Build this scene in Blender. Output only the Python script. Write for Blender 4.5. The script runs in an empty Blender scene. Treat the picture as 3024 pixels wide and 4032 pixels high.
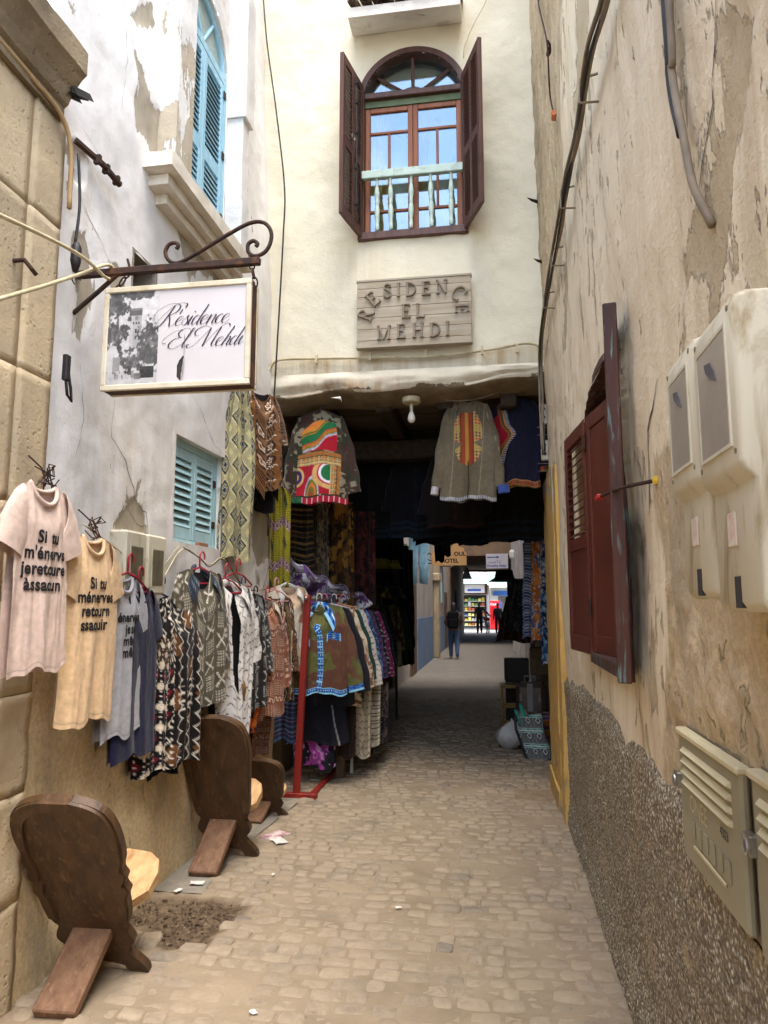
import bpy, bmesh, math, random
import numpy as np
from mathutils import Vector, Matrix
R = math.radians
random.seed(7)
scene = bpy.context.scene

# ------------------------------------------------------------------ camera
cam_data = bpy.data.cameras.new("camera")
cam_data.sensor_fit = 'HORIZONTAL'
cam_data.sensor_width = 36.0
cam_data.lens = 33.635
cam_data.clip_start = 0.05
cam_data.clip_end = 600.0
cam = bpy.data.objects.new("camera", cam_data)
scene.collection.objects.link(cam)
cam.location = (0.0, 0.0, 1.6)
cam.rotation_euler = (R(90 + 7.425), 0.0, R(8.926))
scene.camera = cam

# ------------------------------------------------------------------ sky, sun, exposure
SUN_ELEV, SUN_FROM = 70.0, 150.0          # degrees; compass bearing (from +Y, clockwise) the light comes from
world = bpy.data.worlds.new("World")
scene.world = world
world.use_nodes = True
wn, wl = world.node_tree.nodes, world.node_tree.links
wn.clear()
w_out = wn.new('ShaderNodeOutputWorld')
w_bg = wn.new('ShaderNodeBackground')
w_bg.inputs['Strength'].default_value = 0.15
sky = wn.new('ShaderNodeTexSky')
sky.sky_type = 'NISHITA'
sky.sun_disc = False
sky.sun_elevation = R(SUN_ELEV)
sky.sun_rotation = R(SUN_FROM)
sky.dust_density = 1.5
sky.air_density = 1.0
# thin high cloud over the whole sky
w_tc = wn.new('ShaderNodeTexCoord')
w_map = wn.new('ShaderNodeMapping'); w_map.inputs['Scale'].default_value = (2.2, 2.2, 5.0)
w_no = wn.new('ShaderNodeTexNoise'); w_no.inputs['Scale'].default_value = 2.6; w_no.inputs['Detail'].default_value = 6.0
w_no.inputs['Distortion'].default_value = 0.8
w_cr = wn.new('ShaderNodeValToRGB')
w_cr.color_ramp.elements[0].position = 0.40; w_cr.color_ramp.elements[0].color = (0.05, 0.05, 0.05, 1)
w_cr.color_ramp.elements[1].position = 0.72; w_cr.color_ramp.elements[1].color = (0.75, 0.75, 0.75, 1)
w_mix = wn.new('ShaderNodeMix'); w_mix.data_type = 'RGBA'
w_mix.inputs[7].default_value = (5.0, 5.2, 5.5, 1)
wl.new(w_tc.outputs['Generated'], w_map.inputs['Vector'])
wl.new(w_map.outputs['Vector'], w_no.inputs['Vector'])
wl.new(w_no.outputs['Fac'], w_cr.inputs['Fac'])
wl.new(w_cr.outputs['Color'], w_mix.inputs[0])
wl.new(sky.outputs['Color'], w_mix.inputs[6])
wl.new(w_mix.outputs[2], w_bg.inputs['Color'])
wl.new(w_bg.outputs['Background'], w_out.inputs['Surface'])

sun_data = bpy.data.lights.new("sun", 'SUN')
sun_data.energy = 1.3
sun_data.angle = R(40)
sun_data.color = (1.0, 0.95, 0.87)
sun = bpy.data.objects.new("sun", sun_data)
scene.collection.objects.link(sun)
_b, _e = R(SUN_FROM), R(SUN_ELEV)
_to_sun = Vector((math.sin(_b) * math.cos(_e), math.cos(_b) * math.cos(_e), math.sin(_e)))
sun.rotation_euler = _to_sun.to_track_quat('Z', 'Y').to_euler()
sun.location = _to_sun * 60

vs = scene.view_settings
scene.display_settings.display_device = 'sRGB'
vs.view_transform = 'Standard'
vs.look = 'None'
vs.exposure = 2.3
vs.gamma = 1.0
vs.use_curve_mapping = False
scene.render.engine = 'CYCLES'
scene.cycles.use_denoising = True
scene.cycles.use_adaptive_sampling = True
scene.cycles.adaptive_threshold = 0.03
scene.cycles.max_bounces = 7
scene.cycles.diffuse_bounces = 5
scene.cycles.glossy_bounces = 3
scene.cycles.transmission_bounces = 4
scene.cycles.transparent_max_bounces = 8
scene.cycles.sample_clamp_indirect = 6.0
scene.cycles.caustics_reflective = False
scene.cycles.caustics_refractive = False
# ------------------------------------------------------------------ helpers
COL = scene.collection

def lin(c):
    """sRGB 0..255 tuple or array -> linear"""
    a = np.asarray(c, dtype=np.float64) / 255.0
    return np.where(a <= 0.04045, a / 12.92, ((a + 0.055) / 1.055) ** 2.4)

def tag(o, label=None, cat=None, group=None, kind=None):
    if label: o['label'] = label
    if cat: o['category'] = cat
    if group: o['group'] = group
    if kind: o['kind'] = kind
    return o

def empty(name, loc=(0, 0, 0), rz=0.0, label=None, cat=None, group=None, kind=None):
    o = bpy.data.objects.new(name, None)
    COL.objects.link(o)
    o.location = loc
    o.rotation_euler = (0, 0, rz)
    return tag(o, label, cat, group, kind)

def fast_mesh(name, verts, quads=None, tris=None):
    """numpy arrays -> mesh"""
    me = bpy.data.meshes.new(name)
    verts = np.asarray(verts, dtype=np.float32)
    me.vertices.add(len(verts))
    me.vertices.foreach_set('co', verts.ravel())
    nq = 0 if quads is None else len(quads)
    nt = 0 if tris is None else len(tris)
    loops = []
    if nq: loops.append(np.asarray(quads, dtype=np.int32).ravel())
    if nt: loops.append(np.asarray(tris, dtype=np.int32).ravel())
    lv = np.concatenate(loops)
    me.loops.add(len(lv))
    me.loops.foreach_set('vertex_index', lv)
    starts = np.concatenate([np.arange(nq) * 4, nq * 4 + np.arange(nt) * 3]).astype(np.int32)
    totals = np.concatenate([np.full(nq, 4), np.full(nt, 3)]).astype(np.int32)
    me.polygons.add(nq + nt)
    me.polygons.foreach_set('loop_start', starts)
    me.polygons.foreach_set('loop_total', totals)
    me.update(calc_edges=True)
    return me

def obj(name, me, mat=None, parent=None, loc=None, rot=None, smooth=False):
    o = bpy.data.objects.new(name, me)
    COL.objects.link(o)
    if mat is not None:
        if len(me.materials) == 0: me.materials.append(mat)
    if parent is not None: o.parent = parent
    if loc is not None: o.location = loc
    if rot is not None: o.rotation_euler = rot
    if smooth: me.polygons.foreach_set('use_smooth', np.ones(len(me.polygons), dtype=bool))
    return o

class MB:
    """collects shapes for ONE mesh"""
    def __init__(s): s.v, s.f = [], []
    def add(s, vs, fs):
        n = len(s.v)
        s.v.extend([tuple(p) for p in vs]); s.f.extend([tuple(i + n for i in f) for f in fs]); return s
    def box(s, a, b, M=None):
        x0, y0, z0 = a; x1, y1, z1 = b
        vs = [(x0,y0,z0),(x1,y0,z0),(x1,y1,z0),(x0,y1,z0),(x0,y0,z1),(x1,y0,z1),(x1,y1,z1),(x0,y1,z1)]
        if M is not None: vs = [M @ Vector(p) for p in vs]
        return s.add(vs, [(0,3,2,1),(4,5,6,7),(0,1,5,4),(1,2,6,5),(2,3,7,6),(3,0,4,7)])
    def cbox(s, a, b, c=0.005, M=None):
        """box with chamfered edges"""
        a, b = np.array(a, float), np.array(b, float)
        c = min(c, 0.45 * float(np.min(b - a)))
        m, h = (a + b) / 2, (b - a) / 2
        pts, idx = [], {}
        for sx in (-1, 1):
            for sy in (-1, 1):
                for sz in (-1, 1):
                    sg = np.array((sx, sy, sz))
                    for ax in range(3):
                        q = m + sg * (h - c); q[ax] = m[ax] + sg[ax] * h[ax]
                        idx[(sx, sy, sz, ax)] = len(pts); pts.append(q)
        fs = []
        def K(sg, ax): return idx[(sg[0], sg[1], sg[2], ax)]
        for ax in range(3):
            o1, o2 = (ax + 1) % 3, (ax + 2) % 3
            for sv in (-1, 1):
                ring = []
                for p, q in ((-1,-1),(1,-1),(1,1),(-1,1)):
                    sg = [0,0,0]; sg[ax] = sv; sg[o1] = p; sg[o2] = q; ring.append(K(sg, ax))
                fs.append(tuple(ring if sv > 0 else ring[::-1]))
            for p in (-1, 1):
                for q in (-1, 1):
                    s0 = [0,0,0]; s0[ax] = -1; s0[o1] = p; s0[o2] = q
                    s1 = list(s0); s1[ax] = 1
                    fs.append((K(s0,o1), K(s1,o1), K(s1,o2), K(s0,o2)))
        for sx in (-1, 1):
            for sy in (-1, 1):
                for sz in (-1, 1):
                    fs.append(tuple(idx[(sx,sy,sz,ax)] for ax in range(3)))
        if M is not None: pts = [M @ Vector(p) for p in pts]
        return s.add(pts, fs)
    def tube(s, path, r, n=8, caps=True, flat=1.0):
        P = [Vector(p) for p in path]
        rr = r if hasattr(r, '__len__') else [r] * len(P)
        rings, up = [], Vector((0.13, 0.21, 1)).normalized()
        base = len(s.v)
        for i, p in enumerate(P):
            t = (P[min(i+1, len(P)-1)] - P[max(i-1, 0)])
            if t.length < 1e-9: t = Vector((0,0,1))
            t.normalize()
            a = up - t * up.dot(t)
            if a.length < 0.05:
                a = Vector((1, 0.1, 0)) - t * Vector((1, 0.1, 0)).dot(t)
            a.normalize(); up = a
            b = t.cross(a)
            for k in range(n):
                an = 2 * math.pi * k / n
                s.v.append(tuple(p + a * (math.cos(an) * rr[i]) + b * (math.sin(an) * rr[i] * flat)))
        for i in range(len(P) - 1):
            for k in range(n):
                k2 = (k + 1) % n
                s.f.append((base+i*n+k, base+i*n+k2, base+(i+1)*n+k2, base+(i+1)*n+k))
        if caps:
            s.f.append(tuple(base + k for k in range(n))[::-1])
            s.f.append(tuple(base + (len(P)-1)*n + k for k in range(n)))
        return s
    def lathe(s, prof, n=16, c=(0,0,0)):
        """profile list of (r, z) about a vertical axis"""
        base = len(s.v)
        for r, z in prof:
            for k in range(n):
                a = 2*math.pi*k/n
                s.v.append((c[0]+r*math.cos(a), c[1]+r*math.sin(a), c[2]+z))
        m = len(prof)
        for i in range(m-1):
            for k in range(n):
                k2 = (k+1) % n
                s.f.append((base+i*n+k, base+i*n+k2, base+(i+1)*n+k2, base+(i+1)*n+k))
        s.f.append(tuple(base+k for k in range(n))[::-1]); s.f.append(tuple(base+(m-1)*n+k for k in range(n)))
        return s
    def prism(s, poly, d0, d1, plane='xz', M=None):
        """extrude a 2D polygon; plane xz: depth along y; yz: depth along x; xy: along z"""
        def P(p, d):
            q = {'xz': (p[0], d, p[1]), 'yz': (d, p[0], p[1]), 'xy': (p[0], p[1], d)}[plane]
            return M @ Vector(q) if M is not None else q
        n = len(poly)
        vs = [P(p, d0) for p in poly] + [P(p, d1) for p in poly]
        fs = [tuple(range(n))[::-1], tuple(range(n, 2*n))]
        fs += [(i, (i+1) % n, n+(i+1) % n, n+i) for i in range(n)]
        return s.add(vs, fs)
    def mesh(s, name='m'):
        me = bpy.data.meshes.new(name)
        me.from_pydata(s.v, [], s.f); me.update(); return me
    def build(s, name, mat, parent=None, loc=None, rot=None, smooth=False, label=None):
        o = obj(name, s.mesh(name), mat, parent, loc, rot, smooth)
        if label: o['label'] = label
        return o

def smooth_by_angle(o, ang=40):
    me = o.data
    me.polygons.foreach_set('use_smooth', np.ones(len(me.polygons), dtype=bool))
    try: me.set_sharp_from_angle(angle=R(ang))
    except Exception: pass
    return o

def crom(pts, n=8):
    """Catmull-Rom through points"""
    P = [np.array(p, float) for p in pts]
    P = [2*P[0]-P[1]] + P + [2*P[-1]-P[-2]]
    out = []
    for i in range(1, len(P)-2):
        for k in range(n):
            t = k/n
            out.append(0.5*((2*P[i]) + (-P[i-1]+P[i+1])*t + (2*P[i-1]-5*P[i]+4*P[i+1]-P[i+2])*t*t + (-P[i-1]+3*P[i]-3*P[i+1]+P[i+2])*t**3))
    out.append(P[-2])
    return out

# --- value noise in numpy
def _hash(ix, iy, seed):
    h = (ix.astype(np.int64) * 374761393 + iy.astype(np.int64) * 668265263 + seed * 974634353) & 0xFFFFFFFF
    h = ((h ^ (h >> 13)) * 1274126177) & 0xFFFFFFFF
    h = h ^ (h >> 16)
    return (h & 0xFFFF) / 65535.0

def vnoise(x, y, seed=0):
    x, y = np.asarray(x, float), np.asarray(y, float)
    ix, iy = np.floor(x), np.floor(y)
    fx, fy = x - ix, y - iy
    fx = fx*fx*(3-2*fx); fy = fy*fy*(3-2*fy)
    a, b = _hash(ix, iy, seed), _hash(ix+1, iy, seed)
    c, d = _hash(ix, iy+1, seed), _hash(ix+1, iy+1, seed)
    return (a*(1-fx)+b*fx)*(1-fy) + (c*(1-fx)+d*fx)*fy

def fbm(x, y, seed=0, oct=4, gain=0.5):
    s, a, t = 0.0, 1.0, 0.0
    for o in range(oct):
        s = s + a*vnoise(np.asarray(x)*2**o, np.asarray(y)*2**o, seed+o*17); t += a; a *= gain
    return s/t

def sstep(e0, e1, x):
    t = np.clip((np.asarray(x, float)-e0)/(e1-e0), 0, 1); return t*t*(3-2*t)

def poly_sd(px, py, poly):
    """signed distance to a polygon, positive inside"""
    d = np.full(px.shape, 1e9); inside = np.zeros(px.shape, bool)
    n = len(poly)
    for i in range(n):
        ax, ay = poly[i]; bx, by = poly[(i+1) % n]
        ex, ey = bx-ax, by-ay
        t = np.clip(((px-ax)*ex+(py-ay)*ey)/(ex*ex+ey*ey+1e-12), 0, 1)
        d = np.minimum(d, np.hypot(px-ax-t*ex, py-ay-t*ey))
        c = ((ay > py) != (by > py)) & (px < (bx-ax)*(py-ay)/((by-ay) if by != ay else 1e-12)+ax)
        inside ^= c
    return np.where(inside, d, -d)

def grid_lines(a0, a1, step, extra=()):
    n = max(1, int(round((a1-a0)/step)))
    L = list(np.linspace(a0, a1, n+1))
    for e in extra:
        k = int(np.argmin([abs(q-e) for q in L])); L[k] = e
    return np.array(sorted(set(L)))

def attr(me, name, arr):
    a = me.attributes.new(name, 'FLOAT', 'POINT')
    a.data.foreach_set('value', np.asarray(arr, dtype=np.float32).ravel())

def colattr(me, arr, name='Col'):
    """arr: linear rgb per vertex"""
    a = me.color_attributes.new(name, 'FLOAT_COLOR', 'POINT')
    c = np.ones((len(arr), 4), dtype=np.float32); c[:, :3] = arr
    a.data.foreach_set('color', c.ravel())

def sheet(name, A, B, pos, hole=None, attrs=None, mat=None, parent=None, smooth=True, colfn=None):
    """grid sheet; pos(a,b)->(x,y,z) arrays; hole(a,b)->bool removes the face"""
    aa, bb = np.meshgrid(A, B, indexing='ij')
    X, Y, Z = pos(aa, bb)
    v = np.stack([np.broadcast_to(X, aa.shape).ravel(), np.broadcast_to(Y, aa.shape).ravel(), np.broadcast_to(Z, aa.shape).ravel()], 1)
    na, nb = len(A), len(B)
    i = np.arange(na-1)[:, None]*nb + np.arange(nb-1)[None, :]
    q = np.stack([i, i+nb, i+nb+1, i+1], -1).reshape(-1, 4)
    if hole is not None:
        ca = (A[:-1]+A[1:])/2; cb = (B[:-1]+B[1:])/2
        m = hole(ca[:, None]+0*cb[None, :], cb[None, :]+0*ca[:, None]).ravel()
        q = q[~m]
    me = fast_mesh(name, v, q)
    if attrs:
        for k, f in attrs.items(): attr(me, k, f(aa, bb))
    if colfn is not None: colattr(me, colfn(aa.ravel(), bb.ravel()))
    return obj(name, me, mat, parent, smooth=smooth)

# ------------------------------------------------------------------ materials
def _new(name):
    m = bpy.data.materials.new(name); m.use_nodes = True
    nt = m.node_tree; nt.nodes.clear()
    out = nt.nodes.new('ShaderNodeOutputMaterial'); p = nt.nodes.new('ShaderNodeBsdfPrincipled')
    nt.links.new(p.outputs[0], out.inputs[0])
    return m, nt, p

def N(nt, t, **kw):
    n = nt.nodes.new(t)
    for k, v in kw.items():
        if k.startswith('i_'): n.inputs[k[2:]].default_value = v
        else: setattr(n, k, v)
    return n

def noise(nt, vec, scale, detail=4.0, rough=0.55, dist=0.0):
    n = nt.nodes.new('ShaderNodeTexNoise')
    n.inputs['Scale'].default_value = scale; n.inputs['Detail'].default_value = detail
    n.inputs['Roughness'].default_value = rough; n.inputs['Distortion'].default_value = dist
    nt.links.new(vec, n.inputs['Vector']); return n.outputs['Fac']

def ramp(nt, fac, stops, interp='LINEAR'):
    r = nt.nodes.new('ShaderNodeValToRGB'); cr = r.color_ramp; cr.interpolation = interp
    while len(cr.elements) < len(stops): cr.elements.new(0.5)
    for e, (p, c) in zip(cr.elements, stops):
        e.position = p
        e.color = (c, c, c, 1) if not hasattr(c, '__len__') else (*c, 1)
    nt.links.new(fac, r.inputs['Fac']); return r.outputs['Color']

def mixc(nt, fac, a, b, blend='MIX'):
    m = nt.nodes.new('ShaderNodeMix'); m.data_type = 'RGBA'; m.blend_type = blend
    for s, k in ((fac, 0), (a, 6), (b, 7)):
        if isinstance(s, (int, float)): m.inputs[k].default_value = s
        elif hasattr(s, '__len__'): m.inputs[k].default_value = (*s, 1)
        else: nt.links.new(s, m.inputs[k])
    return m.outputs[2]

def mth(nt, op, a, b=None, c=None, clamp=False):
    m = nt.nodes.new('ShaderNodeMath'); m.operation = op; m.use_clamp = clamp
    for k, s in enumerate((a, b, c)):
        if s is None: continue
        if isinstance(s, (int, float)): m.inputs[k].default_value = s
        else: nt.links.new(s, m.inputs[k])
    return m.outputs[0]

def bump(nt, p, h, strength=0.4, dist=0.01):
    b = nt.nodes.new('ShaderNodeBump'); b.inputs['Strength'].default_value = strength; b.inputs['Distance'].default_value = dist
    nt.links.new(h, b.inputs['Height']); nt.links.new(b.outputs[0], p.inputs['Normal'])

def vec(nt, kind='Object', scale=(1, 1, 1)):
    t = nt.nodes.new('ShaderNodeTexCoord'); m = nt.nodes.new('ShaderNodeMapping'); m.inputs['Scale'].default_value = scale
    nt.links.new(t.outputs[kind], m.inputs['Vector']); return m.outputs[0]

def mottled(name, c1, c2, scale=6.0, rough=0.7, bs=0.3, bscale=60.0, bdist=0.004, metallic=0.0, stretch=(1, 1, 1), c3=None, spec=0.4, lo=0.35, hi=0.65, world=False):
    """two or three mixed colours (sRGB 0-255) + fine relief"""
    m, nt, p = _new(name)
    if world:
        g = nt.nodes.new('ShaderNodeNewGeometry'); mp = nt.nodes.new('ShaderNodeMapping'); mp.inputs['Scale'].default_value = stretch
        nt.links.new(g.outputs['Position'], mp.inputs['Vector']); v = mp.outputs[0]
    else: v = vec(nt, 'Object', stretch)
    f = noise(nt, v, scale, 6.0, 0.6, 0.3)
    col = mixc(nt, ramp(nt, f, [(lo, 0.0), (hi, 1.0)]), tuple(lin(c1)), tuple(lin(c2)))
    if c3 is not None:
        f2 = noise(nt, v, scale*0.37+3.1, 8.0, 0.65, 0.6)
        col = mixc(nt, ramp(nt, f2, [(0.55, 0.0), (0.70, 1.0)]), col, tuple(lin(c3)))
    nt.links.new(col, p.inputs['Base Color'])
    p.inputs['Roughness'].default_value = rough; p.inputs['Metallic'].default_value = metallic
    p.inputs['Specular IOR Level'].default_value = spec
    bump(nt, p, noise(nt, v, bscale, 5.0, 0.6), bs, bdist)
    return m

def cloth_mat(name='cloth_print', weave=420.0, rough=0.9):
    """printed cloth: the print is stored per vertex, the node tree adds weave and wear"""
    m, nt, p = _new(name)
    a = N(nt, 'ShaderNodeVertexColor', layer_name='Col')
    v = vec(nt)
    f = noise(nt, v, 35.0, 4.0, 0.6)
    col = mixc(nt, 1.0, a.outputs['Color'], ramp(nt, f, [(0.3, 0.80), (0.7, 1.08)]), 'MULTIPLY')
    nt.links.new(col, p.inputs['Base Color'])
    p.inputs['Roughness'].default_value = rough
    p.inputs['Specular IOR Level'].default_value = 0.15
    try: p.inputs['Sheen Weight'].default_value = 0.12
    except Exception: pass
    h = mth(nt, 'ADD', noise(nt, v, weave, 2.0), mth(nt, 'MULTIPLY', noise(nt, v, 18.0, 4.0), 2.5))
    bump(nt, p, h, 0.35, 0.004)
    return m

def plaster_mat(name, paint, paint2, under, under2, extra=None, extra_attr='low', stain=(120, 95, 65), spec=0.2, streak=1.0, flake=None, rough_amt=1.0):
    """painted plaster; 'peel' attribute (signed) shows the render below; 'stain' darkens in streaks; extra_attr mixes a third coat"""
    m, nt, p = _new(name)
    g = nt.nodes.new('ShaderNodeNewGeometry'); pos = g.outputs['Position']
    st = nt.nodes.new('ShaderNodeMapping'); st.inputs['Scale'].default_value = (1.0, 1.0, 0.28); nt.links.new(pos, st.inputs['Vector'])
    sv = st.outputs[0]
    n1 = noise(nt, pos, 1.7, 6.0, 0.6, 0.4)
    n2 = noise(nt, sv, 9.0, 6.0, 0.65, 0.5)
    col = mixc(nt, ramp(nt, n1, [(0.33, 0.0), (0.68, 1.0)]), tuple(lin(paint)), tuple(lin(paint2)))
    # grime streaks running down
    s2 = nt.nodes.new('ShaderNodeMapping'); s2.inputs['Scale'].default_value = (7.0, 7.0, 0.35); nt.links.new(pos, s2.inputs['Vector'])
    sn = noise(nt, s2.outputs[0], 1.6, 5.0, 0.6, 0.2)
    ast = N(nt, 'ShaderNodeAttribute', attribute_name='stain')
    sf = mth(nt, 'MULTIPLY', ast.outputs['Fac'], ramp(nt, sn, [(0.36, 0.0), (0.62, 1.0)]))
    sf = mth(nt, 'MULTIPLY', sf, 0.75*streak, clamp=True)
    col = mixc(nt, sf, col, tuple(lin(stain)))
    ucol = mixc(nt, ramp(nt, noise(nt, sv, 6.0, 6.0, 0.65), [(0.3, 0.0), (0.7, 1.0)]), tuple(lin(under)), tuple(lin(under2)))
    if extra is not None:
        ea = N(nt, 'ShaderNodeAttribute', attribute_name=extra_attr)
        ef = mth(nt, 'ADD', ea.outputs['Fac'], mth(nt, 'MULTIPLY', mth(nt, 'SUBTRACT', n2, 0.5), 1.6))
        ef = ramp(nt, ef, [(0.40, 0.0), (0.60, 1.0)])
        ecol = mixc(nt, ramp(nt, noise(nt, sv, 3.5, 8.0, 0.7, 0.5), [(0.3, 0.0), (0.7, 1.0)]), tuple(lin(extra[0])), tuple(lin(extra[1])))
        ecol = mixc(nt, 1.0, ecol, ramp(nt, noise(nt, pos, 42.0, 6.0, 0.75), [(0.3, 0.68), (0.68, 1.16)]), 'MULTIPLY')
        ecol = mixc(nt, ramp(nt, noise(nt, sv, 2.1, 8.0, 0.7, 0.8), [(0.5, 0.0), (0.62, 0.6)]), ecol, tuple(lin((150, 138, 118))))
        col = mixc(nt, ef, col, ecol)
    ap = N(nt, 'ShaderNodeAttribute', attribute_name='peel')
    nf = noise(nt, sv, 16.0, 8.0, 0.68, 0.3)
    pk = mth(nt, 'ADD', ap.outputs['Fac'], mth(nt, 'MULTIPLY', mth(nt, 'SUBTRACT', nf, 0.5), 2.3))
    # small random chips all over
    ch = noise(nt, sv, 7.0, 8.0, 0.72, 0.2)
    pk = mth(nt, 'MAXIMUM', pk, mth(nt, 'MULTIPLY', mth(nt, 'SUBTRACT', ch, 0.725), 4.0))
    if flake is not None:
        fm = nt.nodes.new('ShaderNodeMapping'); fm.inputs['Scale'].default_value = (1.0, 1.0, 0.42); nt.links.new(pos, fm.inputs['Vector'])
        fl = noise(nt, fm.outputs[0], 11.0, 9.0, 0.68, 0.4)
        big = noise(nt, fm.outputs[0], 1.3, 3.0, 0.5, 0.3)
        fl = mth(nt, 'ADD', fl, mth(nt, 'MULTIPLY', mth(nt, 'SUBTRACT', big, 0.5), 0.45))
        fl = mth(nt, 'ADD', fl, mth(nt, 'MULTIPLY', ast.outputs['Fac'], 0.10))
        pk = mth(nt, 'MAXIMUM', pk, mth(nt, 'MULTIPLY', mth(nt, 'SUBTRACT', fl, flake), 3.0))
    mask = ramp(nt, pk, [(0.0, 0.0), (0.05, 1.0)])
    col = mixc(nt, mask, col, ucol)
    nt.links.new(col, p.inputs['Base Color'])
    p.inputs['Roughness'].default_value = 0.92; p.inputs['Specular IOR Level'].default_value = spec
    fine = noise(nt, pos, 55.0, 6.0, 0.65)
    med = noise(nt, pos, 9.0, 5.0, 0.6)
    h = mth(nt, 'ADD', mth(nt, 'MULTIPLY', fine, 0.22), mth(nt, 'MULTIPLY', med, 0.55))
    h = mth(nt, 'SUBTRACT', h, mth(nt, 'MULTIPLY', mask, 0.55))
    bump(nt, p, h, min(1.0, 0.85*rough_amt), 0.016*rough_amt)
    return m

def plank_wood(name, c1, c2, rough=0.6, scale=1.0, axis=2, spec=0.35, bs=0.35, c3=None):
    s = [9*scale]*3; s[axis] = 0.9*scale
    return mottled(name, c1, c2, 2.2, rough, bs, 14.0, 0.004, stretch=tuple(s), spec=spec, c3=c3)

def glass_mat(name):
    m = bpy.data.materials.new(name); m.use_nodes = True; nt = m.node_tree; nt.nodes.clear()
    out = nt.nodes.new('ShaderNodeOutputMaterial'); mx = nt.nodes.new('ShaderNodeMixShader')
    t = nt.nodes.new('ShaderNodeBsdfTransparent'); t.inputs[0].default_value = (0.80, 0.86, 0.84, 1)
    g = nt.nodes.new('ShaderNodeBsdfGlossy'); g.inputs['Roughness'].default_value = 0.03; g.inputs[0].default_value = (0.62, 0.80, 1.0, 1)
    v = vec(nt); b = nt.nodes.new('ShaderNodeBump'); b.inputs['Strength'].default_value = 0.12; b.inputs['Distance'].default_value = 0.02
    nt.links.new(noise(nt, v, 2.2, 2.0), b.inputs['Height']); nt.links.new(b.outputs[0], g.inputs['Normal'])
    mx.inputs[0].default_value = 0.20
    nt.links.new(t.outputs[0], mx.inputs[1]); nt.links.new(g.outputs[0], mx.inputs[2]); nt.links.new(mx.outputs[0], out.inputs[0])
    return m

M = {}
M['cloth'] = cloth_mat()
M['rust'] = mottled('rusty_iron', (62, 38, 26), (38, 25, 20), 14, 0.85, 0.5, 70, 0.004, c3=(104, 62, 36))
M['iron'] = mottled('dark_iron', (40, 34, 32), (24, 22, 22), 14, 0.7, 0.4, 80, 0.003)
M['black_rubber'] = mottled('black_cable', (36, 34, 36), (24, 23, 24), 10, 0.55, 0.2, 90, 0.002)
M['cream_cable'] = mottled('cream_cable', (196, 184, 150), (168, 154, 120), 10, 0.6, 0.3, 60, 0.003)
M['grey_cable'] = mottled('grey_cable', (140, 126, 106), (112, 100, 84), 8, 0.7, 0.3, 60, 0.003)
M['white_plastic'] = mottled('white_plastic', (205, 200, 186), (186, 180, 164), 5, 0.5, 0.15, 60, 0.002)
M['meter'] = mottled('meter_plastic', (206, 200, 180), (194, 187, 164), 5, 0.5, 0.2, 40, 0.002, c3=(150, 132, 98), stretch=(3, 3, .8), lo=.3, hi=.7)
M['meter_window'] = mottled('cloudy_meter_window', (168, 160, 148), (150, 142, 132), 6, 0.35, 0.15, 50, 0.002, spec=0.5)
M['dark_smear'] = mottled('grey_ink', (78, 76, 82), (100, 98, 102), 12, 0.8)
M['brown_wood'] = plank_wood('brown_painted_wood', (92, 62, 54), (72, 48, 42), 0.5)
M['sash_wood'] = plank_wood('sash_wood', (150, 92, 58), (124, 72, 46), 0.5)
M['blue_paint'] = plank_wood('pale_blue_paint', (158, 198, 214), (140, 184, 206), 0.6, c3=(176, 204, 210))
M['bluegrey_paint'] = plank_wood('grey_blue_paint', (170, 202, 208), (152, 188, 196), 0.65, c3=(184, 206, 204))
M['mint_paint'] = mottled('mint_paint', (186, 204, 194), (170, 192, 182), 9, 0.55, 0.3, 60, 0.003, c3=(140, 156, 146))
M['grey_wood'] = plank_wood('weathered_grey_wood', (178, 166, 148), (154, 142, 124), 0.85, axis=0, c3=(160, 144, 108))
M['grey_wood_dark'] = plank_wood('weathered_letter_wood', (146, 132, 114), (122, 108, 94), 0.85, axis=2)
M['dark_wood'] = plank_wood('dark_carved_wood', (86, 60, 36), (60, 41, 24), 0.48, 0.8, c3=(108, 78, 48), spec=0.5)
M['mid_wood'] = plank_wood('brown_plank_wood', (128, 96, 72), (98, 70, 50), 0.6, 1.2, axis=1, c3=(150, 116, 88))
M['pale_wood'] = plank_wood('pale_seat_wood', (206, 170, 122), (178, 136, 90), 0.55, 1.0, axis=1, c3=(150, 106, 70))
M['red_paint'] = plank_wood('dark_red_paint', (96, 42, 28), (78, 34, 25), 0.42, c3=(96, 44, 30), spec=0.45)
M['red_old'] = plank_wood('worn_red_brown_paint', (80, 46, 36), (58, 36, 30), 0.6, 1.4, c3=(112, 148, 144))
M['red_post'] = plank_wood('bright_red_paint', (138, 34, 22), (112, 28, 20), 0.5)
M['cab_green'] = mottled('grey_green_enamel', (152, 146, 120), (140, 133, 108), 3, 0.45, 0.12, 50, 0.002)
M['cab_edge'] = mottled('cream_enamel', (208, 196, 158), (190, 176, 138), 3, 0.5, 0.12, 50, 0.002)
M['steel'] = mottled('worn_steel', (170, 166, 158), (130, 126, 120), 10, 0.35, 0.2, 60, 0.002, metallic=0.8)
M['glass'] = glass_mat('window_glass')
M['curtain'] = mottled('yellow_curtain', (232, 206, 140), (214, 184, 116), 5, 0.9, 0.2, 80, 0.003)
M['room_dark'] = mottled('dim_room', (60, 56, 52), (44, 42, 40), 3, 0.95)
M['ink'] = mottled('black_print', (22, 20, 22), (30, 28, 30), 30, 0.85, 0.2, 200, 0.002)
M['purple_ink'] = mottled('dark_purple_print', (50, 40, 62), (34, 28, 44), 12, 0.7)
M['white_enamel'] = mottled('sign_face', (200, 194, 194), (190, 184, 184), 2, 0.5, 0.08, 30, 0.002)
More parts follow.
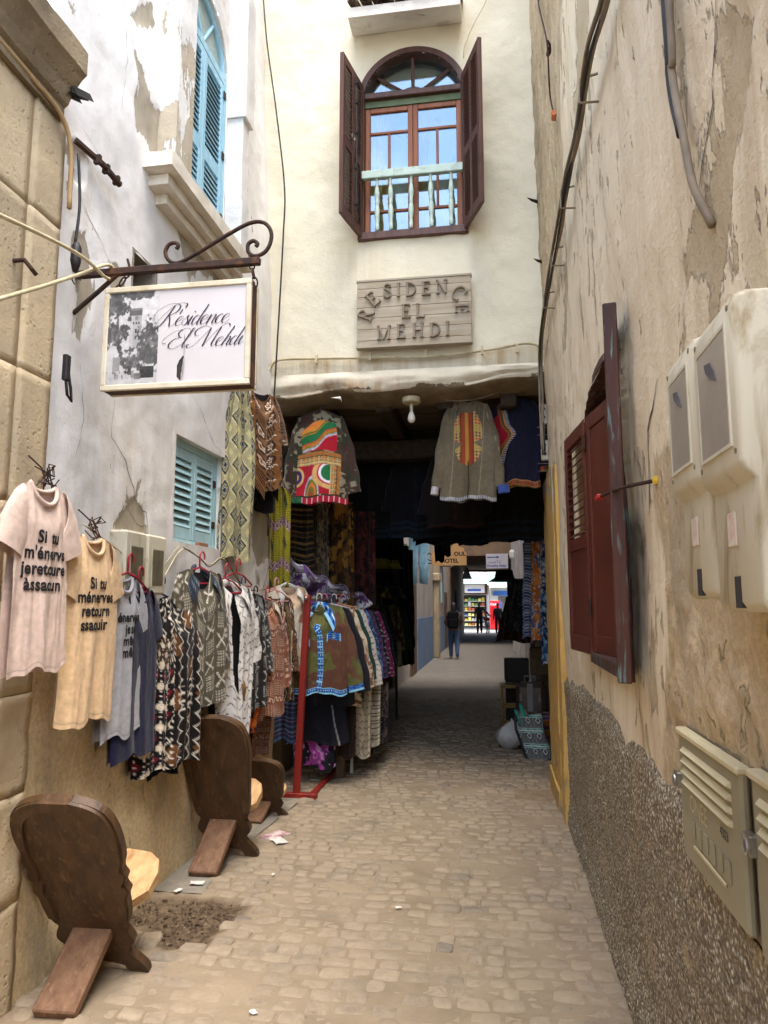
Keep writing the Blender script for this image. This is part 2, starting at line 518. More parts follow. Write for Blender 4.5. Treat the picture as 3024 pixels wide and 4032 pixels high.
M['sign_cream'] = mottled('sign_frame_cream', (206, 198, 176), (184, 172, 146), 5, 0.55, 0.2, 40, 0.003, c3=(164, 146, 112))
M['sign_rust'] = mottled('sign_rust', (74, 44, 28), (46, 28, 20), 6, 0.8, 0.4, 40, 0.004, c3=(112, 66, 36))
# ================================================================== GROUND
def ground_mat():
    m, nt, p = _new('dusty_sand_joints')
    g = nt.nodes.new('ShaderNodeNewGeometry'); pos = g.outputs['Position']
    f = noise(nt, pos, 3.0, 8.0, 0.65, 0.3)
    col = mixc(nt, ramp(nt, f, [(0.3, 0.0), (0.7, 1.0)]), tuple(lin((154, 137, 114))), tuple(lin((128, 113, 93))))
    a = N(nt, 'ShaderNodeAttribute', attribute_name='soil')
    col = mixc(nt, a.outputs['Fac'], col, mixc(nt, ramp(nt, noise(nt, pos, 40.0, 6.0), [(0.35, 0.0), (0.7, 1.0)]), tuple(lin((72, 58, 44))), tuple(lin((112, 94, 74)))))
    a2 = N(nt, 'ShaderNodeAttribute', attribute_name='dark_tan')
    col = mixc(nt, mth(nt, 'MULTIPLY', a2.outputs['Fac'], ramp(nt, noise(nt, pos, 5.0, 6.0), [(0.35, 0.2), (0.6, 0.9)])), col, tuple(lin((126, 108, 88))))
    # far cobbles that are too small to build
    v = N(nt, 'ShaderNodeTexBrick'); v.inputs['Scale'].default_value = 1.0
    v.inputs['Brick Width'].default_value = 0.13; v.inputs['Row Height'].default_value = 0.10; v.inputs['Mortar Size'].default_value = 0.012
    v.inputs['Color1'].default_value = (1, 1, 1, 1); v.inputs['Color2'].default_value = (0.86, 0.86, 0.88, 1); v.inputs['Mortar'].default_value = (0.62, 0.6, 0.58, 1)
    nt.links.new(pos, v.inputs['Vector'])
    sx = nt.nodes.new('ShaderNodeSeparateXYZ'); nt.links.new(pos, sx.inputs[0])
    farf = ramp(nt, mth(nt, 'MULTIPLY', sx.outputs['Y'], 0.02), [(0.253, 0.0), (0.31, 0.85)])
    col = mixc(nt, farf, col, mixc(nt, 1.0, mixc(nt, .75, col, tuple(lin((112, 110, 108)))), v.outputs['Color'], 'MULTIPLY'))  # far floor also greyed and darkened, painting in its dim, cool sky light
    nt.links.new(col, p.inputs['Base Color']); p.inputs['Roughness'].default_value = 0.95; p.inputs['Specular IOR Level'].default_value = 0.15
    bump(nt, p, mth(nt, 'ADD', noise(nt, pos, 90.0, 6.0, 0.7), mth(nt, 'MULTIPLY', noise(nt, pos, 14.0, 4.0), 1.5)), 0.6, 0.006)
    return m
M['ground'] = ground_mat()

def cobble_mat():
    m, nt, p = _new('worn_granite_sett')
    g = nt.nodes.new('ShaderNodeNewGeometry'); oi = nt.nodes.new('ShaderNodeObjectInfo'); pos = g.outputs['Position']
    r = mth(nt, 'FRACT', mth(nt, 'ADD', g.outputs['Random Per Island'], oi.outputs['Random']))
    col = ramp(nt, r, [(0.0, tuple(lin((146, 131, 111)))), (0.3, tuple(lin((156, 140, 119)))), (0.55, tuple(lin((139, 125, 107)))), (0.8, tuple(lin((160, 144, 122)))), (0.95, tuple(lin((133, 121, 106)))), (1.0, tuple(lin((120, 110, 99))))])
    f = noise(nt, pos, 22.0, 8.0, 0.7, 0.4)
    col = mixc(nt, 1.0, col, ramp(nt, f, [(0.25, 0.62), (0.6, 1.06)]), 'MULTIPLY')
    d = noise(nt, pos, 2.4, 6.0, 0.6, 0.3)
    col = mixc(nt, ramp(nt, d, [(0.38, 0.0), (0.60, 0.75)]), col, tuple(lin((157, 140, 117))))
    nt.links.new(col, p.inputs['Base Color']); p.inputs['Roughness'].default_value = 0.9; p.inputs['Specular IOR Level'].default_value = 0.2
    bump(nt, p, mth(nt, 'ADD', noise(nt, pos, 70.0, 6.0, 0.7), mth(nt, 'MULTIPLY', f, 1.6)), 0.7, 0.006)
    return m
M['cobble'] = cobble_mat()

PIT = [(-1.98, 3.95), (-1.52, 4.02), (-1.36, 3.92), (-1.40, 3.45), (-1.58, 3.40), (-1.80, 3.62), (-1.98, 3.60)]
def g_sand(a, b):
    z = (fbm(a*4, b*4, 3, 4)-0.5)*0.018 + (fbm(a*22, b*22, 9, 3)-0.5)*0.008 + 0.0012
    pit = sstep(-0.03, 0.06, poly_sd(a, b, PIT))
    z = z - pit*(0.018 + 0.03*(fbm(a*30, b*30, 5, 4)-0.45))
    return a, b, z
near_a, near_b = grid_lines(-2.25, 0.75, 0.03), grid_lines(2.3, 12.6, 0.03)
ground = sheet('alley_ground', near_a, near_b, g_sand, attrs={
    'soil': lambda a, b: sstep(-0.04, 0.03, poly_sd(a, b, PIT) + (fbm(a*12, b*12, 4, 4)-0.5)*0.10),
    'dark_tan': lambda a, b: sstep(6.0, 9.5, b)*0.5 + sstep(-1.55, -1.95, a)*0.6}, mat=M['ground'])  # mixes in darker tan deeper down the passage and along the left wall
tag(ground, kind='structure')
far_gnd = MB()
far_gnd.add([(-2.25, -9, -0.004), (0.75, -9, -0.004), (0.75, 2.3, -0.004), (-2.25, 2.3, -0.004)], [(0, 1, 2, 3)])
far_gnd.build('near_path', M['ground'], None); tag(bpy.data.objects['near_path'], kind='structure')
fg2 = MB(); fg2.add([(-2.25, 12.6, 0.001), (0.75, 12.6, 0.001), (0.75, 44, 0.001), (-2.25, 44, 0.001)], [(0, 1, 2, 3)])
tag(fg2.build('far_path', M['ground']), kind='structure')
fg3 = MB(); fg3.add([(-200, 44, -0.01), (200, 44, -0.01), (200, 260, -0.01), (-200, 260, -0.01)], [(0, 1, 2, 3)])
M['street'] = mottled('pale_street', (176, 172, 164), (150, 146, 140), 2, 0.9, 0.3, 30, 0.004, world=True)
tag(fg3.build('far_street', M['street']), kind='structure')

# --- cobblestones
def cobble_mesh(k):
    rnd = random.Random(100+k)
    base = [(-.5,-.36),(-.37,-.5),(.36,-.5),(.5,-.37),(.5,.33),(.37,.5),(-.35,.5),(-.5,.37)]
    o = [(x*(1+rnd.uniform(-.13,.04)), y*(1+rnd.uniform(-.15,.05))) for x, y in base]
    v = [(x*1.02, y*1.02, -1.0) for x, y in o] + [(x, y, -0.28+rnd.uniform(-.15,.05)) for x, y in o] + [(x*.86+rnd.uniform(-.02,.02), y*.84+rnd.uniform(-.03,.03), 0.10+rnd.uniform(-.14,.14)) for x, y in o]
    v += [(x*.45, y*.42, 0.22+rnd.uniform(-.16,.14)) for x, y in o[::2]]
    f = []
    for i in range(8):
        j = (i+1) % 8
        f += [(i, j, 8+j, 8+i), (8+i, 8+j, 16+j, 16+i)]
    for i in range(4):
        a, b, c = 16+2*i, 16+(2*i+1) % 8, 16+(2*i+2) % 8
        d, e = 24+i, 24+(i+1) % 4
        f += [(a, b, d), (b, c, e, d)]
    f.append((24, 25, 26, 27))
    return v, f
COB = [cobble_mesh(k) for k in range(16)]
cob_me = []
for k, (v, f) in enumerate(COB):
    me = bpy.data.meshes.new('cobblestone'); me.from_pydata(v, [], f); me.update(); me.materials.append(M['cobble'])
    me.polygons.foreach_set('use_smooth', np.ones(len(me.polygons), dtype=bool)); cob_me.append(me)
spots = []
rc = random.Random(42)
y = 2.55
while y < 12.8:
    h = rc.uniform(0.08, 0.10)
    x = -2.02 + rc.uniform(-0.1, 0)
    while x < 0.58:
        w = rc.uniform(0.085, 0.155)
        cx, cy = x + w/2, y + h/2 + 0.03*math.sin(x*1.7) + rc.uniform(-.006, .006)
        keep = float(poly_sd(np.array([cx]), np.array([cy]), PIT)[0]) < 0.0
        if cx < -1.66 and 3.95 < cy < 6.3: keep = False          # concrete strip along the wall
        if 0.10 < cx < 0.44 and 6.28 < cy < 6.62: keep = False   # inspection cover
        if keep and cx < 0.55: spots.append((cx, cy, w - 0.007, h - 0.007))
        x += w
    y += h
spots.sort(key=lambda s: s[1])
joined = MB()
for i, (cx, cy, w, h) in enumerate(spots):
    k = rc.randrange(16); flip = rc.choice((1, -1))
    rz = rc.uniform(-.05, .05) + (math.pi if rc.random() < .5 else 0)
    zz = 0.003 + rc.uniform(-.009, .008)
    sc = (w*flip, h, 0.024)
    if i < 300:
        o = bpy.data.objects.new('cobblestone', cob_me[k]); COL.objects.link(o)
        o.parent = ground; o.location = (cx, cy, zz); o.scale = (abs(sc[0]), sc[1], sc[2]); o.rotation_euler = (rc.uniform(-.045,.045), rc.uniform(-.035,.035), rz)
    else:
        Mx = Matrix.Translation((cx, cy, zz)) @ Matrix.Rotation(rz, 4, 'Z') @ Matrix.Diagonal((abs(sc[0]), sc[1], sc[2], 1))
        v, f = COB[k]
        joined.add([Mx @ Vector(p) for p in v], f)
jo = joined.build('cobblestone_field', M['cobble'], ground, smooth=True); jo['kind'] = 'stuff'
# concrete strip
M['concrete'] = mottled('grey_concrete', (142, 134, 122), (120, 112, 100), 4, 0.9, 0.4, 40, 0.005, world=True, c3=(160, 146, 126))
def strip_pos(a, b): return a + 0.03*np.sin(b*2.3)*(a > -1.8), b, 0.008 + (fbm(a*9, b*9, 8, 3)-.5)*0.008
sheet('concrete_strip', grid_lines(-2.0, -1.67, .05), grid_lines(4.03, 6.25, .05), strip_pos, mat=M['concrete'], parent=ground)
# soil crumbs in the pit
cr = MB(); rr = random.Random(5)
for i in range(420):
    px, py = rr.uniform(-1.95, -1.36), rr.uniform(3.42, 3.98)
    if poly_sd(np.array([px]), np.array([py]), PIT)[0] < 0.02: continue
    s = rr.uniform(.003, .010)
    Mx = Matrix.Translation((px, py, -0.018+rr.uniform(0, .012))) @ Matrix.Rotation(rr.uniform(0, 6), 4, 'Z')
    cr.add([Mx @ Vector(p) for p in ((-s,-s*.7,0),(s,-s*.8,0),(s*.8,s,0),(-s*.7,s*.8,0),(0,0,s*1.1))], [(0,1,4),(1,2,4),(2,3,4),(3,0,4),(0,3,2,1)])
M['soil'] = mottled('dark_soil', (92, 74, 56), (66, 52, 40), 30, 0.95, 0.4, 80, 0.003, world=True, c3=(150, 130, 104))
so = cr.build('soil_crumbs', M['soil'], ground); so['kind'] = 'stuff'

# ================================================================== LEFT: WHITE HOUSE
XL = -1.98
white_house = empty('white_house', (XL, 4.5, 0), 0, 'weathered white plaster house with blue shutters, behind the hanging garments', 'house')
M['white_wall'] = plaster_mat('peeling_white_plaster', (228, 226, 224), (206, 202, 198), (172, 162, 144), (142, 132, 116), extra=((222, 200, 158), (190, 166, 126)), extra_attr='low', stain=(176, 158, 134), streak=0.7, flake=0.69, rough_amt=0.75)
PEEL_L = [
 [(3.41,4.75),(3.5,4.72),(3.62,4.61),(3.7,4.37),(3.53,4.34),(3.45,4.42),(3.49,4.56)],
 [(3.38,4.9),(3.49,5.1),(3.63,5.22),(3.67,5.07),(3.56,4.95),(3.46,4.89)],
 [(3.47,4.36),(3.51,4.55),(3.71,4.58),(3.89,4.65),(3.93,4.43),(3.8,4.28),(3.73,4.08),(3.62,4.31),(3.49,4.22)],
 [(3.97,4.26),(4.38,4.36),(5.2,4.36),(4.75,3.95),(4.42,3.86),(4.25,3.72),(4.2,3.85),(4.08,3.98)],
 [(2.95,3.37),(3.06,3.45),(3.13,3.32),(3.19,3.15),(3.14,3.01),(3.07,2.84),(3.01,2.89),(3.01,3.12),(2.95,3.18)],
 [(3.28,3.38),(3.42,3.44),(3.5,3.3),(3.45,3.18),(3.33,3.24)],
 [(5.59,2.77),(5.97,2.51),(6.2,2.3),(6.1,2.0),(5.8,1.9),(5.64,2.08),(5.55,2.53)],
 [(5.9,3.1),(6.25,3.2),(6.25,2.5),(6.05,2.5)],
 [(3.45,2.02),(3.67,2.23),(3.81,2.15),(3.87,1.97),(3.75,1.985),(3.45,1.985)],
]
def peel_field(polys, w=0.07, bias=-0.15):
    def f(a, b):
        r = np.full(a.shape, -1.5)
        for po in polys:
            pa = [p[0] for p in po]; pb = [p[1] for p in po]
            m = (a > min(pa)-.25) & (a < max(pa)+.25) & (b > min(pb)-.25) & (b < max(pb)+.25)
            if not m.any(): continue
            sd = poly_sd(a[m], b[m], po)
            r[m] = np.maximum(r[m], np.clip(sd/w, -1.5, 1.5) + bias)
        return r
    return f
SW = (4.18, 4.96, 2.0, 2.68)              # small window opening
UW = (4.03, 4.84, 4.14, 5.60)             # upper window opening, arch above
HOLE = (2.975, 3.74, 0.085, 0.11)         # broken hole in the plaster
NI = (3.56, 3.82, 3.34, 3.58)             # niche
def uw_in(a, b, g=0.0):
    c, r = (UW[0]+UW[1])/2, (UW[1]-UW[0])/2 - g
    return ((abs(a-c) < r) & (b > UW[2]+g) & (b <= UW[3])) | ((b > UW[3]) & (np.hypot(a-c, b-UW[3]) < r))
def lw_hole(a, b):
    return ((a > SW[0]) & (a < SW[1]) & (b > SW[2]) & (b < SW[3])) | uw_in(a, b) | ((a > NI[0]) & (a < NI[1]) & (b > NI[2]) & (b < NI[3]))
pf_l = peel_field(PEEL_L)
def lw_lean(a, b): return -0.055*np.maximum(0, b-3.2)*sstep(4.6, 6.0, a) - 0.06*sstep(5.6, 6.2, a)*sstep(4, 1, b)*0
def lw_pos(a, b):
    d = (fbm(a*1.3, b*1.3, 21, 4)-.5)*0.045 + (fbm(a*9, b*9, 22, 3)-.5)*0.008
    pk = pf_l(a, b) + (fbm(a*14, b*5, 23, 4)-.5)*1.6
    d = d - 0.007*sstep(-.1, .2, pk)
    hd = np.hypot((a-HOLE[0])/HOLE[2], (b-HOLE[1])/HOLE[3]) + (fbm(a*18, b*18, 31, 3)-.5)*0.6
    d = d - 0.10*sstep(1.05, .55, hd)
    d = d + 0.02*sstep(1.25, .9, b)        # thick render at the foot of the wall
    return XL + d + lw_lean(a, b), a, b
A = grid_lines(2.75, 6.22, 0.02, (SW[0], SW[1], UW[0], UW[1], NI[0], NI[1])); B = grid_lines(-0.02, 9.0, 0.022, (SW[2], SW[3], UW[2], NI[2], NI[3]))
def lw_low(a, b): return np.clip(0.5 + (1.22 + 0.10*np.sin(a*2.1) + 0.25*sstep(3.2, 2.8, a) - b)*1.6, -0.6, 1.6)
def lw_stain(a, b):
    s = 0.22 + 0.35*sstep(2.6, 1.3, b) + 0.55*np.exp(-((a-3.6)/.35)**2)*sstep(2.9, 2.2, b)*sstep(1.5, 1.9, b)
    s = s + 0.9*np.exp(-((a-2.98)/.12)**2)*((b > 3.45) & (b < 3.75)) + 0.25*sstep(5.2, 6.2, a)*sstep(3.0, 2.0, b)
    return np.clip(s, 0, 1)
sheet('wall', A, B, lw_pos, lw_hole, {'peel': pf_l, 'low': lw_low, 'stain': lw_stain}, M['white_wall'], white_house)
white_house.location = (0, 0, 0)
# reveals + back of the openings
M['white_plain'] = mottled('white_plaster_plain', (226, 222, 216), (208, 203, 194), 3, 0.9, 0.5, 40, 0.006, world=True, c3=(160, 148, 128))
M['pier'] = plaster_mat('peeling_pier_plaster', (228, 225, 220), (212, 210, 208), (186, 174, 154), (164, 152, 132), stain=(150, 130, 100))
rv = MB()
rv.box((XL-.20, SW[0]-.03, SW[2]-.03), (XL-.005, SW[0], SW[3]+.03)).box((XL-.20, SW[1], SW[2]-.03), (XL-.005, SW[1]+.03, SW[3]+.03))
rv.box((XL-.20, SW[0], SW[3]), (XL-.006, SW[1], SW[3]+.03)).box((XL-.20, SW[0], SW[2]-.03), (XL-.006, SW[1], SW[2]))
rv.build('window_reveal', M['white_plain'], white_house)
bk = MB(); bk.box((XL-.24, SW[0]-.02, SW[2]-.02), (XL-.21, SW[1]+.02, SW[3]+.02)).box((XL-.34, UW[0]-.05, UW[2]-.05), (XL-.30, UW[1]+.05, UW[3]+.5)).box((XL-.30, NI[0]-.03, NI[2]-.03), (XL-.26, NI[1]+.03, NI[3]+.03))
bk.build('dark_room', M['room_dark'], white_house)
# niche lining and pipes
nl = MB(); nl.box((XL-.26, NI[0]-.02, NI[2]-.02), (XL-.004, NI[0], NI[3]+.02)).box((XL-.26, NI[1], NI[2]-.02), (XL-.004, NI[1]+.02, NI[3]+.02)).box((XL-.26, NI[0], NI[3]), (XL-.005, NI[1], NI[3]+.02)).box((XL-.26, NI[0], NI[2]-.02), (XL-.005, NI[1], NI[2]))
nich = nl.build('niche', M['concrete'], white_house)
for k, (py, r) in enumerate(((3.62, .022), (3.67, .02))):
    MB().tube([(XL-.10, py, NI[2]), (XL-.10, py, NI[2]+.10-.02*k), (XL-.14, py, NI[2]+.125-.02*k)], r, 10).build('pipe', M['white_plastic'], nich, smooth=True)

def louvre_leaf(parent, name, x, y0, y1, z0, z1, mat, panels, slat_pitch=0.045, fw=0.05, th=0.035, gapdark=True):
    """a louvred leaf lying in a plane of constant x (local frame of parent): stiles, rails and separate slats"""
    fr = MB()
    fr.cbox((x-th/2, y0, z0), (x+th/2, y0+fw, z1), .004).cbox((x-th/2, y1-fw, z0), (x+th/2, y1, z1), .004)
    ys0, ys1 = y0+fw, y1-fw
    edges = [z0, z0+fw*1.3]
    for (pa, pb) in panels: pass
    zs = [z0]
    for i, (pa, pb) in enumerate(panels):
        fr.box((x-th/2+.002, ys0, zs[-1]), (x+th/2-.002, ys1, pa))
        zs.append(pb)
    fr.box((x-th/2+.002, ys0, zs[-1]), (x+th/2-.002, ys1, z1))
    lf = fr.build(name, mat, parent)
    sm = MB(); Mx = Matrix.Rotation(R(62), 4, 'Y')
    sm.box((-.026, 0, -.004), (.026, ys1-ys0, .004), Mx)
    sme = sm.mesh('slat')
    sme.materials.append(mat)
    for pa, pb in panels:
        n = int((pb-pa)/slat_pitch)
        for k in range(n):
            o = bpy.data.objects.new('slat', sme); COL.objects.link(o); o.parent = parent
            o.location = (x, ys0, pa + (k+.5)*(pb-pa)/n)
    return lf
# small shuttered window (one part with stiles, rails and slats below it)
sw = MB(); fx = XL-.075
sw.box((fx-.03, SW[0], SW[2]), (fx+.03, SW[0]+.045, SW[3])).box((fx-.03, SW[1]-.045, SW[2]), (fx+.03, SW[1], SW[3])).box((fx-.028, SW[0]+.045, SW[3]-.05), (fx+.028, SW[1]-.045, SW[3])).box((fx-.028, SW[0]+.045, SW[2]), (fx+.028, SW[1]-.045, SW[2]+.03))
sw_o = sw.build('shuttered_window', M['bluegrey_paint'], white_house)
mid = (SW[0]+SW[1])/2
for (a, b) in ((SW[0]+.048, mid-.003), (mid+.003, SW[1]-.048)):
    louvre_leaf(sw_o, 'leaf', fx+.012, a, b, SW[2]+.033, SW[3]-.053, M['bluegrey_paint'], [(SW[2]+.11, SW[3]-.12)], 0.05, 0.04, 0.03)
for zz in (2.15, 2.45):
    MB().cbox((fx+.028, SW[1]-.075, zz), (fx+.036, SW[1]-.03, zz+.05), .002).build('hinge', M['rust'], sw_o)
MB().cbox((XL-.10, 4.62, SW[2]+.001), (XL-.02, 4.78, SW[2]+.03), .004).build('brick', mottled('old_brick', (150, 104, 78), (126, 88, 66), 12, .9), sw_o)
# upper arched window
uwx = XL-.045
uwc, uwr = (UW[0]+UW[1])/2, (UW[1]-UW[0])/2
uf = MB()
uf.box((uwx-.03, UW[0], UW[2]), (uwx+.03, UW[0]+.04, UW[3])).box((uwx-.03, UW[1]-.04, UW[2]), (uwx+.03, UW[1], UW[3]))
uf.box((uwx-.028, UW[0]+.04, UW[3]-.03), (uwx+.028, UW[1]-.04, UW[3]+.03))
uw_o = uf.build('arched_window', M['blue_paint'], white_house)
arc = [(uwx, uwc - (uwr-.02)*math.cos(t), UW[3] + (uwr-.02)*math.sin(t)) for t in np.linspace(0, math.pi, 25)]
MB().tube(arc, .026, 6).build('arch_frame', M['blue_paint'], uw_o, smooth=True)
for t in (60, 120):
    MB().tube([(uwx, uwc, UW[3]+.03), (uwx, uwc-(uwr-.03)*math.cos(R(t)), UW[3]+(uwr-.03)*math.sin(R(t)))], .013, 6).build('glazing_bar', M['blue_paint'], uw_o)
fan = [(uwc + (uwr-.03)*math.cos(t), UW[3]+.03 + (uwr-.05)*math.sin(t)) for t in np.linspace(0, math.pi, 17)]
M['milky'] = mottled('milky_glass', (150, 168, 160), (132, 150, 146), 3, 0.25, 0.1, 20, 0.002, spec=0.5)
MB().prism(fan, uwx-.012, uwx-.006, 'yz').build('pane', M['milky'], uw_o)
for (a, b) in ((UW[0]+.043, uwc-.003), (uwc+.003, UW[1]-.043)):
    louvre_leaf(uw_o, 'leaf', uwx+.01, a, b, UW[2]+.005, UW[3]-.033, M['blue_paint'], [(UW[2]+.07, UW[2]+.62), (UW[2]+.72, UW[3]-.09)], 0.042, 0.05, 0.034)
for zz in (4.45, 4.95, 5.45): MB().cbox((uwx+.03, UW[1]-.06, zz), (uwx+.038, UW[1]-.02, zz+.06), .002).build('hinge', M['iron'], uw_o)
ur = MB()
ur.box((XL-.30, UW[0]-.03, UW[2]-.02), (XL-.006, UW[0], UW[3])).box((XL-.30, UW[1], UW[2]-.02), (XL-.006, UW[1]+.03, UW[3]))
for k in range(12):
    t0, t1 = math.pi*k/12, math.pi*(k+1)/12
    q = [(uwc-uwr*math.cos(t), UW[3]+uwr*math.sin(t)) for t in (t0, t1)] + [(uwc-(uwr+.03)*math.cos(t), UW[3]+(uwr+.03)*math.sin(t)) for t in (t1, t0)]
    ur.prism(q, XL-.30, XL-.006, 'yz')
ur.build('window_reveal', M['white_plain'], white_house)
# piers, sill, blocks
def rough_box(name, a, b, mat, parent, peel=None, step=.03, amp=.006, seed=1, label=None):
    """box whose faces are gently uneven, with peel/stain attributes"""
    bm = bmesh.new(); bmesh.ops.create_cube(bm, size=1.0)
    d = [b[i]-a[i] for i in range(3)]
    bmesh.ops.scale(bm, vec=d, verts=bm.verts); bmesh.ops.translate(bm, vec=[(a[i]+b[i])/2 for i in range(3)], verts=bm.verts)
    for ax in range(3):
        n = int(d[ax]/step)
        for k in range(1, min(n, 90)):
            co = [0, 0, 0]; co[ax] = a[ax]+d[ax]*k/min(n, 90); no = [0, 0, 0]; no[ax] = 1
            bmesh.ops.bisect_plane(bm, geom=bm.verts[:]+bm.edges[:]+bm.faces[:], plane_co=co, plane_no=no)
    bm.normal_update()
    co = np.array([v.co[:] for v in bm.verts]); no = np.array([v.normal[:] for v in bm.verts])
    dd = (fbm(co[:,1]*7+co[:,0]*5, co[:,2]*7+co[:,0]*3, seed, 3)-.5)*2*amp
    co2 = co + no*dd[:, None]
    for v, c in zip(bm.verts, co2): v.co = c
    me = bpy.data.meshes.new(name); bm.to_mesh(me); bm.free()
    pk = np.full(len(co), -1.5) if peel is None else peel(co[:,1], co[:,2])
    attr(me, 'peel', pk); attr(me, 'stain', np.full(len(co), .2)); attr(me, 'low', np.full(len(co), -1.0))
    o = obj(name, me, mat, parent)
    smooth_by_angle(o, 35)
    if label: o['label'] = label
    return o
rough_box('pier', (XL-.02, 3.76, 4.215), (XL+.12, 3.99, 6.4), M['pier'], white_house, lambda y, z: 0.12 + (fbm(y*6, z*3.2, 77, 4)-.5)*3.4, seed=3, label='plaster pier with most of its paint peeled away')
rough_box('pier', (XL-.02, 4.862, 4.215), (XL+.12, 4.99, 5.33), M['pier'], white_house, seed=4)
rough_box('pier_block', (XL-.02, 4.845, 5.33), (XL+.145, 5.02, 6.4), M['pier'], white_house, seed=5)
rough_box('pier_block', (XL-.02, 4.852, 4.216), (XL+.132, 5.00, 4.64), M['pier'], white_house, seed=6)
M['sill_plaster'] = plaster_mat('sill_plaster', (222, 214, 200), (206, 196, 178), (164, 148, 118), (128, 114, 92), stain=(120, 100, 70))
rough_box('window_sill', (XL-.03, 3.60, 4.12), (XL+.18, 4.98, 4.213), M['sill_plaster'], white_house, seed=7)
rough_box('sill_moulding', (XL-.03, 3.68, 4.055), (XL+.12, 4.93, 4.119), M['sill_plaster'], white_house, seed=8)
rough_box('sill_moulding', (XL-.03, 3.78, 3.995), (XL+.065, 4.86, 4.054), M['sill_plaster'], white_house, seed=9)
# old iron stay in the broken hole
st = MB(); st.tube([(XL+.00, 2.95, 3.84), (XL+.05, 3.12, 3.815), (XL+.055, 3.27, 3.80)], .017, 6)
for yy in (3.06, 3.14, 3.24): st.box((XL+.03, yy, 3.79), (XL+.065, yy+.02, 3.835))
tag(st.build('iron_wall_stay', M['rust'], None, label='short rusted iron stay sticking out of a broken plaster hole'), cat='iron stay')
def crack(parent, pts, w=.006, plane='yz', off=0.004, mat=None, seed=0):
    """an open crack: a thin dark wedge standing in the plaster"""
    rn = random.Random(seed); P = []
    for i in range(len(pts)-1):
        a, b = np.array(pts[i], float), np.array(pts[i+1], float)
        n = max(2, int(np.linalg.norm(b-a)/.05))
        for k in range(n): P.append(a+(b-a)*k/n + np.array([rn.uniform(-.012,.012), rn.uniform(-.012,.012)]))
    P.append(np.array(pts[-1], float))
    m = MB(); L, Rr = [], []
    for i, p in enumerate(P):
        t = P[min(i+1, len(P)-1)]-P[max(i-1, 0)]; t = t/(np.linalg.norm(t)+1e-9); nn = np.array((-t[1], t[0]))
        ww = w*rn.uniform(.25, 1.0)*math.sin(math.pi*min(.98, max(.04, i/len(P))))**.5
        L.append(p+nn*ww/2); Rr.append(p-nn*ww/2)
    for i in range(len(P)-1):
        q = [L[i], L[i+1], Rr[i+1], Rr[i]]
        vv = [((off if plane == 'yz' else c[0]), (c[0] if plane == 'yz' else off), c[1]) for c in q]
        m.add(vv, [(0, 1, 2, 3)])
    return m, P
M['crack'] = mottled('crack_dark', (70, 60, 50), (50, 42, 36), 8, 0.95)
def wall_crack(parent, pts, surf, w=.006, seed=0):
    m, P = crack(parent, pts, w, seed=seed)
    # lay on the uneven wall
    ya = np.array([v[1] for v in m.v]); za = np.array([v[2] for v in m.v])
    xs, _, _ = surf(ya, za)
    sgn = 1 if parent is white_house else -1
    m.v = [(float(x)+sgn*.0025, y_, z_) for x, y_, z_ in zip(xs, ya, za)]
    return m.build('crack', M['crack'], parent)
for k, (pts, w) in enumerate([
    ([(3.43,2.69),(3.40,2.48),(3.56,2.37),(3.68,2.18),(3.83,2.12),(3.87,1.94)], .008),
    ([(3.0,3.58),(3.2,3.45),(3.35,3.36)], .006), ([(2.98,3.95),(3.2,3.88),(3.4,3.9)], .006),
    ([(3.3,3.0),(3.42,2.86)], .005), ([(4.3,3.05),(4.55,2.9),(4.75,2.75),(4.9,2.7)], .006), ([(3.1,2.75),(3.14,2.5),(3.08,2.3)], .005),
    ([(3.3,5.0),(3.36,4.6),(3.34,4.3)], .004), ([(3.6,2.15),(3.72,2.05),(3.84,2.06)], .006)]):
    wall_crack(white_house, pts, lw_pos, w*.7, 50+k)

# ================================================================== LEFT NEAR: STONE HOUSE
stone_house = empty('stone_house', (0, 0, 0), 0, 'tan dressed-stone house front at the photo edge, with a moulded cornice', 'house')
def stone_mat(name, c1, c2, c3, rough=.95, bs=.6):
    m, nt, p = _new(name)
    g = nt.nodes.new('ShaderNodeNewGeometry'); oi = nt.nodes.new('ShaderNodeObjectInfo'); pos = g.outputs['Position']
    f = noise(nt, pos, 3.0, 8.0, .65, .4); f2 = noise(nt, pos, 1.1, 6.0, .6, .5)
    col = mixc(nt, ramp(nt, f, [(.3, 0.), (.7, 1.)]), tuple(lin(c1)), tuple(lin(c2)))
    col = mixc(nt, ramp(nt, f2, [(.44, 0.), (.66, .9)]), col, tuple(lin(c3)))
    pv = N(nt, 'ShaderNodeTexVoronoi'); pv.inputs['Scale'].default_value = 34.0; nt.links.new(pos, pv.inputs['Vector'])
    pit = mth(nt, 'MULTIPLY', ramp(nt, pv.outputs['Distance'], [(.12, 1.), (.30, 0.)]), ramp(nt, noise(nt, pos, 5., 5., .6), [(.48, 0.), (.6, 1.)]))
    col = mixc(nt, mth(nt, 'MULTIPLY', pit, .30), col, tuple(lin((96, 80, 60))))
    col = mixc(nt, 1.0, col, ramp(nt, oi.outputs['Random'], [(0, .84), (1, 1.06)]), 'MULTIPLY')
    nt.links.new(col, p.inputs['Base Color']); p.inputs['Roughness'].default_value = rough; p.inputs['Specular IOR Level'].default_value = .15
    bump(nt, p, mth(nt, 'SUBTRACT', mth(nt, 'ADD', noise(nt, pos, 60.0, 7.0, .7), mth(nt, 'MULTIPLY', noise(nt, pos, 18.0, 7.0, .7), 1.2)), mth(nt, 'MULTIPLY', pit, .8)), bs, .008)
    return m
M['stone'] = stone_mat('tan_sandstone', (206, 186, 152), (188, 167, 134), (160, 145, 122))
M['stone_dark'] = stone_mat('stained_cornice_stone', (160, 144, 118), (124, 108, 84), (76, 66, 54))
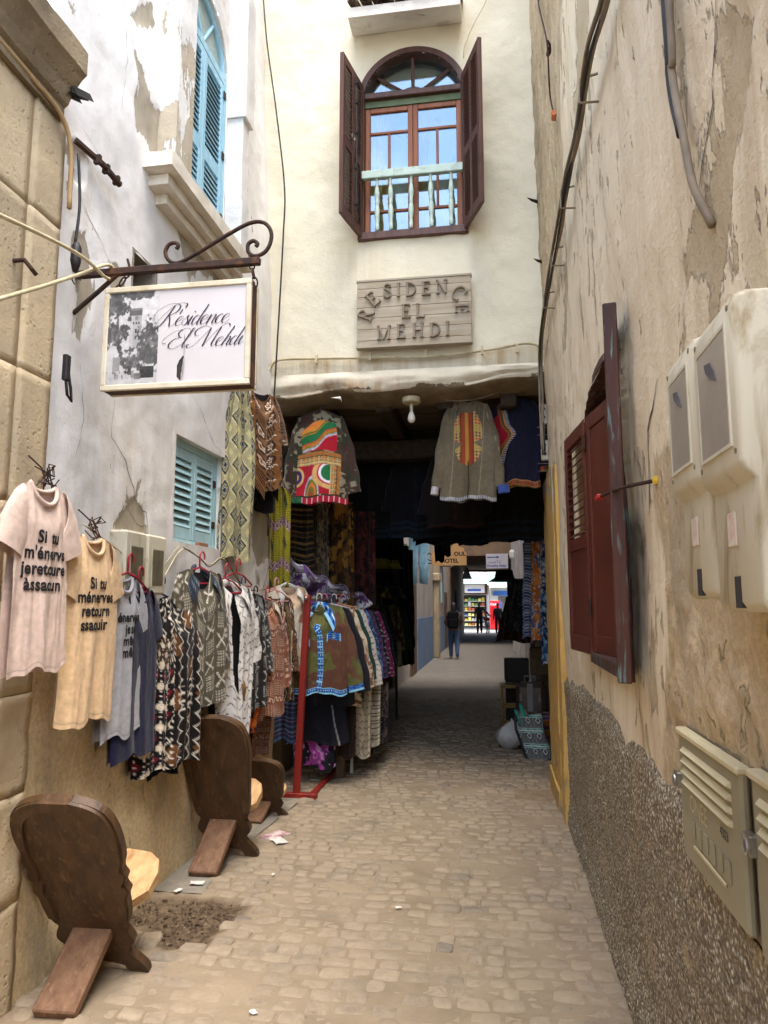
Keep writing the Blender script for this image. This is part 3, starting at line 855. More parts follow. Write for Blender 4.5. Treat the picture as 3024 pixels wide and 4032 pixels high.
M['mortar'] = mottled('sandy_mortar', (164, 142, 110), (138, 118, 90), 8, .95, .5, 60, .004, world=True)
SXF = -1.945
MB().box((-3.2, -8, -.05), (SXF-.005, 2.808, 3.95)).build('wall_core', M['mortar'], stone_house)
zj = [-.02, .42, .84, 1.24, 1.62, 2.02, 2.58, 3.30, 3.80]
rs = random.Random(11)
def stone_block(y0, y1, z0, z1, x, rough, seed, name='stone_block', th=.12):
    nY, nZ = max(3, int((y1-y0)/.035)), max(3, int((z1-z0)/.035))
    A_, B_ = np.linspace(y0, y1, nY+1), np.linspace(z0, z1, nZ+1)
    aa, bb = np.meshgrid(A_, B_, indexing='ij')
    e = np.minimum(np.minimum(aa-y0, y1-aa), np.minimum(bb-z0, z1-bb))
    d = (fbm(aa*8, bb*8+seed, seed, 4)-.5)*rough*2 + (fbm(aa*3+bb*22, bb*7-aa*14, seed+3, 3)-.5)*rough*1.4
    Xf = x + d
    v = np.stack([Xf.ravel(), aa.ravel(), bb.ravel()], 1)
    nb = nZ+1
    i = np.arange(nY)[:, None]*nb + np.arange(nZ)[None, :]
    q = np.stack([i, i+nb, i+nb+1, i+1], -1).reshape(-1, 4).tolist()
    ring = [k*nb for k in range(nY+1)] + [nY*nb+k for k in range(1, nZ+1)] + [k*nb+nZ for k in range(nY-1, -1, -1)] + [k for k in range(nZ-1, 0, -1)]
    n0 = len(v)
    back = v[ring].copy(); back[:, 0] = x-th
    v = np.vstack([v, back])
    for k in range(len(ring)):
        k2 = (k+1) % len(ring)
        q.append([ring[k2], ring[k], n0+k, n0+k2])
    me = fast_mesh(name, v, q)
    return obj(name, me, M['stone'], stone_house, smooth=False)
for i in range(len(zj)-1):
    z0, z1 = zj[i]+.002, zj[i+1]-.002
    rough = .012 if z1 < 1.3 else .0022
    # corner pilaster stone, then the stones behind it
    stone_block(2.60, 2.815, z0, z1, SXF+.008, rough, 200+i)
    yb = 2.594
    while yb > 1.2:
        w = rs.uniform(.34, .58) if z1 < 2.2 else rs.uniform(.4, .7)
        stone_block(max(yb-w, 1.0), yb-.004, z0, z1, SXF, rough, 300+i*9+int(yb*7))
        yb -= w
# corner return (thickness of the stone front)
def cornice_prof():
    return [(0, 3.80), (.03, 3.80), (.03, 3.86), (.05, 3.875), (.07, 3.93), (.11, 3.99), (.13, 4.01), (.13, 4.12), (.0, 4.14)]
cp = [(SXF+px, pz) for px, pz in cornice_prof()]
cb = MB(); yy = np.linspace(-8, 2.76, 160)
base = len(cb.v)
for k, y_ in enumerate(yy):
    for (px, pz) in cp + [(-2.6, 4.14), (-2.6, 3.80)]:
        n_ = (fbm(np.array([y_*6.]), np.array([pz*9.+px*7]), 61, 3)[0]-.5)*.012*sstep(-1.98, -1.9, px)
        cb.v.append((px+n_, y_, pz+n_*.6))
m_ = len(cp)+2
for k in range(len(yy)-1):
    for j in range(m_):
        j2 = (j+1) % m_
        cb.f.append((k*m_+j, k*m_+j2, (k+1)*m_+j2, (k+1)*m_+j))
cb.f.append(tuple((len(yy)-1)*m_+j for j in range(m_)))
cb.build('cornice', M['stone_dark'], stone_house)
MB().box((-2.6, -8, 4.141), (-2.2, 2.6, 4.6)).build('parapet', M['stone'], stone_house)
bs_ = MB()
for k in range(7):
    bs_.add([(SXF+.04+.010*k, 2.74+.02*math.sin(k*2.1), 3.905), (SXF+.07+.010*k, 2.83-.01*(k % 3), 3.93+.012*(k % 2)), (SXF+.06+.010*k, 2.81, 3.96), (SXF+.03+.010*k, 2.72, 3.94)], [(0, 1, 2, 3)])
bs_.build('broken_edge', M['room_dark'], stone_house)
# ================================================================== HOUSE OVER THE PASSAGE
YF = 6.2
bridge_house = empty('bridge_house', (0, 0, 0), 0, 'cream plastered house built over the dark passage, with one arched shuttered window', 'house')
M['facade'] = plaster_mat('cream_facade_plaster', (221, 214, 193), (211, 203, 180), (180, 164, 136), (150, 136, 112), stain=(168, 138, 96), streak=.9)
FW = (-1.165, -0.245, 5.03, 6.48)        # casement opening; flat arch above
FC, FH = (FW[0]+FW[1])/2, (FW[1]-FW[0])/2
ARC_R = (FH*FH + 0.36*0.36)/(2*0.36); ARC_CZ = FW[3] + 0.36 - ARC_R
def fw_in(a, b):
    return ((a > FW[0]) & (a < FW[1]) & (b > FW[2]) & (b <= FW[3])) | ((b > FW[3]) & (abs(a-FC) < FH) & (np.hypot(a-FC, b-ARC_CZ) < ARC_R))
def fa_pos(a, b):
    d = (fbm(a*1.6, b*1.6, 41, 4)-.5)*0.05 + (fbm(a*10, b*10, 42, 3)-.5)*0.007
    return a, YF + d*sstep(0, .12, np.minimum(np.abs(a-FW[0]), np.abs(a-FW[1]))+.03), b
def fa_stain(a, b):
    s = 1.0*((b < 3.83) & (b > 3.45))*(0.25+.75*np.exp(-((a+1.45)/.5)**2)) + .6*np.exp(-((a-.05)/.12)**2)*(b < 3.86)
    s = s + .35*np.exp(-((a+1.2)/.25)**2)*sstep(5.0, 4.85, b)*sstep(4.1, 4.7, b) + .2*sstep(4.0, 3.7, b)
    return np.clip(s, 0, 1)
A = grid_lines(-2.40, 0.56, 0.022, (FW[0], FW[1])); B = grid_lines(3.62, 8.6, 0.022, (FW[2], FW[3]))
sheet('wall', A, B, fa_pos, fw_in, {'peel': lambda a, b: np.full(a.shape, -1.5), 'stain': fa_stain, 'low': lambda a, b: a*0-1}, M['facade'], bridge_house)
# upper body and roof of the house
hb = MB(); hb.box((-2.6, 6.45, 3.72), (.9, 9.2, 8.6)).box((-2.6, 9.2, 3.72), (.9, 14.2, 3.95))  # tall part shaped short behind, so sky light reaches the passage end
hb.build('house_body', M['white_plain'], bridge_house)
MB().box((-2.6, 6.1, 8.601), (.9, 9.3, 8.75)).build('roof_slab', M['white_plain'], bridge_house)
# lintel beam: old trunk, plastered on its face
def lin_prof(x):
    zb = 3.462 + (x+1.97)*0.041 + .018*math.sin(x*3.1) + .012*math.sin(x*8.3+1)
    return zb
M['lintel'] = plaster_mat('flaking_lintel', (222, 215, 196), (206, 197, 176), (132, 116, 92), (104, 90, 70), stain=(166, 126, 78), streak=1.2)
nx = 130; xs = np.linspace(-2.06, .56, nx); lv = []; rows = 16
ang = np.linspace(0, 1, rows)
for x in xs:
    zb = lin_prof(x)
    for t in ang:
        # front face then rounded belly, underside going back
        if t < .55:
            k = t/.55; yy = 6.165 - .02*math.sin(k*math.pi); zz = 3.70 + (zb+.035-3.70)*k
        elif t < .7:
            k = (t-.55)/.15; yy = 6.165 + .04*k*k; zz = zb + .035*(1-k)
        else:
            k = (t-.7)/.3; yy = 6.205 + .33*k; zz = zb - .05*math.sin(k*math.pi*.5)
        n1 = (fbm(np.array([x*5.]), np.array([t*9.]), 91, 4)[0]-.5)
        n2 = (fbm(np.array([x*3.2]), np.array([t*34.]), 92, 3)[0]-.5)
        dent = 0
        for (hx, ht, hw, hh) in ((-1.83, .44, .16, .05), (-1.45, .46, .10, .04), (-1.62, .50, .12, .03), (-.12, .47, .14, .05), (.18, .40, .12, .04)):
            dent += math.exp(-((x-hx+(t-ht)*.4)/hw)**2 - ((t-ht)/hh)**2)
        lv.append((x, yy + n1*.03 + n2*.012*(1 if t > .3 else .3) + dent*.10, zz + n1*.012))
lv = np.array(lv); i = np.arange(nx-1)[:, None]*rows + np.arange(rows-1)[None, :]
q = np.stack([i, i+1, i+rows+1, i+rows], -1).reshape(-1, 4)
me = fast_mesh('lintel_beam', lv, q)
tt = np.tile(ang, nx); xx = np.repeat(xs, rows)
attr(me, 'peel', np.where(tt > .60, 1.2, -1.3 + 1.5*sstep(.36, .52, tt)*(fbm(xx*2.2, tt*3, 95, 3) > .50) + .0))
attr(me, 'stain', np.clip(sstep(.1, .5, tt)*(0.2+.8*np.exp(-((xx+1.4)/.5)**2)), 0, 1)); attr(me, 'low', np.full(len(lv), -1.0))
lint = obj('lintel_beam', me, M['lintel'], bridge_house, smooth=True)
# paint flake curling off the beam
MB().add([(-1.45, 6.14, 3.46), (-1.36, 6.12, 3.462), (-1.345, 6.10, 3.44), (-1.34, 6.10, 3.395), (-1.352, 6.11, 3.43)], [(0, 1, 2, 4), (2, 3, 4)]).build('paint_flake', M['white_plain'], lint)

# ---- casement window
win = empty('casement_window', (0, 0, 0)); win.parent = bridge_house
yw = YF + .055
fr = MB()       # outer painted frame with sill
fr.box((FW[0]-.045, YF-.012, FW[2]-.062), (FW[0]+.001, YF+.16, FW[3]+.02)).box((FW[1]-.001, YF-.014, FW[2]-.062), (FW[1]+.045, YF+.16, FW[3]+.02))
fr.cbox((FW[0]-.05, YF-.055, FW[2]-.075), (FW[1]+.05, YF+.16, FW[2]-.002), .006)
fr.build('frame', M['brown_wood'], win)
half = math.asin(min(1, (FH+.02)/(ARC_R+.02)))
arc_m = MB(); nA = 28
for k in range(nA):
    t0, t1 = -half+2*half*k/nA, -half+2*half*(k+1)/nA
    q = [(FC+(ARC_R-.005)*math.sin(t0), ARC_CZ+(ARC_R-.005)*math.cos(t0)), (FC+(ARC_R-.005)*math.sin(t1), ARC_CZ+(ARC_R-.005)*math.cos(t1)),
         (FC+(ARC_R+.05)*math.sin(t1), ARC_CZ+(ARC_R+.05)*math.cos(t1)), (FC+(ARC_R+.05)*math.sin(t0), ARC_CZ+(ARC_R+.05)*math.cos(t0))]
    arc_m.prism(q, YF-.02, YF+.15, 'xz')
arc_m.build('arch_trim', M['brown_wood'], win)
# transom + fanlight
TZ = 6.44
MB().cbox((FW[0], YF+.0, TZ-.03), (FW[1], YF+.12, TZ+.03), .006).build('transom', M['brown_wood'], win)
MB().box((FW[0], YF+.045, TZ-.095), (FW[1], YF+.12, TZ-.031)).build('transom_underside', mottled('dull_green_paint', (108, 122, 92), (92, 106, 80), 9, .7), win)
fanm = MB(); 
pts = [(FC+(ARC_R-.005)*math.sin(t), ARC_CZ+(ARC_R-.005)*math.cos(t)) for t in np.linspace(-half*.985, half*.985, 21)]
poly = [(FW[0]+.005, TZ+.03)] + pts + [(FW[1]-.005, TZ+.03)]
MB().prism(poly[::-1], yw+.03, yw+.036, 'xz').build('pane', M['glass'], win)
for dx, tx in ((-.16, -.36), (0, 0), (.16, .36)):
    top = ARC_CZ + math.sqrt(max(.01, ARC_R**2 - tx**2)) - .005
    MB().tube([(FC+dx*.35, yw+.015, TZ+.03), (FC+tx*.95, yw+.015, top)], .019, 4).build('glazing_bar', M['brown_wood'], win)
MB().prism([(FC+.10*math.cos(t), TZ+.028+.05*math.sin(t)) for t in np.linspace(0, math.pi, 11)], yw-.012, yw+.03, 'xz').build('fan_boss', M['brown_wood'], win)
# two casements with glazing bars and panes
ztop = TZ-.098
for side in (0, 1):
    x0 = FW[0]+.002 if side == 0 else FC+.001
    x1 = FC-.001 if side == 0 else FW[1]-.002
    c = MB(); sw_ = .048
    c.cbox((x0, yw, FW[2]), (x0+sw_, yw+.045, ztop), .005).cbox((x1-sw_, yw, FW[2]), (x1, yw+.045, ztop), .005)
    c.cbox((x0+sw_, yw+.002, ztop-.05), (x1-sw_, yw+.043, ztop), .005).cbox((x0+sw_, yw+.002, FW[2]), (x1-sw_, yw+.043, FW[2]+.06), .005)
    c.build('casement', M['sash_wood'], win)
    gx0, gx1 = x0+sw_, x1-sw_
    zr = [FW[2]+.06, 5.30, 5.74, 6.10, ztop-.05]
    zr = [FW[2]+.06, 5.285, 5.68, 6.085, ztop-.05]
    for z_ in zr[1:-1]:
        MB().cbox((gx0, yw+.006, z_-.013), (gx1, yw+.04, z_+.013), .004).build('glazing_bar', M['sash_wood'], win)
    gm = (gx0+gx1)/2
    for k, (za, zb) in enumerate(zip(zr[:-1], zr[1:])):
        za2, zb2 = za+(.013 if k else 0), zb-(.013 if k < 3 else 0)
        if k in (1, 2):
            MB().cbox((gm-.012, yw+.007, za2), (gm+.012, yw+.039, zb2), .004).build('glazing_bar', M['sash_wood'], win)
            cells = ((gx0, gm-.012), (gm+.012, gx1))
        else: cells = ((gx0, gx1),)
        for (ca, cb_) in cells:
            MB().box((ca, yw+.02, za2), (cb_, yw+.024, zb2)).build('pane', M['glass'], win)
# room and curtains behind the glass
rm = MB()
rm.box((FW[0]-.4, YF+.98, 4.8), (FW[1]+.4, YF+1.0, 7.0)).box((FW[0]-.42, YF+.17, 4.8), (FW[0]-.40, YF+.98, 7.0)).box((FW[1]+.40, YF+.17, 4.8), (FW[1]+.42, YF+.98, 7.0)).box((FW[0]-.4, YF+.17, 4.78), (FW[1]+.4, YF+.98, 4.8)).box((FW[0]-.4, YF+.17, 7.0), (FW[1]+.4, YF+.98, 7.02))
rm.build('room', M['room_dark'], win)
def curtain(xa, xb, xa2, xb2, nm):
    A_ = np.linspace(0, 1, 40); B_ = np.linspace(0, 1, 24)
    def pos(a, b):
        x = (xa+(xb-xa)*a)*(1-b) + (xa2+(xb2-xa2)*a)*b
        return x, YF+.17+.022*np.sin(a*26+b*2)+.01*np.sin(a*11), 6.72 - b*1.72
    sheet(nm, A_, B_, pos, mat=M['curtain'], parent=win)
curtain(-1.16, -.95, -1.12, -.90, 'curtain'); curtain(-.66, -.56, -.66, -.61, 'curtain')
# balustrade
bal = empty('balustrade', (0, 0, 0)); bal.parent = bridge_house
MB().cbox((FW[0]-.01, YF-.075, 5.545), (FW[1]+.01, YF-.02, 5.625), .006).build('rail', M['mint_paint'], bal)
prof = [(.014, 0), (.020, .01), (.020, .06), (.014, .07), (.020, .085), (.014, .10), (.022, .13), (.026, .18), (.022, .23), (.015, .26), (.021, .275), (.015, .29), (.023, .33), (.026, .37), (.018, .42), (.013, .45), (.018, .465), (.011, .50), (.014, .515)]
bme = MB().lathe(prof, 12).mesh('baluster'); bme.materials.append(M['mint_paint'])
bme.polygons.foreach_set('use_smooth', np.ones(len(bme.polygons), dtype=bool))
for bx in (-1.03, -.90, -.715, -.525, -.345):
    o = bpy.data.objects.new('baluster', bme); COL.objects.link(o); o.parent = bal; o.location = (bx, YF-.045, FW[2]); o.rotation_euler = (0, random.uniform(-.02, .02), 0)
# shutters: louvred leaves swung open, hinged at the frame
def facade_shutter(hx, ang, label, sgn):
    s = empty('shutter', (hx, YF-.02, 0)); s.parent = bridge_house; s.rotation_euler = (0, 0, ang); s['label'] = label
    w, z0, z1, th = .47, 4.985, 6.53, .036
    f = MB()
    def X(a, b): return (a, b) if sgn > 0 else (-b, -a)
    for (a, b) in ((0, .06), (w/2-.028, w/2+.028), (w-.06, w)):
        xa, xb = X(a, b); f.cbox((xa, -th/2, z0), (xb, th/2, z1), .004)
    rails = ((z0, z0+.09), (5.66, 5.75), (z1-.08, z1))
    for (a, b) in ((.06, w/2-.028), (w/2+.028, w-.06)):
        xa, xb = X(a, b)
        for (ra, rb) in rails: f.box((xa, -th/2+.002, ra), (xb, th/2-.002, rb))
    f.build('shutter_frame', M['brown_wood'], s)
    sl = MB(); ww = w/2-.028-.06
    Mx = Matrix.Rotation(R(-38), 4, 'X'); sl.box((-ww/2, -.024, -.0035), (ww/2, .024, .0035), Mx)
    sme = sl.mesh('slat'); sme.materials.append(M['brown_wood'])
    for (a, b) in ((.06, w/2-.028), (w/2+.028, w-.06)):
        xa, xb = X(a, b)
        for (pa, pb) in ((z0+.09, 5.66), (5.75, z1-.08)):
            n = 17
            for k in range(n):
                o = bpy.data.objects.new('slat', sme); COL.objects.link(o); o.parent = s; o.location = ((xa+xb)/2, 0, pa+(k+.5)*(pb-pa)/n)
    return s
shl = facade_shutter(FW[0]-.02, R(180+78), 'brown louvred shutter with an iron bolt and ring', 1)
shr = facade_shutter(FW[1]+.02, R(-69), 'brown louvred shutter swung wide beside the sunny wall', 1)
bolt = MB().tube([(.20, .032, 5.15), (.20, .032, 6.45)], .008, 6)
for z_ in (5.2, 5.55, 5.9, 6.2, 6.4): bolt.box((.185, .018, z_), (.215, .045, z_+.03))
bolt.build('bolt', M['iron'], shl)
MB().tube([(.30+.03*math.cos(t), .045, 5.80+.03*math.sin(t)) for t in np.linspace(0, 2*math.pi, 15)], .006, 6).build('ring', M['steel'], shl)
# ---- little tiled canopy over the window
can = empty('canopy', (0, 0, 0)); can.parent = bridge_house
cm = MB(); cy = 5.85
cm.add([(-1.256, cy, 6.975), (-.225, cy, 6.97), (-.225, 6.19, 7.085), (-1.28, 6.19, 7.08), (-1.256, cy, 7.075), (-.225, cy, 7.07), (-.225, 6.19, 7.25), (-1.28, 6.19, 7.25)],
       [(0,1,2,3),(4,7,6,5),(0,4,5,1),(1,5,6,2),(2,6,7,3),(3,7,4,0)])
cm.build('canopy_slab', M['white_plain'], can)
M['tile'] = mottled('old_green_roof_tile', (132, 104, 84), (96, 84, 68), 14, .7, .5, 50, .006, c3=(86, 98, 70), world=True)
tm = MB(); seg = 8
for e in range(seg):
    a0, a1 = math.pi*e/seg, math.pi*(e+1)/seg
    def pp(a, y, r, z): return (r*math.cos(a), y, z+r*math.sin(a))
    for (r0, r1) in ((.052, .046),):
        tm.add([pp(a0, 0, r0, 0), pp(a1, 0, r0, 0), pp(a1, .30, r1, .16), pp(a0, .30, r1, .16)], [(0, 1, 2, 3)])
        tm.add([pp(a0, 0, r0-.011, 0), pp(a1, 0, r0-.011, 0), pp(a1, .30, r1-.011, .16), pp(a0, .30, r1-.011, .16)], [(3, 2, 1, 0)])
        tm.add([pp(a0, 0, r0, 0), pp(a1, 0, r0, 0), pp(a1, 0, r0-.011, 0), pp(a0, 0, r0-.011, 0)], [(3, 2, 1, 0)])
tme = tm.mesh('roof_tile'); tme.materials.append(M['tile'])
rt = random.Random(3)
for k in range(10):
    for row in range(2):
        o = bpy.data.objects.new('roof_tile', tme); COL.objects.link(o); o.parent = can
        o.location = (-1.20 + k*.104 + rt.uniform(-.006, .006), 5.80 + row*.2 + rt.uniform(-.012, .012), 7.095 + row*.11); o.rotation_euler = (rt.uniform(-.05, .03), rt.uniform(-.05, .05), rt.uniform(-.04, .04))
# ---- passage shell
passage = empty('passage', (0, 0, 0), 0, None, None, None, 'structure')
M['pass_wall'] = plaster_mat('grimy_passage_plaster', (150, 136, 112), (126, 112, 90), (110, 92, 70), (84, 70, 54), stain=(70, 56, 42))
def pw_pos(xc, s):
    return lambda a, b: (xc + s*((fbm(a*2, b*2, 55, 4)-.5)*.05), a, b)
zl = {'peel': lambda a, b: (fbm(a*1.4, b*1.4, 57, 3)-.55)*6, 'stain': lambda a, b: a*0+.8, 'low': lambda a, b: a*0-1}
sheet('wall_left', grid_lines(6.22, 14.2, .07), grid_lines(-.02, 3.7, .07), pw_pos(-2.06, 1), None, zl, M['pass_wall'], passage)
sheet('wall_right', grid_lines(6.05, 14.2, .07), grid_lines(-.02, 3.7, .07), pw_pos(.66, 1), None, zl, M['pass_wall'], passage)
M['joist'] = plank_wood('sooty_joist_wood', (66, 54, 42), (44, 36, 30), .85, axis=1)
M['ceil_board'] = plank_wood('sooty_ceiling_board', (104, 88, 68), (74, 62, 48), .9, axis=0)
rj = random.Random(4)
for k in range(35):
    y0 = 6.50 + k*.22
    MB().box((-2.1, y0+.006, 3.56+rj.uniform(-.01, .01)), (.72, y0+.214, 3.60)).build('plank', M['ceil_board'], passage)
for x in (-1.72, -1.10, -.52, .06):
    MB().cbox((x, 6.45, 3.40), (x+.15, 14.2, 3.555), .015).build('joist', M['joist'], passage)
MB().cbox((-2.06, 7.55, 3.18), (.66, 7.80, 3.39), .02).build('cross_beam', M['joist'], passage)
MB().cbox((-2.06, 13.9, 3.05), (.66, 14.2, 3.39), .02).build('cross_beam', M['joist'], passage)
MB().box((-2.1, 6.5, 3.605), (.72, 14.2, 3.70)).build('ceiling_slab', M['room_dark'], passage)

# ---- facade fittings
# wooden sign board
sb = empty('wooden_name_board', (-.69, 6.12, 4.21), 0, 'weathered grey wooden board with raised letters RESIDENCE EL MEHDI above the passage', 'sign')
sbw, sbz0, sbz1 = .512, -.30, .30
pl = [(-.30, -.245), (-.243, -.075), (-.073, .10), (.102, .262)]
pb = [-.30, -.252, -.115, -.095, .02, .04, .135, .15, .26]
zz = [-.30, -.255, -.15, -.045, .055, .155, .235, .30]
for a, b in zip(zz[:-1], zz[1:]):
    MB().cbox((-sbw, -.03, a+.0012), (sbw, .02, b-.0012), .003).build('plank', M['grey_wood'], sb)
MB().box((-sbw-.008, -.034, .301), (sbw+.008, .03, .318)).build('edge_strip', M['grey_wood'], sb)
MB().box((-sbw-.006, -.048, -.325), (sbw+.006, .03, -.302)).build('edge_strip', M['grey_wood'], sb)
def letter(ch):
    """serif capitals as bars and arcs in a box 0..w x 0..1"""
    S, w = [], .62
    def bar(x0, y0, x1, y1, t): S.append(([(x0, y0), (x1, y1)], t))
    def arc(cx, cy, rx, ry, a0, a1, t, n=12): S.append(([(cx+rx*math.cos(R(a0+(a1-a0)*k/n)), cy+ry*math.sin(R(a0+(a1-a0)*k/n))) for k in range(n+1)], t))
    T, H = .13, .055
    def stem(x): bar(x, 0, x, 1, T); bar(x-.12, .03, x+.12, .03, H); bar(x-.12, .97, x+.12, .97, H)
    if ch == 'I': w = .3; stem(.15)
    elif ch == 'E':
        stem(.14); bar(.14, .97, .58, .97, H); bar(.57, .99, .57, .82, H); bar(.14, .52, .44, .52, H); bar(.44, .62, .44, .42, H); bar(.14, .03, .60, .03, H); bar(.60, .01, .60, .20, H)
    elif ch == 'L': stem(.14); bar(.14, .03, .58, .03, H); bar(.58, .01, .58, .22, H)
    elif ch == 'H': w = .78; stem(.14); stem(.64); bar(.14, .5, .64, .5, H)
    elif ch == 'N': w = .8; bar(.12, 0, .12, 1, .06); bar(0, .03, .24, .03, H); bar(.12, .97, .66, .03, T); bar(.66, 0, .66, 1, .06); bar(.54, .97, .78, .97, H); bar(0, .97, .14, .97, H)
    elif ch == 'M': w = .95; bar(.12, 0, .12, 1, .07); bar(0, .03, .26, .03, H); bar(.12, .96, .46, .03, T); bar(.46, .03, .80, .96, .07); bar(.80, 0, .80, 1, T); bar(.68, .03, .94, .03, H); bar(.80, .97, .94, .97, H); bar(0, .97, .14, .97, H)
    elif ch == 'D': w = .74; stem(.14); arc(.22, .5, .46, .47, 90, -90, .10, 16); bar(.14, .97, .24, .97, H); bar(.14, .03, .24, .03, H)
    elif ch == 'R': w = .72; stem(.14); arc(.26, .74, .26, .23, 90, -90, .09, 12); bar(.14, .97, .28, .97, H); bar(.14, .51, .28, .51, H); bar(.30, .50, .60, .04, .11); bar(.54, .03, .72, .03, H)
    elif ch == 'C': w = .78; arc(.44, .5, .38, .47, 48, 312, .10, 20); bar(.70, .72, .70, .98, H); bar(.70, .02, .70, .22, H)
    elif ch == 'S':
        w = .6; P = crom([(.52, .80), (.46, .93), (.30, .97), (.13, .88), (.10, .72), (.24, .58), (.42, .46), (.52, .30), (.46, .10), (.28, .03), (.10, .10), (.06, .22)], 4)
        S.append(([tuple(p) for p in P], .10)); bar(.54, .74, .54, .98, H); bar(.05, .02, .05, .28, H)
    return S, w
def letter_mesh(ch, h, cx, cz, rot=0, depth=.022, wscale=1.0):
    S, w = letter(ch); m = MB(); k = 0
    ca, sa = math.cos(rot), math.sin(rot)
    for P, t in S:
        P = [np.array(p, float) for p in P]
        for i in range(len(P)-1):
            a, b = P[i], P[i+1]; d = b-a; L = np.linalg.norm(d); d = d/L; n_ = np.array((-d[1], d[0]))*t/2
            ext = d*(t*.18 if len(P) > 2 else 0)
            quad = [a-ext-n_, b+ext-n_, b+ext+n_, a-ext+n_]; out = []
            for qx, qz in quad:
                lx, lz = (qx-w/2)*h*wscale, (qz-.5)*h
                out.append((cx+lx*ca-lz*sa, cz+lx*sa+lz*ca))
            m.prism(out, -.031-depth-.0004*(k % 9), -.029, 'xz'); k += 1
    return m
for ch, cx, cz, rot, h in [('R', -.429, -.012, 66, .135), ('E', -.366, .130, 40, .135), ('S', -.234, .198, 3, .128), ('I', -.133, .203, 0, .128), ('D', -.021, .200, 0, .128), ('E', .115, .198, 0, .128), ('N', .257, .205, 0, .128),
                           ('C', .405, .135, -50, .14), ('E', .432, -.005, -90, .125), ('E', -.067, -.003, 0, .13), ('L', .061, -.005, 0, .13),
                           ('M', -.264, -.19, 0, .13), ('E', -.113, -.188, 0, .13), ('H', .041, -.186, 0, .13), ('D', .1915, -.19, 0, .13), ('I', .303, -.186, 0, .13)]:
    letter_mesh(ch, h, cx, cz, R(rot)).build('letter', M['grey_wood_dark'], sb)
# conduit along the lintel
cpts = [(-2.03, 6.13, 3.30), (-2.035, 6.13, 3.55), (-2.03, 6.13, 3.74), (-1.98, 6.14, 3.825), (-1.85, 6.145, 3.845), (-1.4, 6.145, 3.83), (-.9, 6.145, 3.81), (-.5, 6.145, 3.80), (0, 6.145, 3.835), (.25, 6.145, 3.87), (.38, 6.14, 3.85), (.44, 6.12, 3.76), (.455, 6.11, 3.66)]
co = MB().tube([(-1.90, 6.3, 3.08), (-1.99, 6.16, 3.20)] + [tuple(p) for p in crom(cpts, 6)], .013, 8).build('painted_conduit', M['cream_cable'], None, smooth=True)
tag(co, 'cream painted cable running along the lintel above the passage', 'cable')
for x in (-1.6, -1.1, -.6, -.1, .2): MB().box((x, 6.128, 3.79), (x+.022, 6.16, 3.865)).build('clip', M['cream_cable'], co)
# bulb and rose
lamp = empty('ceiling_lamp', (-.741, 6.33, 3.43), 0, 'bare white bulb hanging from a round rose under the lintel', 'lamp')
MB().lathe([(.075, .0), (.085, .012), (.085, .05), (.0, .055)], 24, (0, 0, 0)).build('rose', M['cream_cable'], lamp, smooth=False)
MB().lathe([(.014, -.075), (.016, -.07), (.016, -.02), (.010, .0)], 14).build('socket', M['white_plastic'], lamp, smooth=True)
M['bulb'] = mottled('opal_bulb', (214, 208, 196), (204, 198, 186), 3, .25, 0, 10, .001, spec=.5)
MB().lathe([(.001, -.185), (.018, -.18), (.032, -.165), (.036, -.145), (.032, -.12), (.02, -.09), (.014, -.075)], 18).build('bulb', M['bulb'], lamp, smooth=True)
# black cable down the left of the facade
cab = [tuple(p) for p in crom([(-2.20, 6.13, 7.9), (-2.12, 6.10, 7.1), (-2.00, 6.08, 6.3), (-1.90, 6.07, 5.5), (-1.90, 6.06, 5.0), (-1.92, 6.06, 4.4), (-1.945, 6.06, 3.75), (-1.96, 6.05, 3.3), (-1.98, 6.03, 2.75), (-1.96, 5.98, 2.2)], 8)]
tag(MB().tube(cab, .008, 6).build('black_cable', M['black_rubber'], smooth=True), 'thin black cable hanging down the pale facade beside the corner', 'cable')
tag(MB().tube([tuple(p) for p in crom([(.11, 6.1, 7.6), (.02, 6.12, 7.25), (-.12, 6.15, 7.0), (-.20, 6.17, 6.82), (-.215, 6.17, 6.70)], 6)], .004, 5).build('white_wire', M['cream_cable'], smooth=True), 'thin pale wire slanting down to the arched window frame', 'wire')
for k, (x, z, lb) in enumerate(((.40, 5.15, 'upper rusty spike jutting from the corner beside the arched window'), (.44, 4.58, 'lower rusty spike jutting from the corner above the wooden board'))):
    tag(MB().tube([(x+.06, 6.12, z), (x+.01, 6.09, z+.003), (x-.03, 6.05, z-.004), (x-.07, 6.02, z+.004)], [.012, .016, .012, .003], 6).build('iron_spike', M['rust']), lb, 'spike')
# inspection cover in the paving
ic = empty('inspection_cover', (.27, 6.45, .003), 0, 'flat cast inspection cover set in the cobbles near the yellow doorway', 'manhole cover')
M['cast'] = mottled('dusty_cast_iron', (150, 130, 104), (124, 106, 84), 12, .85, .4, 60, .003, world=True)
MB().cbox((-.16, -.165, -.03), (.16, .165, .012), .004).build('plate', M['cast'], ic)
for i in range(7):
    for j in range(3):
        MB().cbox((-.125+i*.036, -.11+j*.075, .0122), (-.125+i*.036+.022, -.11+j*.075+.05, .018), .002).build('raised_bar', M['cast'], ic)
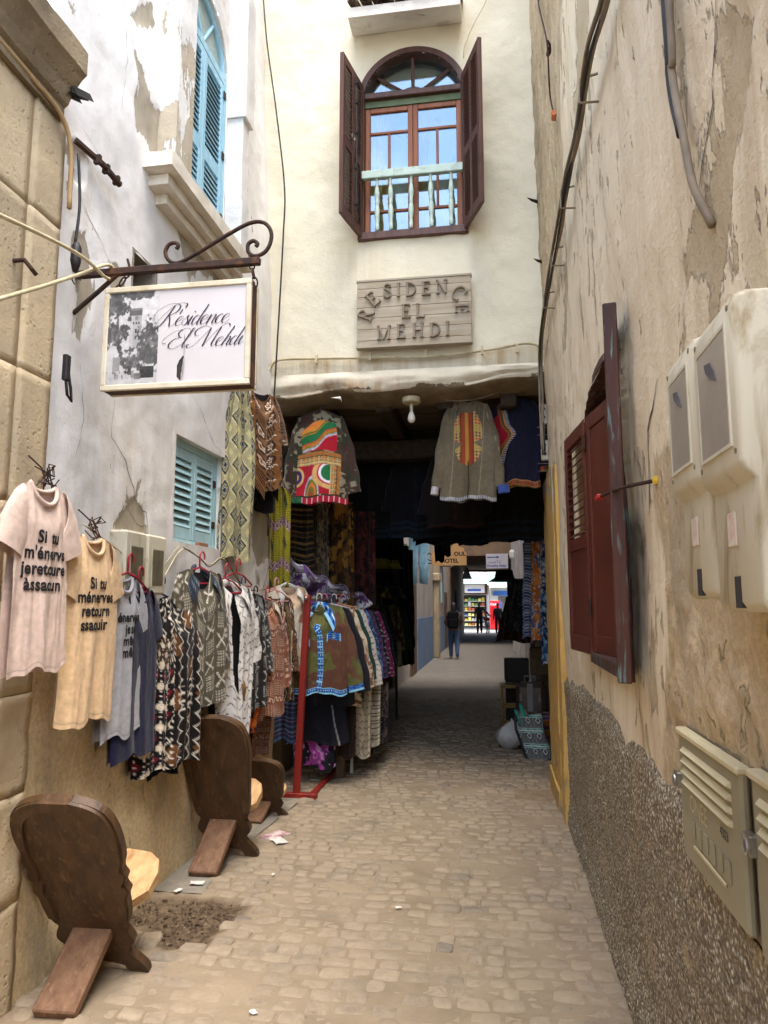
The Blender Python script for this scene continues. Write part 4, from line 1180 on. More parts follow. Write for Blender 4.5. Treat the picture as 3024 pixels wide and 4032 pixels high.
# ================================================================== RIGHT HOUSE
right_house = empty('right_house', (0, 0, 0), 0, 'tall cream plaster wall with grey pebble-dash foot and an open dark red shutter', 'house')
M['right_wall'] = plaster_mat('streaked_cream_plaster', (236, 222, 194), (226, 210, 180), (198, 181, 150), (172, 155, 126), extra=((214, 196, 164), (186, 164, 130)), extra_attr='low', stain=(164, 138, 106), streak=0.9, flake=0.643, rough_amt=1.4)
RW = (2.92, 3.92, 1.36, 2.55)             # window opening, arch above
rwc, rwr = (RW[0]+RW[1])/2, (RW[1]-RW[0])/2
def rw_in(a, b): return ((a > RW[0]) & (a < RW[1]) & (b > RW[2]) & (b <= RW[3])) | ((b > RW[3]) & (((a-rwc)/rwr)**2 + ((b-RW[3])/.14)**2 < 1))
PEEL_R = [
 [(1.51, 2.92), (1.25, 2.68), (1.34, 2.57), (1.47, 2.43), (1.55, 2.25), (1.87, 2.4), (1.82, 2.52), (1.64, 2.56), (1.49, 2.68)],
 [(2.95,5.2),(3.3,4.6),(3.6,4.25),(3.62,3.9),(3.2,4.1),(2.9,4.5)],
 [(4.3,4.3),(4.6,3.9),(4.9,3.3),(4.7,3.25),(4.4,3.8)],
 [(5.0,3.0),(5.3,2.4),(5.35,1.9),(5.15,2.2),(4.95,2.7)],
 [(4.6,2.9),(4.9,2.2),(4.8,1.9),(4.55,2.4)],
 [(2.42,1.55),(2.5,1.25),(2.62,1.2),(2.6,1.5)],
]
pf_r = peel_field(PEEL_R, .09, -.25)
def rw_x(a, b): return 0.53 - 0.0165*b - 0.012*sstep(4.5, 6.2, a)
def rw_pos(a, b):
    d = (fbm(a*1.1, b*1.1, 71, 4)-.5)*.06 + (fbm(a*7, b*4, 72, 4)-.5)*.016
    farup = sstep(3.9, 5.0, a)*sstep(3.2, 4.2, b)
    d = d + farup*(fbm(a*26, b*7, 73, 3)-.5)*.035
    pk = pf_r(a, b) + (fbm(a*14, b*5, 74, 4)-.5)*1.6
    d = d + .008*sstep(-.1, .2, pk)
    tz = sstep(2.35, 2.15, a)*sstep(1.22, 1.34, b)*sstep(1.80, 1.62, b)
    d = d - tz*(.03*np.abs(fbm(a*9+b*5, b*13-a*8, 171, 4)-.5)*2 + .012*fbm(a*4, b*4, 172, 2))
    return rw_x(a, b) + d, a, b
def rw_low(a, b):
    near = sstep(2.5, 2.25, a + .12*np.sin(b*5))*sstep(2.2, 1.9, b)*1.2
    far = sstep(3.6, 4.9, a + .35*(b-4.2))*sstep(3.3, 4.3, b)*1.25
    return np.clip(np.maximum(near, far), 0, 1.25) - .12
def rw_stain(a, b):
    s = .30 + .5*sstep(4.2, 6, a)*sstep(1.2, 2.2, b) + .5*np.exp(-((a-2.75)/.22)**2)*sstep(2.9, 2.2, b) + .25*sstep(2.2, 1.6, a)
    return np.clip(s, 0, 1)
A = grid_lines(1.0, 6.22, .024, (RW[0], RW[1])); B = grid_lines(-.02, 9.2, .026, (RW[2], RW[3]))
sheet('wall', A, B, rw_pos, lambda a, b: rw_in(a, b) | ((a < 2.9) & (b > 4.9)), {'peel': pf_r, 'low': rw_low, 'stain': rw_stain}, M['right_wall'], right_house)  # unseen near top cut away so more sky light reaches down
MB().box((.515, -9, -.02), (.9, 1.02, 3.0)).build('wall_rear', mottled('cream_plaster_plain', (226, 206, 170), (206, 184, 146), 2.2, .92, .7, 26, .01, world=True, c3=(188, 164, 128)), right_house)  # unseen wall behind the camera, kept low for more sky fill
MB().box((.66, 2.9, 3.2), (2.5, 6.22, 9.2)).box((.66, 1.0, 3.2), (2.5, 2.9, 4.9)).build('house_body', M['white_plain'], right_house)  # near body stepped lower out of view to let sky light in
MB().box((.86, 1.0, -.02), (2.5, 6.22, 3.2)).build('house_body', M['room_dark'], right_house)
# pebble-dash dado
def dash_mat():
    m, nt, p = _new('pebble_dash')
    g = nt.nodes.new('ShaderNodeNewGeometry'); pos = g.outputs['Position']
    v = N(nt, 'ShaderNodeTexVoronoi'); v.inputs['Scale'].default_value = 78.0; v.inputs['Randomness'].default_value = 1.0; nt.links.new(pos, v.inputs['Vector'])
    bw = nt.nodes.new('ShaderNodeSeparateColor'); nt.links.new(v.outputs['Color'], bw.inputs[0])
    col = ramp(nt, bw.outputs[0], [(0, tuple(lin((128, 119, 104)))), (.3, tuple(lin((166, 155, 134)))), (.55, tuple(lin((204, 193, 170)))), (.8, tuple(lin((224, 216, 194)))), (1, tuple(lin((112, 105, 95))))])
    col = mixc(nt, ramp(nt, v.outputs['Distance'], [(.25, 0.), (.6, .75)]), col, tuple(lin((110, 98, 78))))
    bald = ramp(nt, noise(nt, pos, 4.5, 8., .7, .6), [(.56, 0.), (.64, 1.)])
    col = mixc(nt, mth(nt, 'MULTIPLY', bald, .8), col, tuple(lin((176, 156, 122))))
    col = mixc(nt, ramp(nt, noise(nt, pos, 1.6, 6., .6), [(.45, 0.), (.7, .45)]), col, tuple(lin((134, 118, 94))))
    nt.links.new(col, p.inputs['Base Color']); p.inputs['Roughness'].default_value = .9; p.inputs['Specular IOR Level'].default_value = .2
    bump(nt, p, mth(nt, 'ADD', mth(nt, 'MULTIPLY', v.outputs['Distance'], -1.0), mth(nt, 'MULTIPLY', noise(nt, pos, 130., 4.), .4)), 1.0, .012)
    return m
M['dash'] = dash_mat()
def ddx(a, b):
    top = 1.07 + .008*np.sin(a*7) + (fbm(a*9, b*0, 81, 4)-.5)*.05
    d = .006 + .012*fbm(a*45, b*45, 82, 3) + .010*fbm(a*3, b*3, 83, 3)
    d = d + .03*sstep(.25, 0, b)
    return rw_x(a, b) - d*sstep(top+.006, top-.05, b) + .02*sstep(top-.0, top+.03, b), a, b
sheet('pebble_dash_foot', grid_lines(.9, 5.66, .0125), grid_lines(-.02, 1.14, .0125), ddx, lambda a, b: (a < 2.11) & (b > .93), mat=M['dash'], parent=right_house)
# whitewashed mortar drip beside the cabinet
# window: reveal, room, arch lining
rv = MB()
for (a, b) in ((RW[0]-.03, RW[0]), (RW[1], RW[1]+.03)): rv.box((.49, a, RW[2]-.02), (.80, b, RW[3]+.01))
rv.box((.475, RW[0]-.02, RW[2]-.05), (.80, RW[1]+.02, RW[2]))
for k in range(14):
    t0, t1 = math.pi*k/14, math.pi*(k+1)/14
    q = [(rwc-rwr*math.cos(t), RW[3]+.14*math.sin(t)) for t in (t0, t1)] + [(rwc-(rwr+.035)*math.cos(t), RW[3]+.175*math.sin(t)) for t in (t1, t0)]
    rv.prism(q, .482, .80, 'yz')
rv.build('window_reveal', M['red_old'], right_house)
MB().box((.80, RW[0]-.05, RW[2]-.05), (.83, RW[1]+.05, RW[3]+.45)).build('dark_room', M['room_dark'], right_house)
def leaf_frame(name, p0, p1, z0, z1, th, mat, label=None, louvre=None, panel=True):
    """door leaf between plan points p0 -> p1, vertical"""
    d = np.array(p1, float)-np.array(p0, float); L = float(np.linalg.norm(d)); ang = math.atan2(d[1], d[0])
    e = empty(name, (p0[0], p0[1], 0), ang); e.parent = right_house
    if label: e['label'] = label
    f = MB(); s = .055
    f.cbox((0, -th/2, z0), (s, th/2, z1), .005).cbox((L-s, -th/2, z0), (L, th/2, z1), .005)
    f.cbox((s, -th/2+.001, z0), (L-s, th/2-.001, z0+.09), .004).cbox((s, -th/2+.001, z1-.08), (L-s, th/2-.001, z1), .004)
    if louvre: f.cbox((s, -th/2+.001, louvre[0]-.07), (L-s, th/2-.001, louvre[0]), .004)
    f.build('leaf_frame', mat, e)
    za, zb = z0+.09, (louvre[0]-.07 if louvre else z1-.08)
    MB().cbox((s, -.009, za), (L-s, .009, zb), .003).build('panel', mat, e)
    if louvre:
        sl = MB(); Mx = Matrix.Rotation(R(-38), 4, 'X'); sl.box((-(L-2*s)/2, -.02, -.003), ((L-2*s)/2, .02, .003), Mx)
        sme = sl.mesh('slat'); sme.materials.append(mat); n = int((z1-.08-louvre[0])/.042)
        for k in range(n):
            o = bpy.data.objects.new('slat', sme); COL.objects.link(o); o.parent = e; o.location = (L/2, 0, louvre[0]+(k+.5)*(z1-.08-louvre[0])/n)
    return e
leaf_frame('shutter', (.492, 3.90), (.437, 4.42), 1.345, 2.60, .035, M['red_paint'], 'dark red shutter leaf with a louvred upper panel', louvre=(1.98,))
leaf_frame('shutter', (.498, 3.87), (.56, 3.50), 1.36, 2.60, .035, M['red_paint'], 'plain dark red shutter leaf folded against the louvred one')
nearleaf = leaf_frame('shutter', (.487, 2.98), (.425, 2.60), 1.335, 2.70, .05, M['red_old'], 'worn red-brown shutter leaf seen edge-on with blue paint showing', louvre=(1.95,))
for (x, y_, z_) in ((.497, 3.885, 1.55), (.497, 3.885, 2.42)):
    MB().cbox((x-.026, y_-.03, z_), (x-.016, y_+.03, z_+.09), .003).build('hinge', M['rust'], right_house)
hk = empty('shutter_hook', (.40, 2.66, 1.985), 0, 'rusty hook with a red tip holding the edge-on shutter', 'hook')
MB().tube([(-.02, .03, .012), (.03, -.10, .02), (.06, -.22, .012), (.095, -.36, .0)], .007, 6).build('rod', M['rust'], hk, smooth=True)
MB().cbox((-.035, .02, .002), (-.01, .09, .02), .004).build('red_tip', mottled('red_plastic', (190, 40, 34), (160, 30, 28), 9, .5), hk)
MB().lathe([(.011, -.012), (.013, 0), (.011, .012)], 10, (.095, -.36, 0)).build('yellow_collar', mottled('yellow_plastic', (214, 178, 50), (190, 150, 40), 9, .5), hk)
wall_crack(right_house, [(2.22, 2.29), (2.30, 2.22), (2.42, 2.16), (2.46, 2.04), (2.50, 1.90)], rw_pos, .014, 81)
wall_crack(right_house, [(2.9, 3.6), (2.95, 3.2), (2.92, 3.0)], rw_pos, .008, 82)
wall_crack(right_house, [(1.45, 2.95), (1.55, 2.7), (1.66, 2.55)], rw_pos, .010, 83)
# yellow door post at the passage mouth
M['yellow'] = plaster_mat('yellow_painted_plaster', (216, 178, 104), (202, 162, 92), (196, 178, 146), (140, 124, 100), stain=(150, 120, 80), flake=.64, rough_amt=1.3)
def yl_peel(y, z): return -1.15 + .9*(fbm(y*9, z*6, 93, 3) > .60) + 1.0*sstep(2.15, 2.75, z) + .6*sstep(.25, 0, z)
yp = empty('door_post', (0, 0, 0)); yp.parent = right_house; yp['label'] = 'yellow painted door post flaking at the passage mouth'
rough_box('post_front', (.462, 5.66, -.02), (.62, 5.90, 2.70), M['yellow'], yp, yl_peel, .05, .010, 12)
rough_box('post_back', (.455, 5.91, .0), (.70, 6.95, 2.75), M['yellow'], yp, yl_peel, .05, .012, 13)
rough_box('post_foot', (.438, 5.95, -.02), (.66, 6.97, .16), M['yellow'], yp, lambda y, z: -.3+0*y, .04, .014, 14)

# ---- utility cabinets
def utility_cabinet(y0, y1, z0, z1, label, writing, lock_y):
    xf = .482
    c = empty('utility_cabinet', (0, 0, 0), 0, label, 'cabinet', 'metal utility cabinets in the cream wall')
    MB().box((xf+.012, y0-.012, z0-.012), (.62, y1+.012, z1+.014)).build('frame', M['grey_cable'], c)
    d = MB().cbox((xf-.012, y0, z0), (xf+.010, y1, z1), .007).build('door', M['cab_green'], c)
    MB().cbox((xf-.020, y0-.004, z1-.006), (xf+.012, y1+.004, z1+.012), .005).build('top_edge', M['cab_edge'], c)
    for k in range(4):
        zz = z1-.045-k*.026
        MB().prism([(xf-.0125, zz), (xf-.020, zz+.004), (xf-.0125, zz+.012)], y0+.06, y1-.05, 'xz', None) if False else None
        mm = MB(); mm.add([(xf-.0125, y0+.055, zz), (xf-.0125, y1-.045, zz), (xf-.023, y1-.05, zz+.004), (xf-.023, y0+.06, zz+.004), (xf-.0125, y0+.055, zz+.014), (xf-.0125, y1-.045, zz+.014)], [(0, 1, 2, 3), (3, 2, 5, 4), (0, 3, 4), (1, 5, 2)])
        mm.build('vent_slat', M['cab_edge'], d)
    MB().cbox((xf-.024, y1-.012, z0+.60*(z1-z0)-.02), (xf-.006, y1+.03, z0+.60*(z1-z0)+.02), .003).build('hasp', M['steel'], c)
    MB().tube([(xf-.03+.0*t, y1-.005+.012*math.cos(t), z0+.60*(z1-z0)+.014*math.sin(t)) for t in np.linspace(0, 6.283, 13)], .003, 5).build('lock_ring', M['steel'], c)
    if writing:
        def emb(txt, size, yy, zz, mat, off=.0008):
            t = text_mesh(txt, size); t = [(xf-.0125-off-p[2], yy-p[0], zz+p[1]) for p in t[0]], t[1]
            m = MB(); m.add(*t); return m.build('lettering', mat, d)
        emb('ONEE', .060, y1-.09, z0+.135, M['cab_edge'], .0015)
        emb('4323', .030, y0+.15, z0+.15, M['ink'], .0010)
        for k in range(6): MB().cbox((xf-.016, y1-.13-k*.055, z0+.075-.008*(k % 2)), (xf-.0122, y1-.10-k*.055, z0+.115), .001).build('embossed_mark', M['cab_green'], d)
        MB().cbox((xf-.017, y0+.12, z0+.050), (xf-.0122, y1-.12, z0+.060), .002).build('embossed_bar', M['cab_edge'], d)
    return c
def text_mesh(txt, size, bold=.0, spacing=1.0):
    cu = bpy.data.curves.new('lettering_curve', 'FONT'); cu.body = txt; cu.size = size; cu.offset = bold; cu.align_x = 'LEFT'; cu.space_character = spacing; cu.resolution_u = 4
    o = bpy.data.objects.new('lettering_tmp', cu); COL.objects.link(o)
    dg = bpy.context.evaluated_depsgraph_get(); dg.update()
    me = o.evaluated_get(dg).to_mesh()
    v = [tuple(p.co) for p in me.vertices]; f = [tuple(p.vertices) for p in me.polygons]
    o.evaluated_get(dg).to_mesh_clear(); bpy.data.objects.remove(o); bpy.data.curves.remove(cu)
    return v, f
utility_cabinet(1.585, 2.075, .955, 1.268, 'grey-green cabinet door with four louvres and a number in marker', True, 0)
utility_cabinet(1.02, 1.515, .955, 1.280, 'cabinet door cut by the photo edge, beside the numbered one', False, 0)
# ---- meter boxes
def meter_box(y0, y1, z0, z1, label, smear, seed):
    m = empty('meter_box', (.5, (y0+y1)/2, z0), 0, label, 'meter box', 'cream meter boxes on the cream wall')
    xf, xb = .352, .52
    def P(o, *a): return o
    w2 = (y1-y0)/2; h = z1-z0; zs = h*.45
    a0, a1, c_ = xf-.5, xb-.5, .016
    prof = [(a1, 0), (a1, h), (a0+c_*1.6, h), (a0+c_*.4, h-c_*.5), (a0, h-c_*1.6), (a0, zs+.006), (a0+.004, zs-.006), (a0+.020, zs-.022), (a0+.020, c_), (a0+.020+c_*.4, c_*.35), (a0+.020+c_, 0)]
    hb_ = MB(); n_ = len(prof)
    rows_ = [(-w2+.0, .007), (-w2+.002, .003), (-w2+.007, .0), (w2-.007, .0), (w2-.002, .003), (w2, .007)]
    for (yy_, ins) in rows_:
        for (px, pz) in prof: hb_.v.append((px+(ins if px < a1 else 0), yy_, pz-(ins if pz > h*.9 else -ins if pz < .03 else 0)))
    for r_ in range(len(rows_)-1):
        for k_ in range(n_): hb_.f.append((r_*n_+k_, r_*n_+(k_+1) % n_, (r_+1)*n_+(k_+1) % n_, (r_+1)*n_+k_))
    hb_.f.append(tuple(range(n_))[::-1]); hb_.f.append(tuple((len(rows_)-1)*n_+k_ for k_ in range(n_)))
    smooth_by_angle(hb_.build('housing', M['meter'], m), 35)
    fr = MB(); fx = xf-.5-.002
    wy0, wy1, wz0, wz1 = -w2+.03, w2-.03, zs+.035, h-.05
    for a, b in (((wy0-.006, wz0-.006), (wy1+.006, wz0)), ((wy0-.006, wz1), (wy1+.006, wz1+.006)), ((wy0-.006, wz0), (wy0, wz1)), ((wy1, wz0), (wy1+.006, wz1))):
        fr.box((fx-.0015, a[0], a[1]), (fx+.006, b[0], b[1]))
    fr.build('window_rim', M['meter'], m)
    MB().box((fx-.0005, wy0+.001, wz0+.001), (fx+.004, wy1-.001, wz1-.001)).build('window', M['meter_window'], m)
    if smear:
        pts = [(.0, 0), (.03, .012), (.055, .03), (.06, .045), (.03, .04), (.01, .02)]
        zc = (wz0+wz1)/2 + .02
        MB().prism([(-.03+p[0], zc+p[1]) for p in pts], fx-.0022, fx-.0008, 'yz').build('ink_smear', M['dark_smear'], m)
    MB().cbox((xf-.5+.017, -.01, zs-.115), (xf-.5+.021, .03, zs-.06), .002).build('sticker', mottled('sticker_paper', (214, 206, 190), (206, 176, 160), 40, .7), m)
    MB().box((xf-.5+.0185, -.012, .006), (xf-.5+.03, .014, .055)).build('slot', M['room_dark'], m)
    for (sy, sz) in ((-w2+.015, h-.025), (w2-.015, h-.025), (-w2+.015, zs+.02), (w2-.015, zs+.02)): MB().tube([(xf-.5-.001, sy, sz), (xf-.5+.004, sy, sz)], .005, 8).build('screw', M['grey_cable'], m)
    MB().cbox((xf-.5+.004, wy0+.03, wz0+.05), (xf-.5+.0045, wy1-.03, wz0+.09), .0001).build('dial', M['dark_smear'], m) if False else None
    return m
meter_box(1.314, 1.505, 1.612, 2.085, 'farther cream meter box with grey ink on its window', True, 1)
meter_box(1.092, 1.300, 1.590, 2.072, 'nearer cream meter box, large at the photo edge', True, 2)
# ---- cables on the right wall
def rx(y_, z_, off): return float(rw_x(np.array(y_), np.array(z_))) - off
bpath = [(1.9, 3.66), (2.35, 3.72), (2.72, 3.79), (3.20, 3.80), (3.62, 3.84), (4.05, 3.84), (4.8, 3.86), (5.5, 3.86), (6.02, 3.72), (6.1, 3.3), (6.1, 2.9)]
rb = random.Random(9)
cabs = empty('cable_bundle', (0, 0, 0), 0, 'tangled bundle of black and grey cables clipped along the cream wall', 'cable bundle')
for k in range(7):
    dz, dx, sg = rb.uniform(-.035, .03), rb.uniform(.0, .03), rb.uniform(.01, .05)
    pts = []
    for i, (a, b) in enumerate(bpath): pts.append((rx(a, b, .035+dx+rb.uniform(0, .012)), a, b+dz-(sg if i % 2 else 0)*.6))
    MB().tube([tuple(p) for p in crom(pts, 6)], rb.choice((.005, .006, .010)), 6).build('cable', M['black_rubber'] if k % 3 == 0 else M['grey_cable'], cabs, smooth=True)
for (a, b) in ((2.9, 3.79), (3.8, 3.83), (4.5, 3.84), (5.2, 3.85)):
    MB().tube([(rx(a, b, .0), a, b+.06), (rx(a, b, .075), a+.01, b+.05), (rx(a, b, .08), a+.01, b-.06), (rx(a, b, .0), a, b-.07)], .006, 5).build('clip', M['grey_cable'], cabs)
tag(MB().tube([tuple(p) for p in crom([(rx(1.7, 4.6, .03), 1.69, 4.6), (rx(1.7, 3.1, .03), 1.69, 3.09), (rx(1.7, 2.9, .03), 1.71, 2.91), (rx(1.7, 2.7, .028), 1.665, 2.71), (rx(1.7, 2.6, .024), 1.63, 2.56), (rx(1.6, 2.4, .0), 1.60, 2.44)], 6)], .010, 8).build('thick_conduit', M['grey_cable'], smooth=True), 'thick grey cable running down the cream wall into fresh mortar', 'cable')
tag(MB().tube([tuple(p) for p in crom([(rx(1.7, 4.6, .03), 1.73, 4.6), (rx(1.7, 3.2, .03), 1.725, 3.15), (rx(1.7, 2.9, .03), 1.735, 2.90), (rx(1.7, 2.75, .028), 1.685, 2.72)], 6)], .009, 8).build('thick_conduit', M['black_rubber'], smooth=True), 'darker cable strapped alongside the thick grey one', 'cable')
uw = [tuple(p) for p in crom([(rx(5.1, 6.5, .02), 5.2, 6.6), (rx(5.1, 6.2, .02), 5.1, 6.2), (rx(4.7, 5.6, .03), 4.7, 5.63), (rx(4.5, 5.3, .04), 4.46, 5.29), (rx(4.5, 5.0, .03), 4.56, 5.02), (rx(4.3, 4.7, .03), 4.33, 4.68), (rx(4.2, 4.6, .05), 4.22, 4.60)], 6)]
wr = tag(MB().tube(uw, .006, 5).build('loose_wire', M['rust'], smooth=True), 'loose brown wire with an orange plug on the crumbling wall', 'wire')
MB().tube([(rx(4.2, 4.6, .05), 4.22, 4.60), (rx(4.2, 4.6, .055), 4.14, 4.585)], .016, 8).build('orange_plug', mottled('orange_plastic', (204, 112, 52), (180, 92, 40), 9, .5), wr)
MB().tube([(rx(4.5, 5.3, .03)+.01*math.cos(t*2), 4.47+.035*math.sin(t), 5.29+.03*math.cos(t*1.3)) for t in np.linspace(0, 9, 24)], .007, 5).build('knot', M['rust'], wr)
# junction boxes just inside the passage
for k, (z_, lb) in enumerate(((3.30, 'upper white junction box on the corner of the passage'), (2.97, 'lower white junction box on the corner of the passage'))):
    jb = empty('junction_box', (.44, 6.42, z_), 0, lb, 'junction box')
    MB().cbox((-.03, -.02, -.09), (.04, .02, .09), .006).build('box', M['white_plastic'], jb)
    for zz in (.045, -.03): MB().tube([(.0, -.022, zz), (.0, -.026, zz)], .016, 10).build('socket', M['room_dark'], jb)
    for zz in (-.12, -.19): MB().tube([(-.06, -.02, zz), (.05, .0, zz+.002)], .004, 5).build('pin', M['steel'], jb)
# ================================================================== PRINTS (functions of metres across u and down v -> sRGB 0..255)
def C(*c): return np.array(c, float)
def fill(u, c): return np.broadcast_to(C(*c), u.shape+(3,)).copy()
def put(img, mask, c):
    m = np.clip(np.asarray(mask, float), 0, 1)[..., None]
    return img*(1-m) + C(*c)*m
def cell(u, v, a, b, ou=0., ov=0., brick=False):
    iv = np.floor((v+ov)/b)
    uu = u+ou+(np.mod(iv, 2)*.5*a if brick else 0)
    iu = np.floor(uu/a)
    return (uu/a-iu)-.5, ((v+ov)/b-iv)-.5, iu, iv
def soft(d, w, e): return sstep(w+e, w-e, np.abs(d))
def p_plain(c, var=6):
    def f(u, v, part='body'):
        return fill(u, c) + (fbm(u*9, v*4, 3, 3)-.5)[..., None]*var
    return f
def p_xdots(base, ink, a=.115, b=.125):
    def f(u, v, part='body'):
        im = fill(u, base); x, y_, iu, iv = cell(u, v, a, b)
        par = np.mod(iu+iv, 2) < 1
        X = (soft(np.abs(x)-np.abs(y_), .045, .02)+soft(np.abs(x)-np.abs(y_)*.62-.02, .02, .02))*(np.abs(x) < .36)*(np.abs(y_) < .40)
        dx, dy, _, _ = cell(u, v, a/7, b/7)
        D = sstep(.42, .22, np.hypot(dx, dy))*(np.abs(x) < .40)*(np.abs(y_) < .42)
        im = put(im, np.where(par, X, D*.85), ink)
        return im + (fbm(u*30, v*30, 5, 2)-.5)[..., None]*22
    return f
def p_chevron(base, ink, a=.058, b=.062, zig=True):
    def f(u, v, part='body'):
        im = fill(u, base); x, y_, iu, iv = cell(u, v, a, b, brick=True)
        V = soft(y_+.15-np.abs(x)*.85, .07, .05)*(np.abs(x) < .34)
        im = put(im, V*.9, ink)
        if zig:
            col = np.mod(np.floor((u+.3)/.145), 2) < 1
            xx = np.mod(u+.3, .145)-.072
            z = soft(xx-.018*(np.abs(np.mod(v/.035, 2)-1)*2-1), .004, .003)*col
            m = sstep(.03, .022, np.abs(xx))*col
            im = put(im, m, base); im = put(im, z, ink)
        return im + (fbm(u*40, v*40, 6, 2)-.5)[..., None]*12
    return f
def p_leafdots(u, v, part='body'):
    im = fill(u, (20, 14, 16)); x, y_, iu, iv = cell(u, v, .062, .062, brick=True)
    par = np.mod(iv, 2) < 1
    r = np.hypot(x*1.1, y_*.9)
    im = put(im, sstep(.36, .30, r)*par, (216, 200, 176)); im = put(im, sstep(.34, .28, r)*(~par), (112, 22, 38))
    vein = soft(x+y_*.4, .02, .02)*(r < .26)*par
    im = put(im, vein*.6, (120, 100, 80))
    dx, dy, _, _ = cell(u, v, .031, .031, .0155, .0155)
    return put(im, sstep(.20, .13, np.hypot(dx, dy)), (226, 214, 196))
def p_browndots(u, v, part='body'):
    im = fill(u, (56, 36, 22)); x, y_, iu, iv = cell(u, v, .05, .06, brick=True)
    im = put(im, sstep(.34, .26, np.hypot(x, y_)+(fbm(u*50, v*50, 2, 2)-.5)*.3), (208, 194, 168))
    dx, dy, _, _ = cell(u, v, .025, .03, .012, .015)
    return put(im, sstep(.22, .12, np.hypot(dx, dy)), (214, 204, 184))
def p_zig(u, v, part='body'):
    im = fill(u, (18, 13, 12)); x, y_, iu, iv = cell(u, v, .13, .16)
    br = (np.mod(iu+iv, 2) < 1) & (np.abs(x)+np.abs(y_) < .42)
    im = put(im, br, (98, 62, 30))
    w = soft(np.abs(x)*1.1+np.abs(np.mod(y_+.5, .5)-.25)*1.2-.42, .035, .02)
    im = put(im, w, (224, 214, 196))
    s = soft(np.mod(v/.05, 1)-.5, .16, .08)*(np.mod(iv, 3) < 1)*(x > .1)
    im = put(im, s*.9, (222, 212, 194))
    dx, dy, _, _ = cell(u, v, .03, .035)
    return put(im, sstep(.22, .14, np.hypot(dx, dy))*(np.mod(iu, 3) > 1.5)*(x < 0), (220, 210, 194))
def p_rust(u, v, part='body'):
    im = fill(u, (126, 72, 50)) + (fbm(u*40, v*8, 8, 3)-.5)[..., None]*40
    dx, dy, _, _ = cell(u, v, .016, .016); band = np.mod(v/.19, 1)
    im = put(im, sstep(.32, .18, np.hypot(dx, dy))*((band > .3) & (band < .95)), (206, 176, 148))
    kx = np.mod(u/.05, 1); ky = (band-.12)/.16
    key = ((np.abs(kx-.15) < .07) | (np.abs(kx-.65) < .07))*(np.abs(ky) < .5) + (soft(ky-.42, .08, .05)*((kx > .15) & (kx < .65))) + (soft(ky+.42, .08, .05)*((kx < .15) | (kx > .65)))
    return put(im, key, (214, 186, 158))
def p_ochre(u, v, part='body'):
    im = fill(u, (108, 76, 34)); x, y_, iu, iv = cell(u, v, .03, .04, brick=True)
    im = put(im, soft(np.abs(x)+np.abs(y_)-.3, .12, .06), (44, 28, 16))
    z = soft(np.mod(u, .11)-.055-.012*(np.abs(np.mod(v/.05, 2)-1)*2-1), .005, .004)
    k = sstep(.024, .018, np.abs(np.mod(u, .11)-.055))
    im = put(im, k, (24, 18, 16)); return put(im, z, (226, 216, 200))
def p_camo(cols, s=7., seed=3, th=.53):
    def f(u, v, part='body'):
        im = fill(u, cols[0])
        for k, c in enumerate(cols[1:]):
            n = fbm(u*s+k*7.3, v*s*1.15, seed+k*9, 3)
            im = put(im, sstep(th, th+.025, n), c)
        return im
    return f
def p_lozenge(u, v, part='body'):
    im = fill(u, (152, 146, 112)); x, y_, iu, iv = cell(u, v, .15, .19)
    d = np.abs(x)+np.abs(y_)
    im = put(im, soft(d-.46, .035, .02), (206, 192, 138)); im = put(im, soft(d-.36, .05, .02), (26, 34, 58))
    im = put(im, (d < .22), (28, 36, 60)); im = put(im, soft(d-.15, .03, .015), (176, 168, 140)); im = put(im, d < .07, (26, 34, 56))
    x2, y2, _, _ = cell(u, v, .15, .19, .075, .095); d2 = np.abs(x2)+np.abs(y2)
    im = put(im, d2 < .17, (204, 190, 136)); return put(im, soft(d2-.10, .02, .012), (140, 132, 96))
def p_bogolan(u, v, part='body'):
    im = fill(u, (108, 70, 36)) + (fbm(u*14, v*14, 3, 3)-.5)[..., None]*30
    x, y_, iu, iv = cell(u, v, .12, .13)
    k = _hash(iu, iv, 5)
    a = soft(np.hypot(x, y_)-.34+.06*np.sin(np.arctan2(y_, x)*3+k*6), .055, .03)
    b = soft(np.mod((x*np.cos(k*6)+y_*np.sin(k*6))*5, 1)-.5, .22, .08)*(np.abs(x) < .38)*(np.abs(y_) < .4)
    im = put(im, np.where(k > .5, a, b), (26, 18, 16))
    c = soft(np.hypot(x+.02, y_)-.17+.07*np.sin(np.arctan2(y_, x)*5+k*9), .035, .03)*(k > .5)
    im = put(im, c, (228, 218, 204))
    z = soft(y_-.44-.05*np.sign(np.sin(u*220)), .03, .02)*(np.mod(iu, 2) < 1)
    return put(im, z, (226, 216, 202))
def p_yellow(u, v, part='body'):
    im = fill(u, (150, 142, 38)); im = im + (soft(np.mod(v/.012+fbm(u*30, v*5, 4, 2)*2, 1)-.5, .2, .15)*-46)[..., None]
    band = np.mod(v/.36+.1*np.sin(u*30), 1)
    im = put(im, soft(band-.12, .10, .03)*.9, (112, 78, 96))
    sw = soft(np.hypot(np.mod(u/.045, 1)-.5, np.mod(v/.045, 1)-.5)-.28, .07, .04)*(np.abs(band-.12) < .12)
    im = put(im, sw, (54, 34, 46)); im = put(im, soft(np.hypot(np.mod(u/.045, 1)-.5, np.mod(v/.045, 1)-.5)-.42, .05, .04)*(np.abs(band-.12) < .12), (206, 178, 184))
    x = np.mod(u, .17)-.08; y_ = band-.62
    leaf = (np.abs(x-.25*y_*np.abs(y_)*2) < .030*np.clip(1-np.abs(y_)/.17, 0, 1)) & (np.abs(y_) < .17)
    im = put(im, leaf*.85, (44, 46, 34)); return im
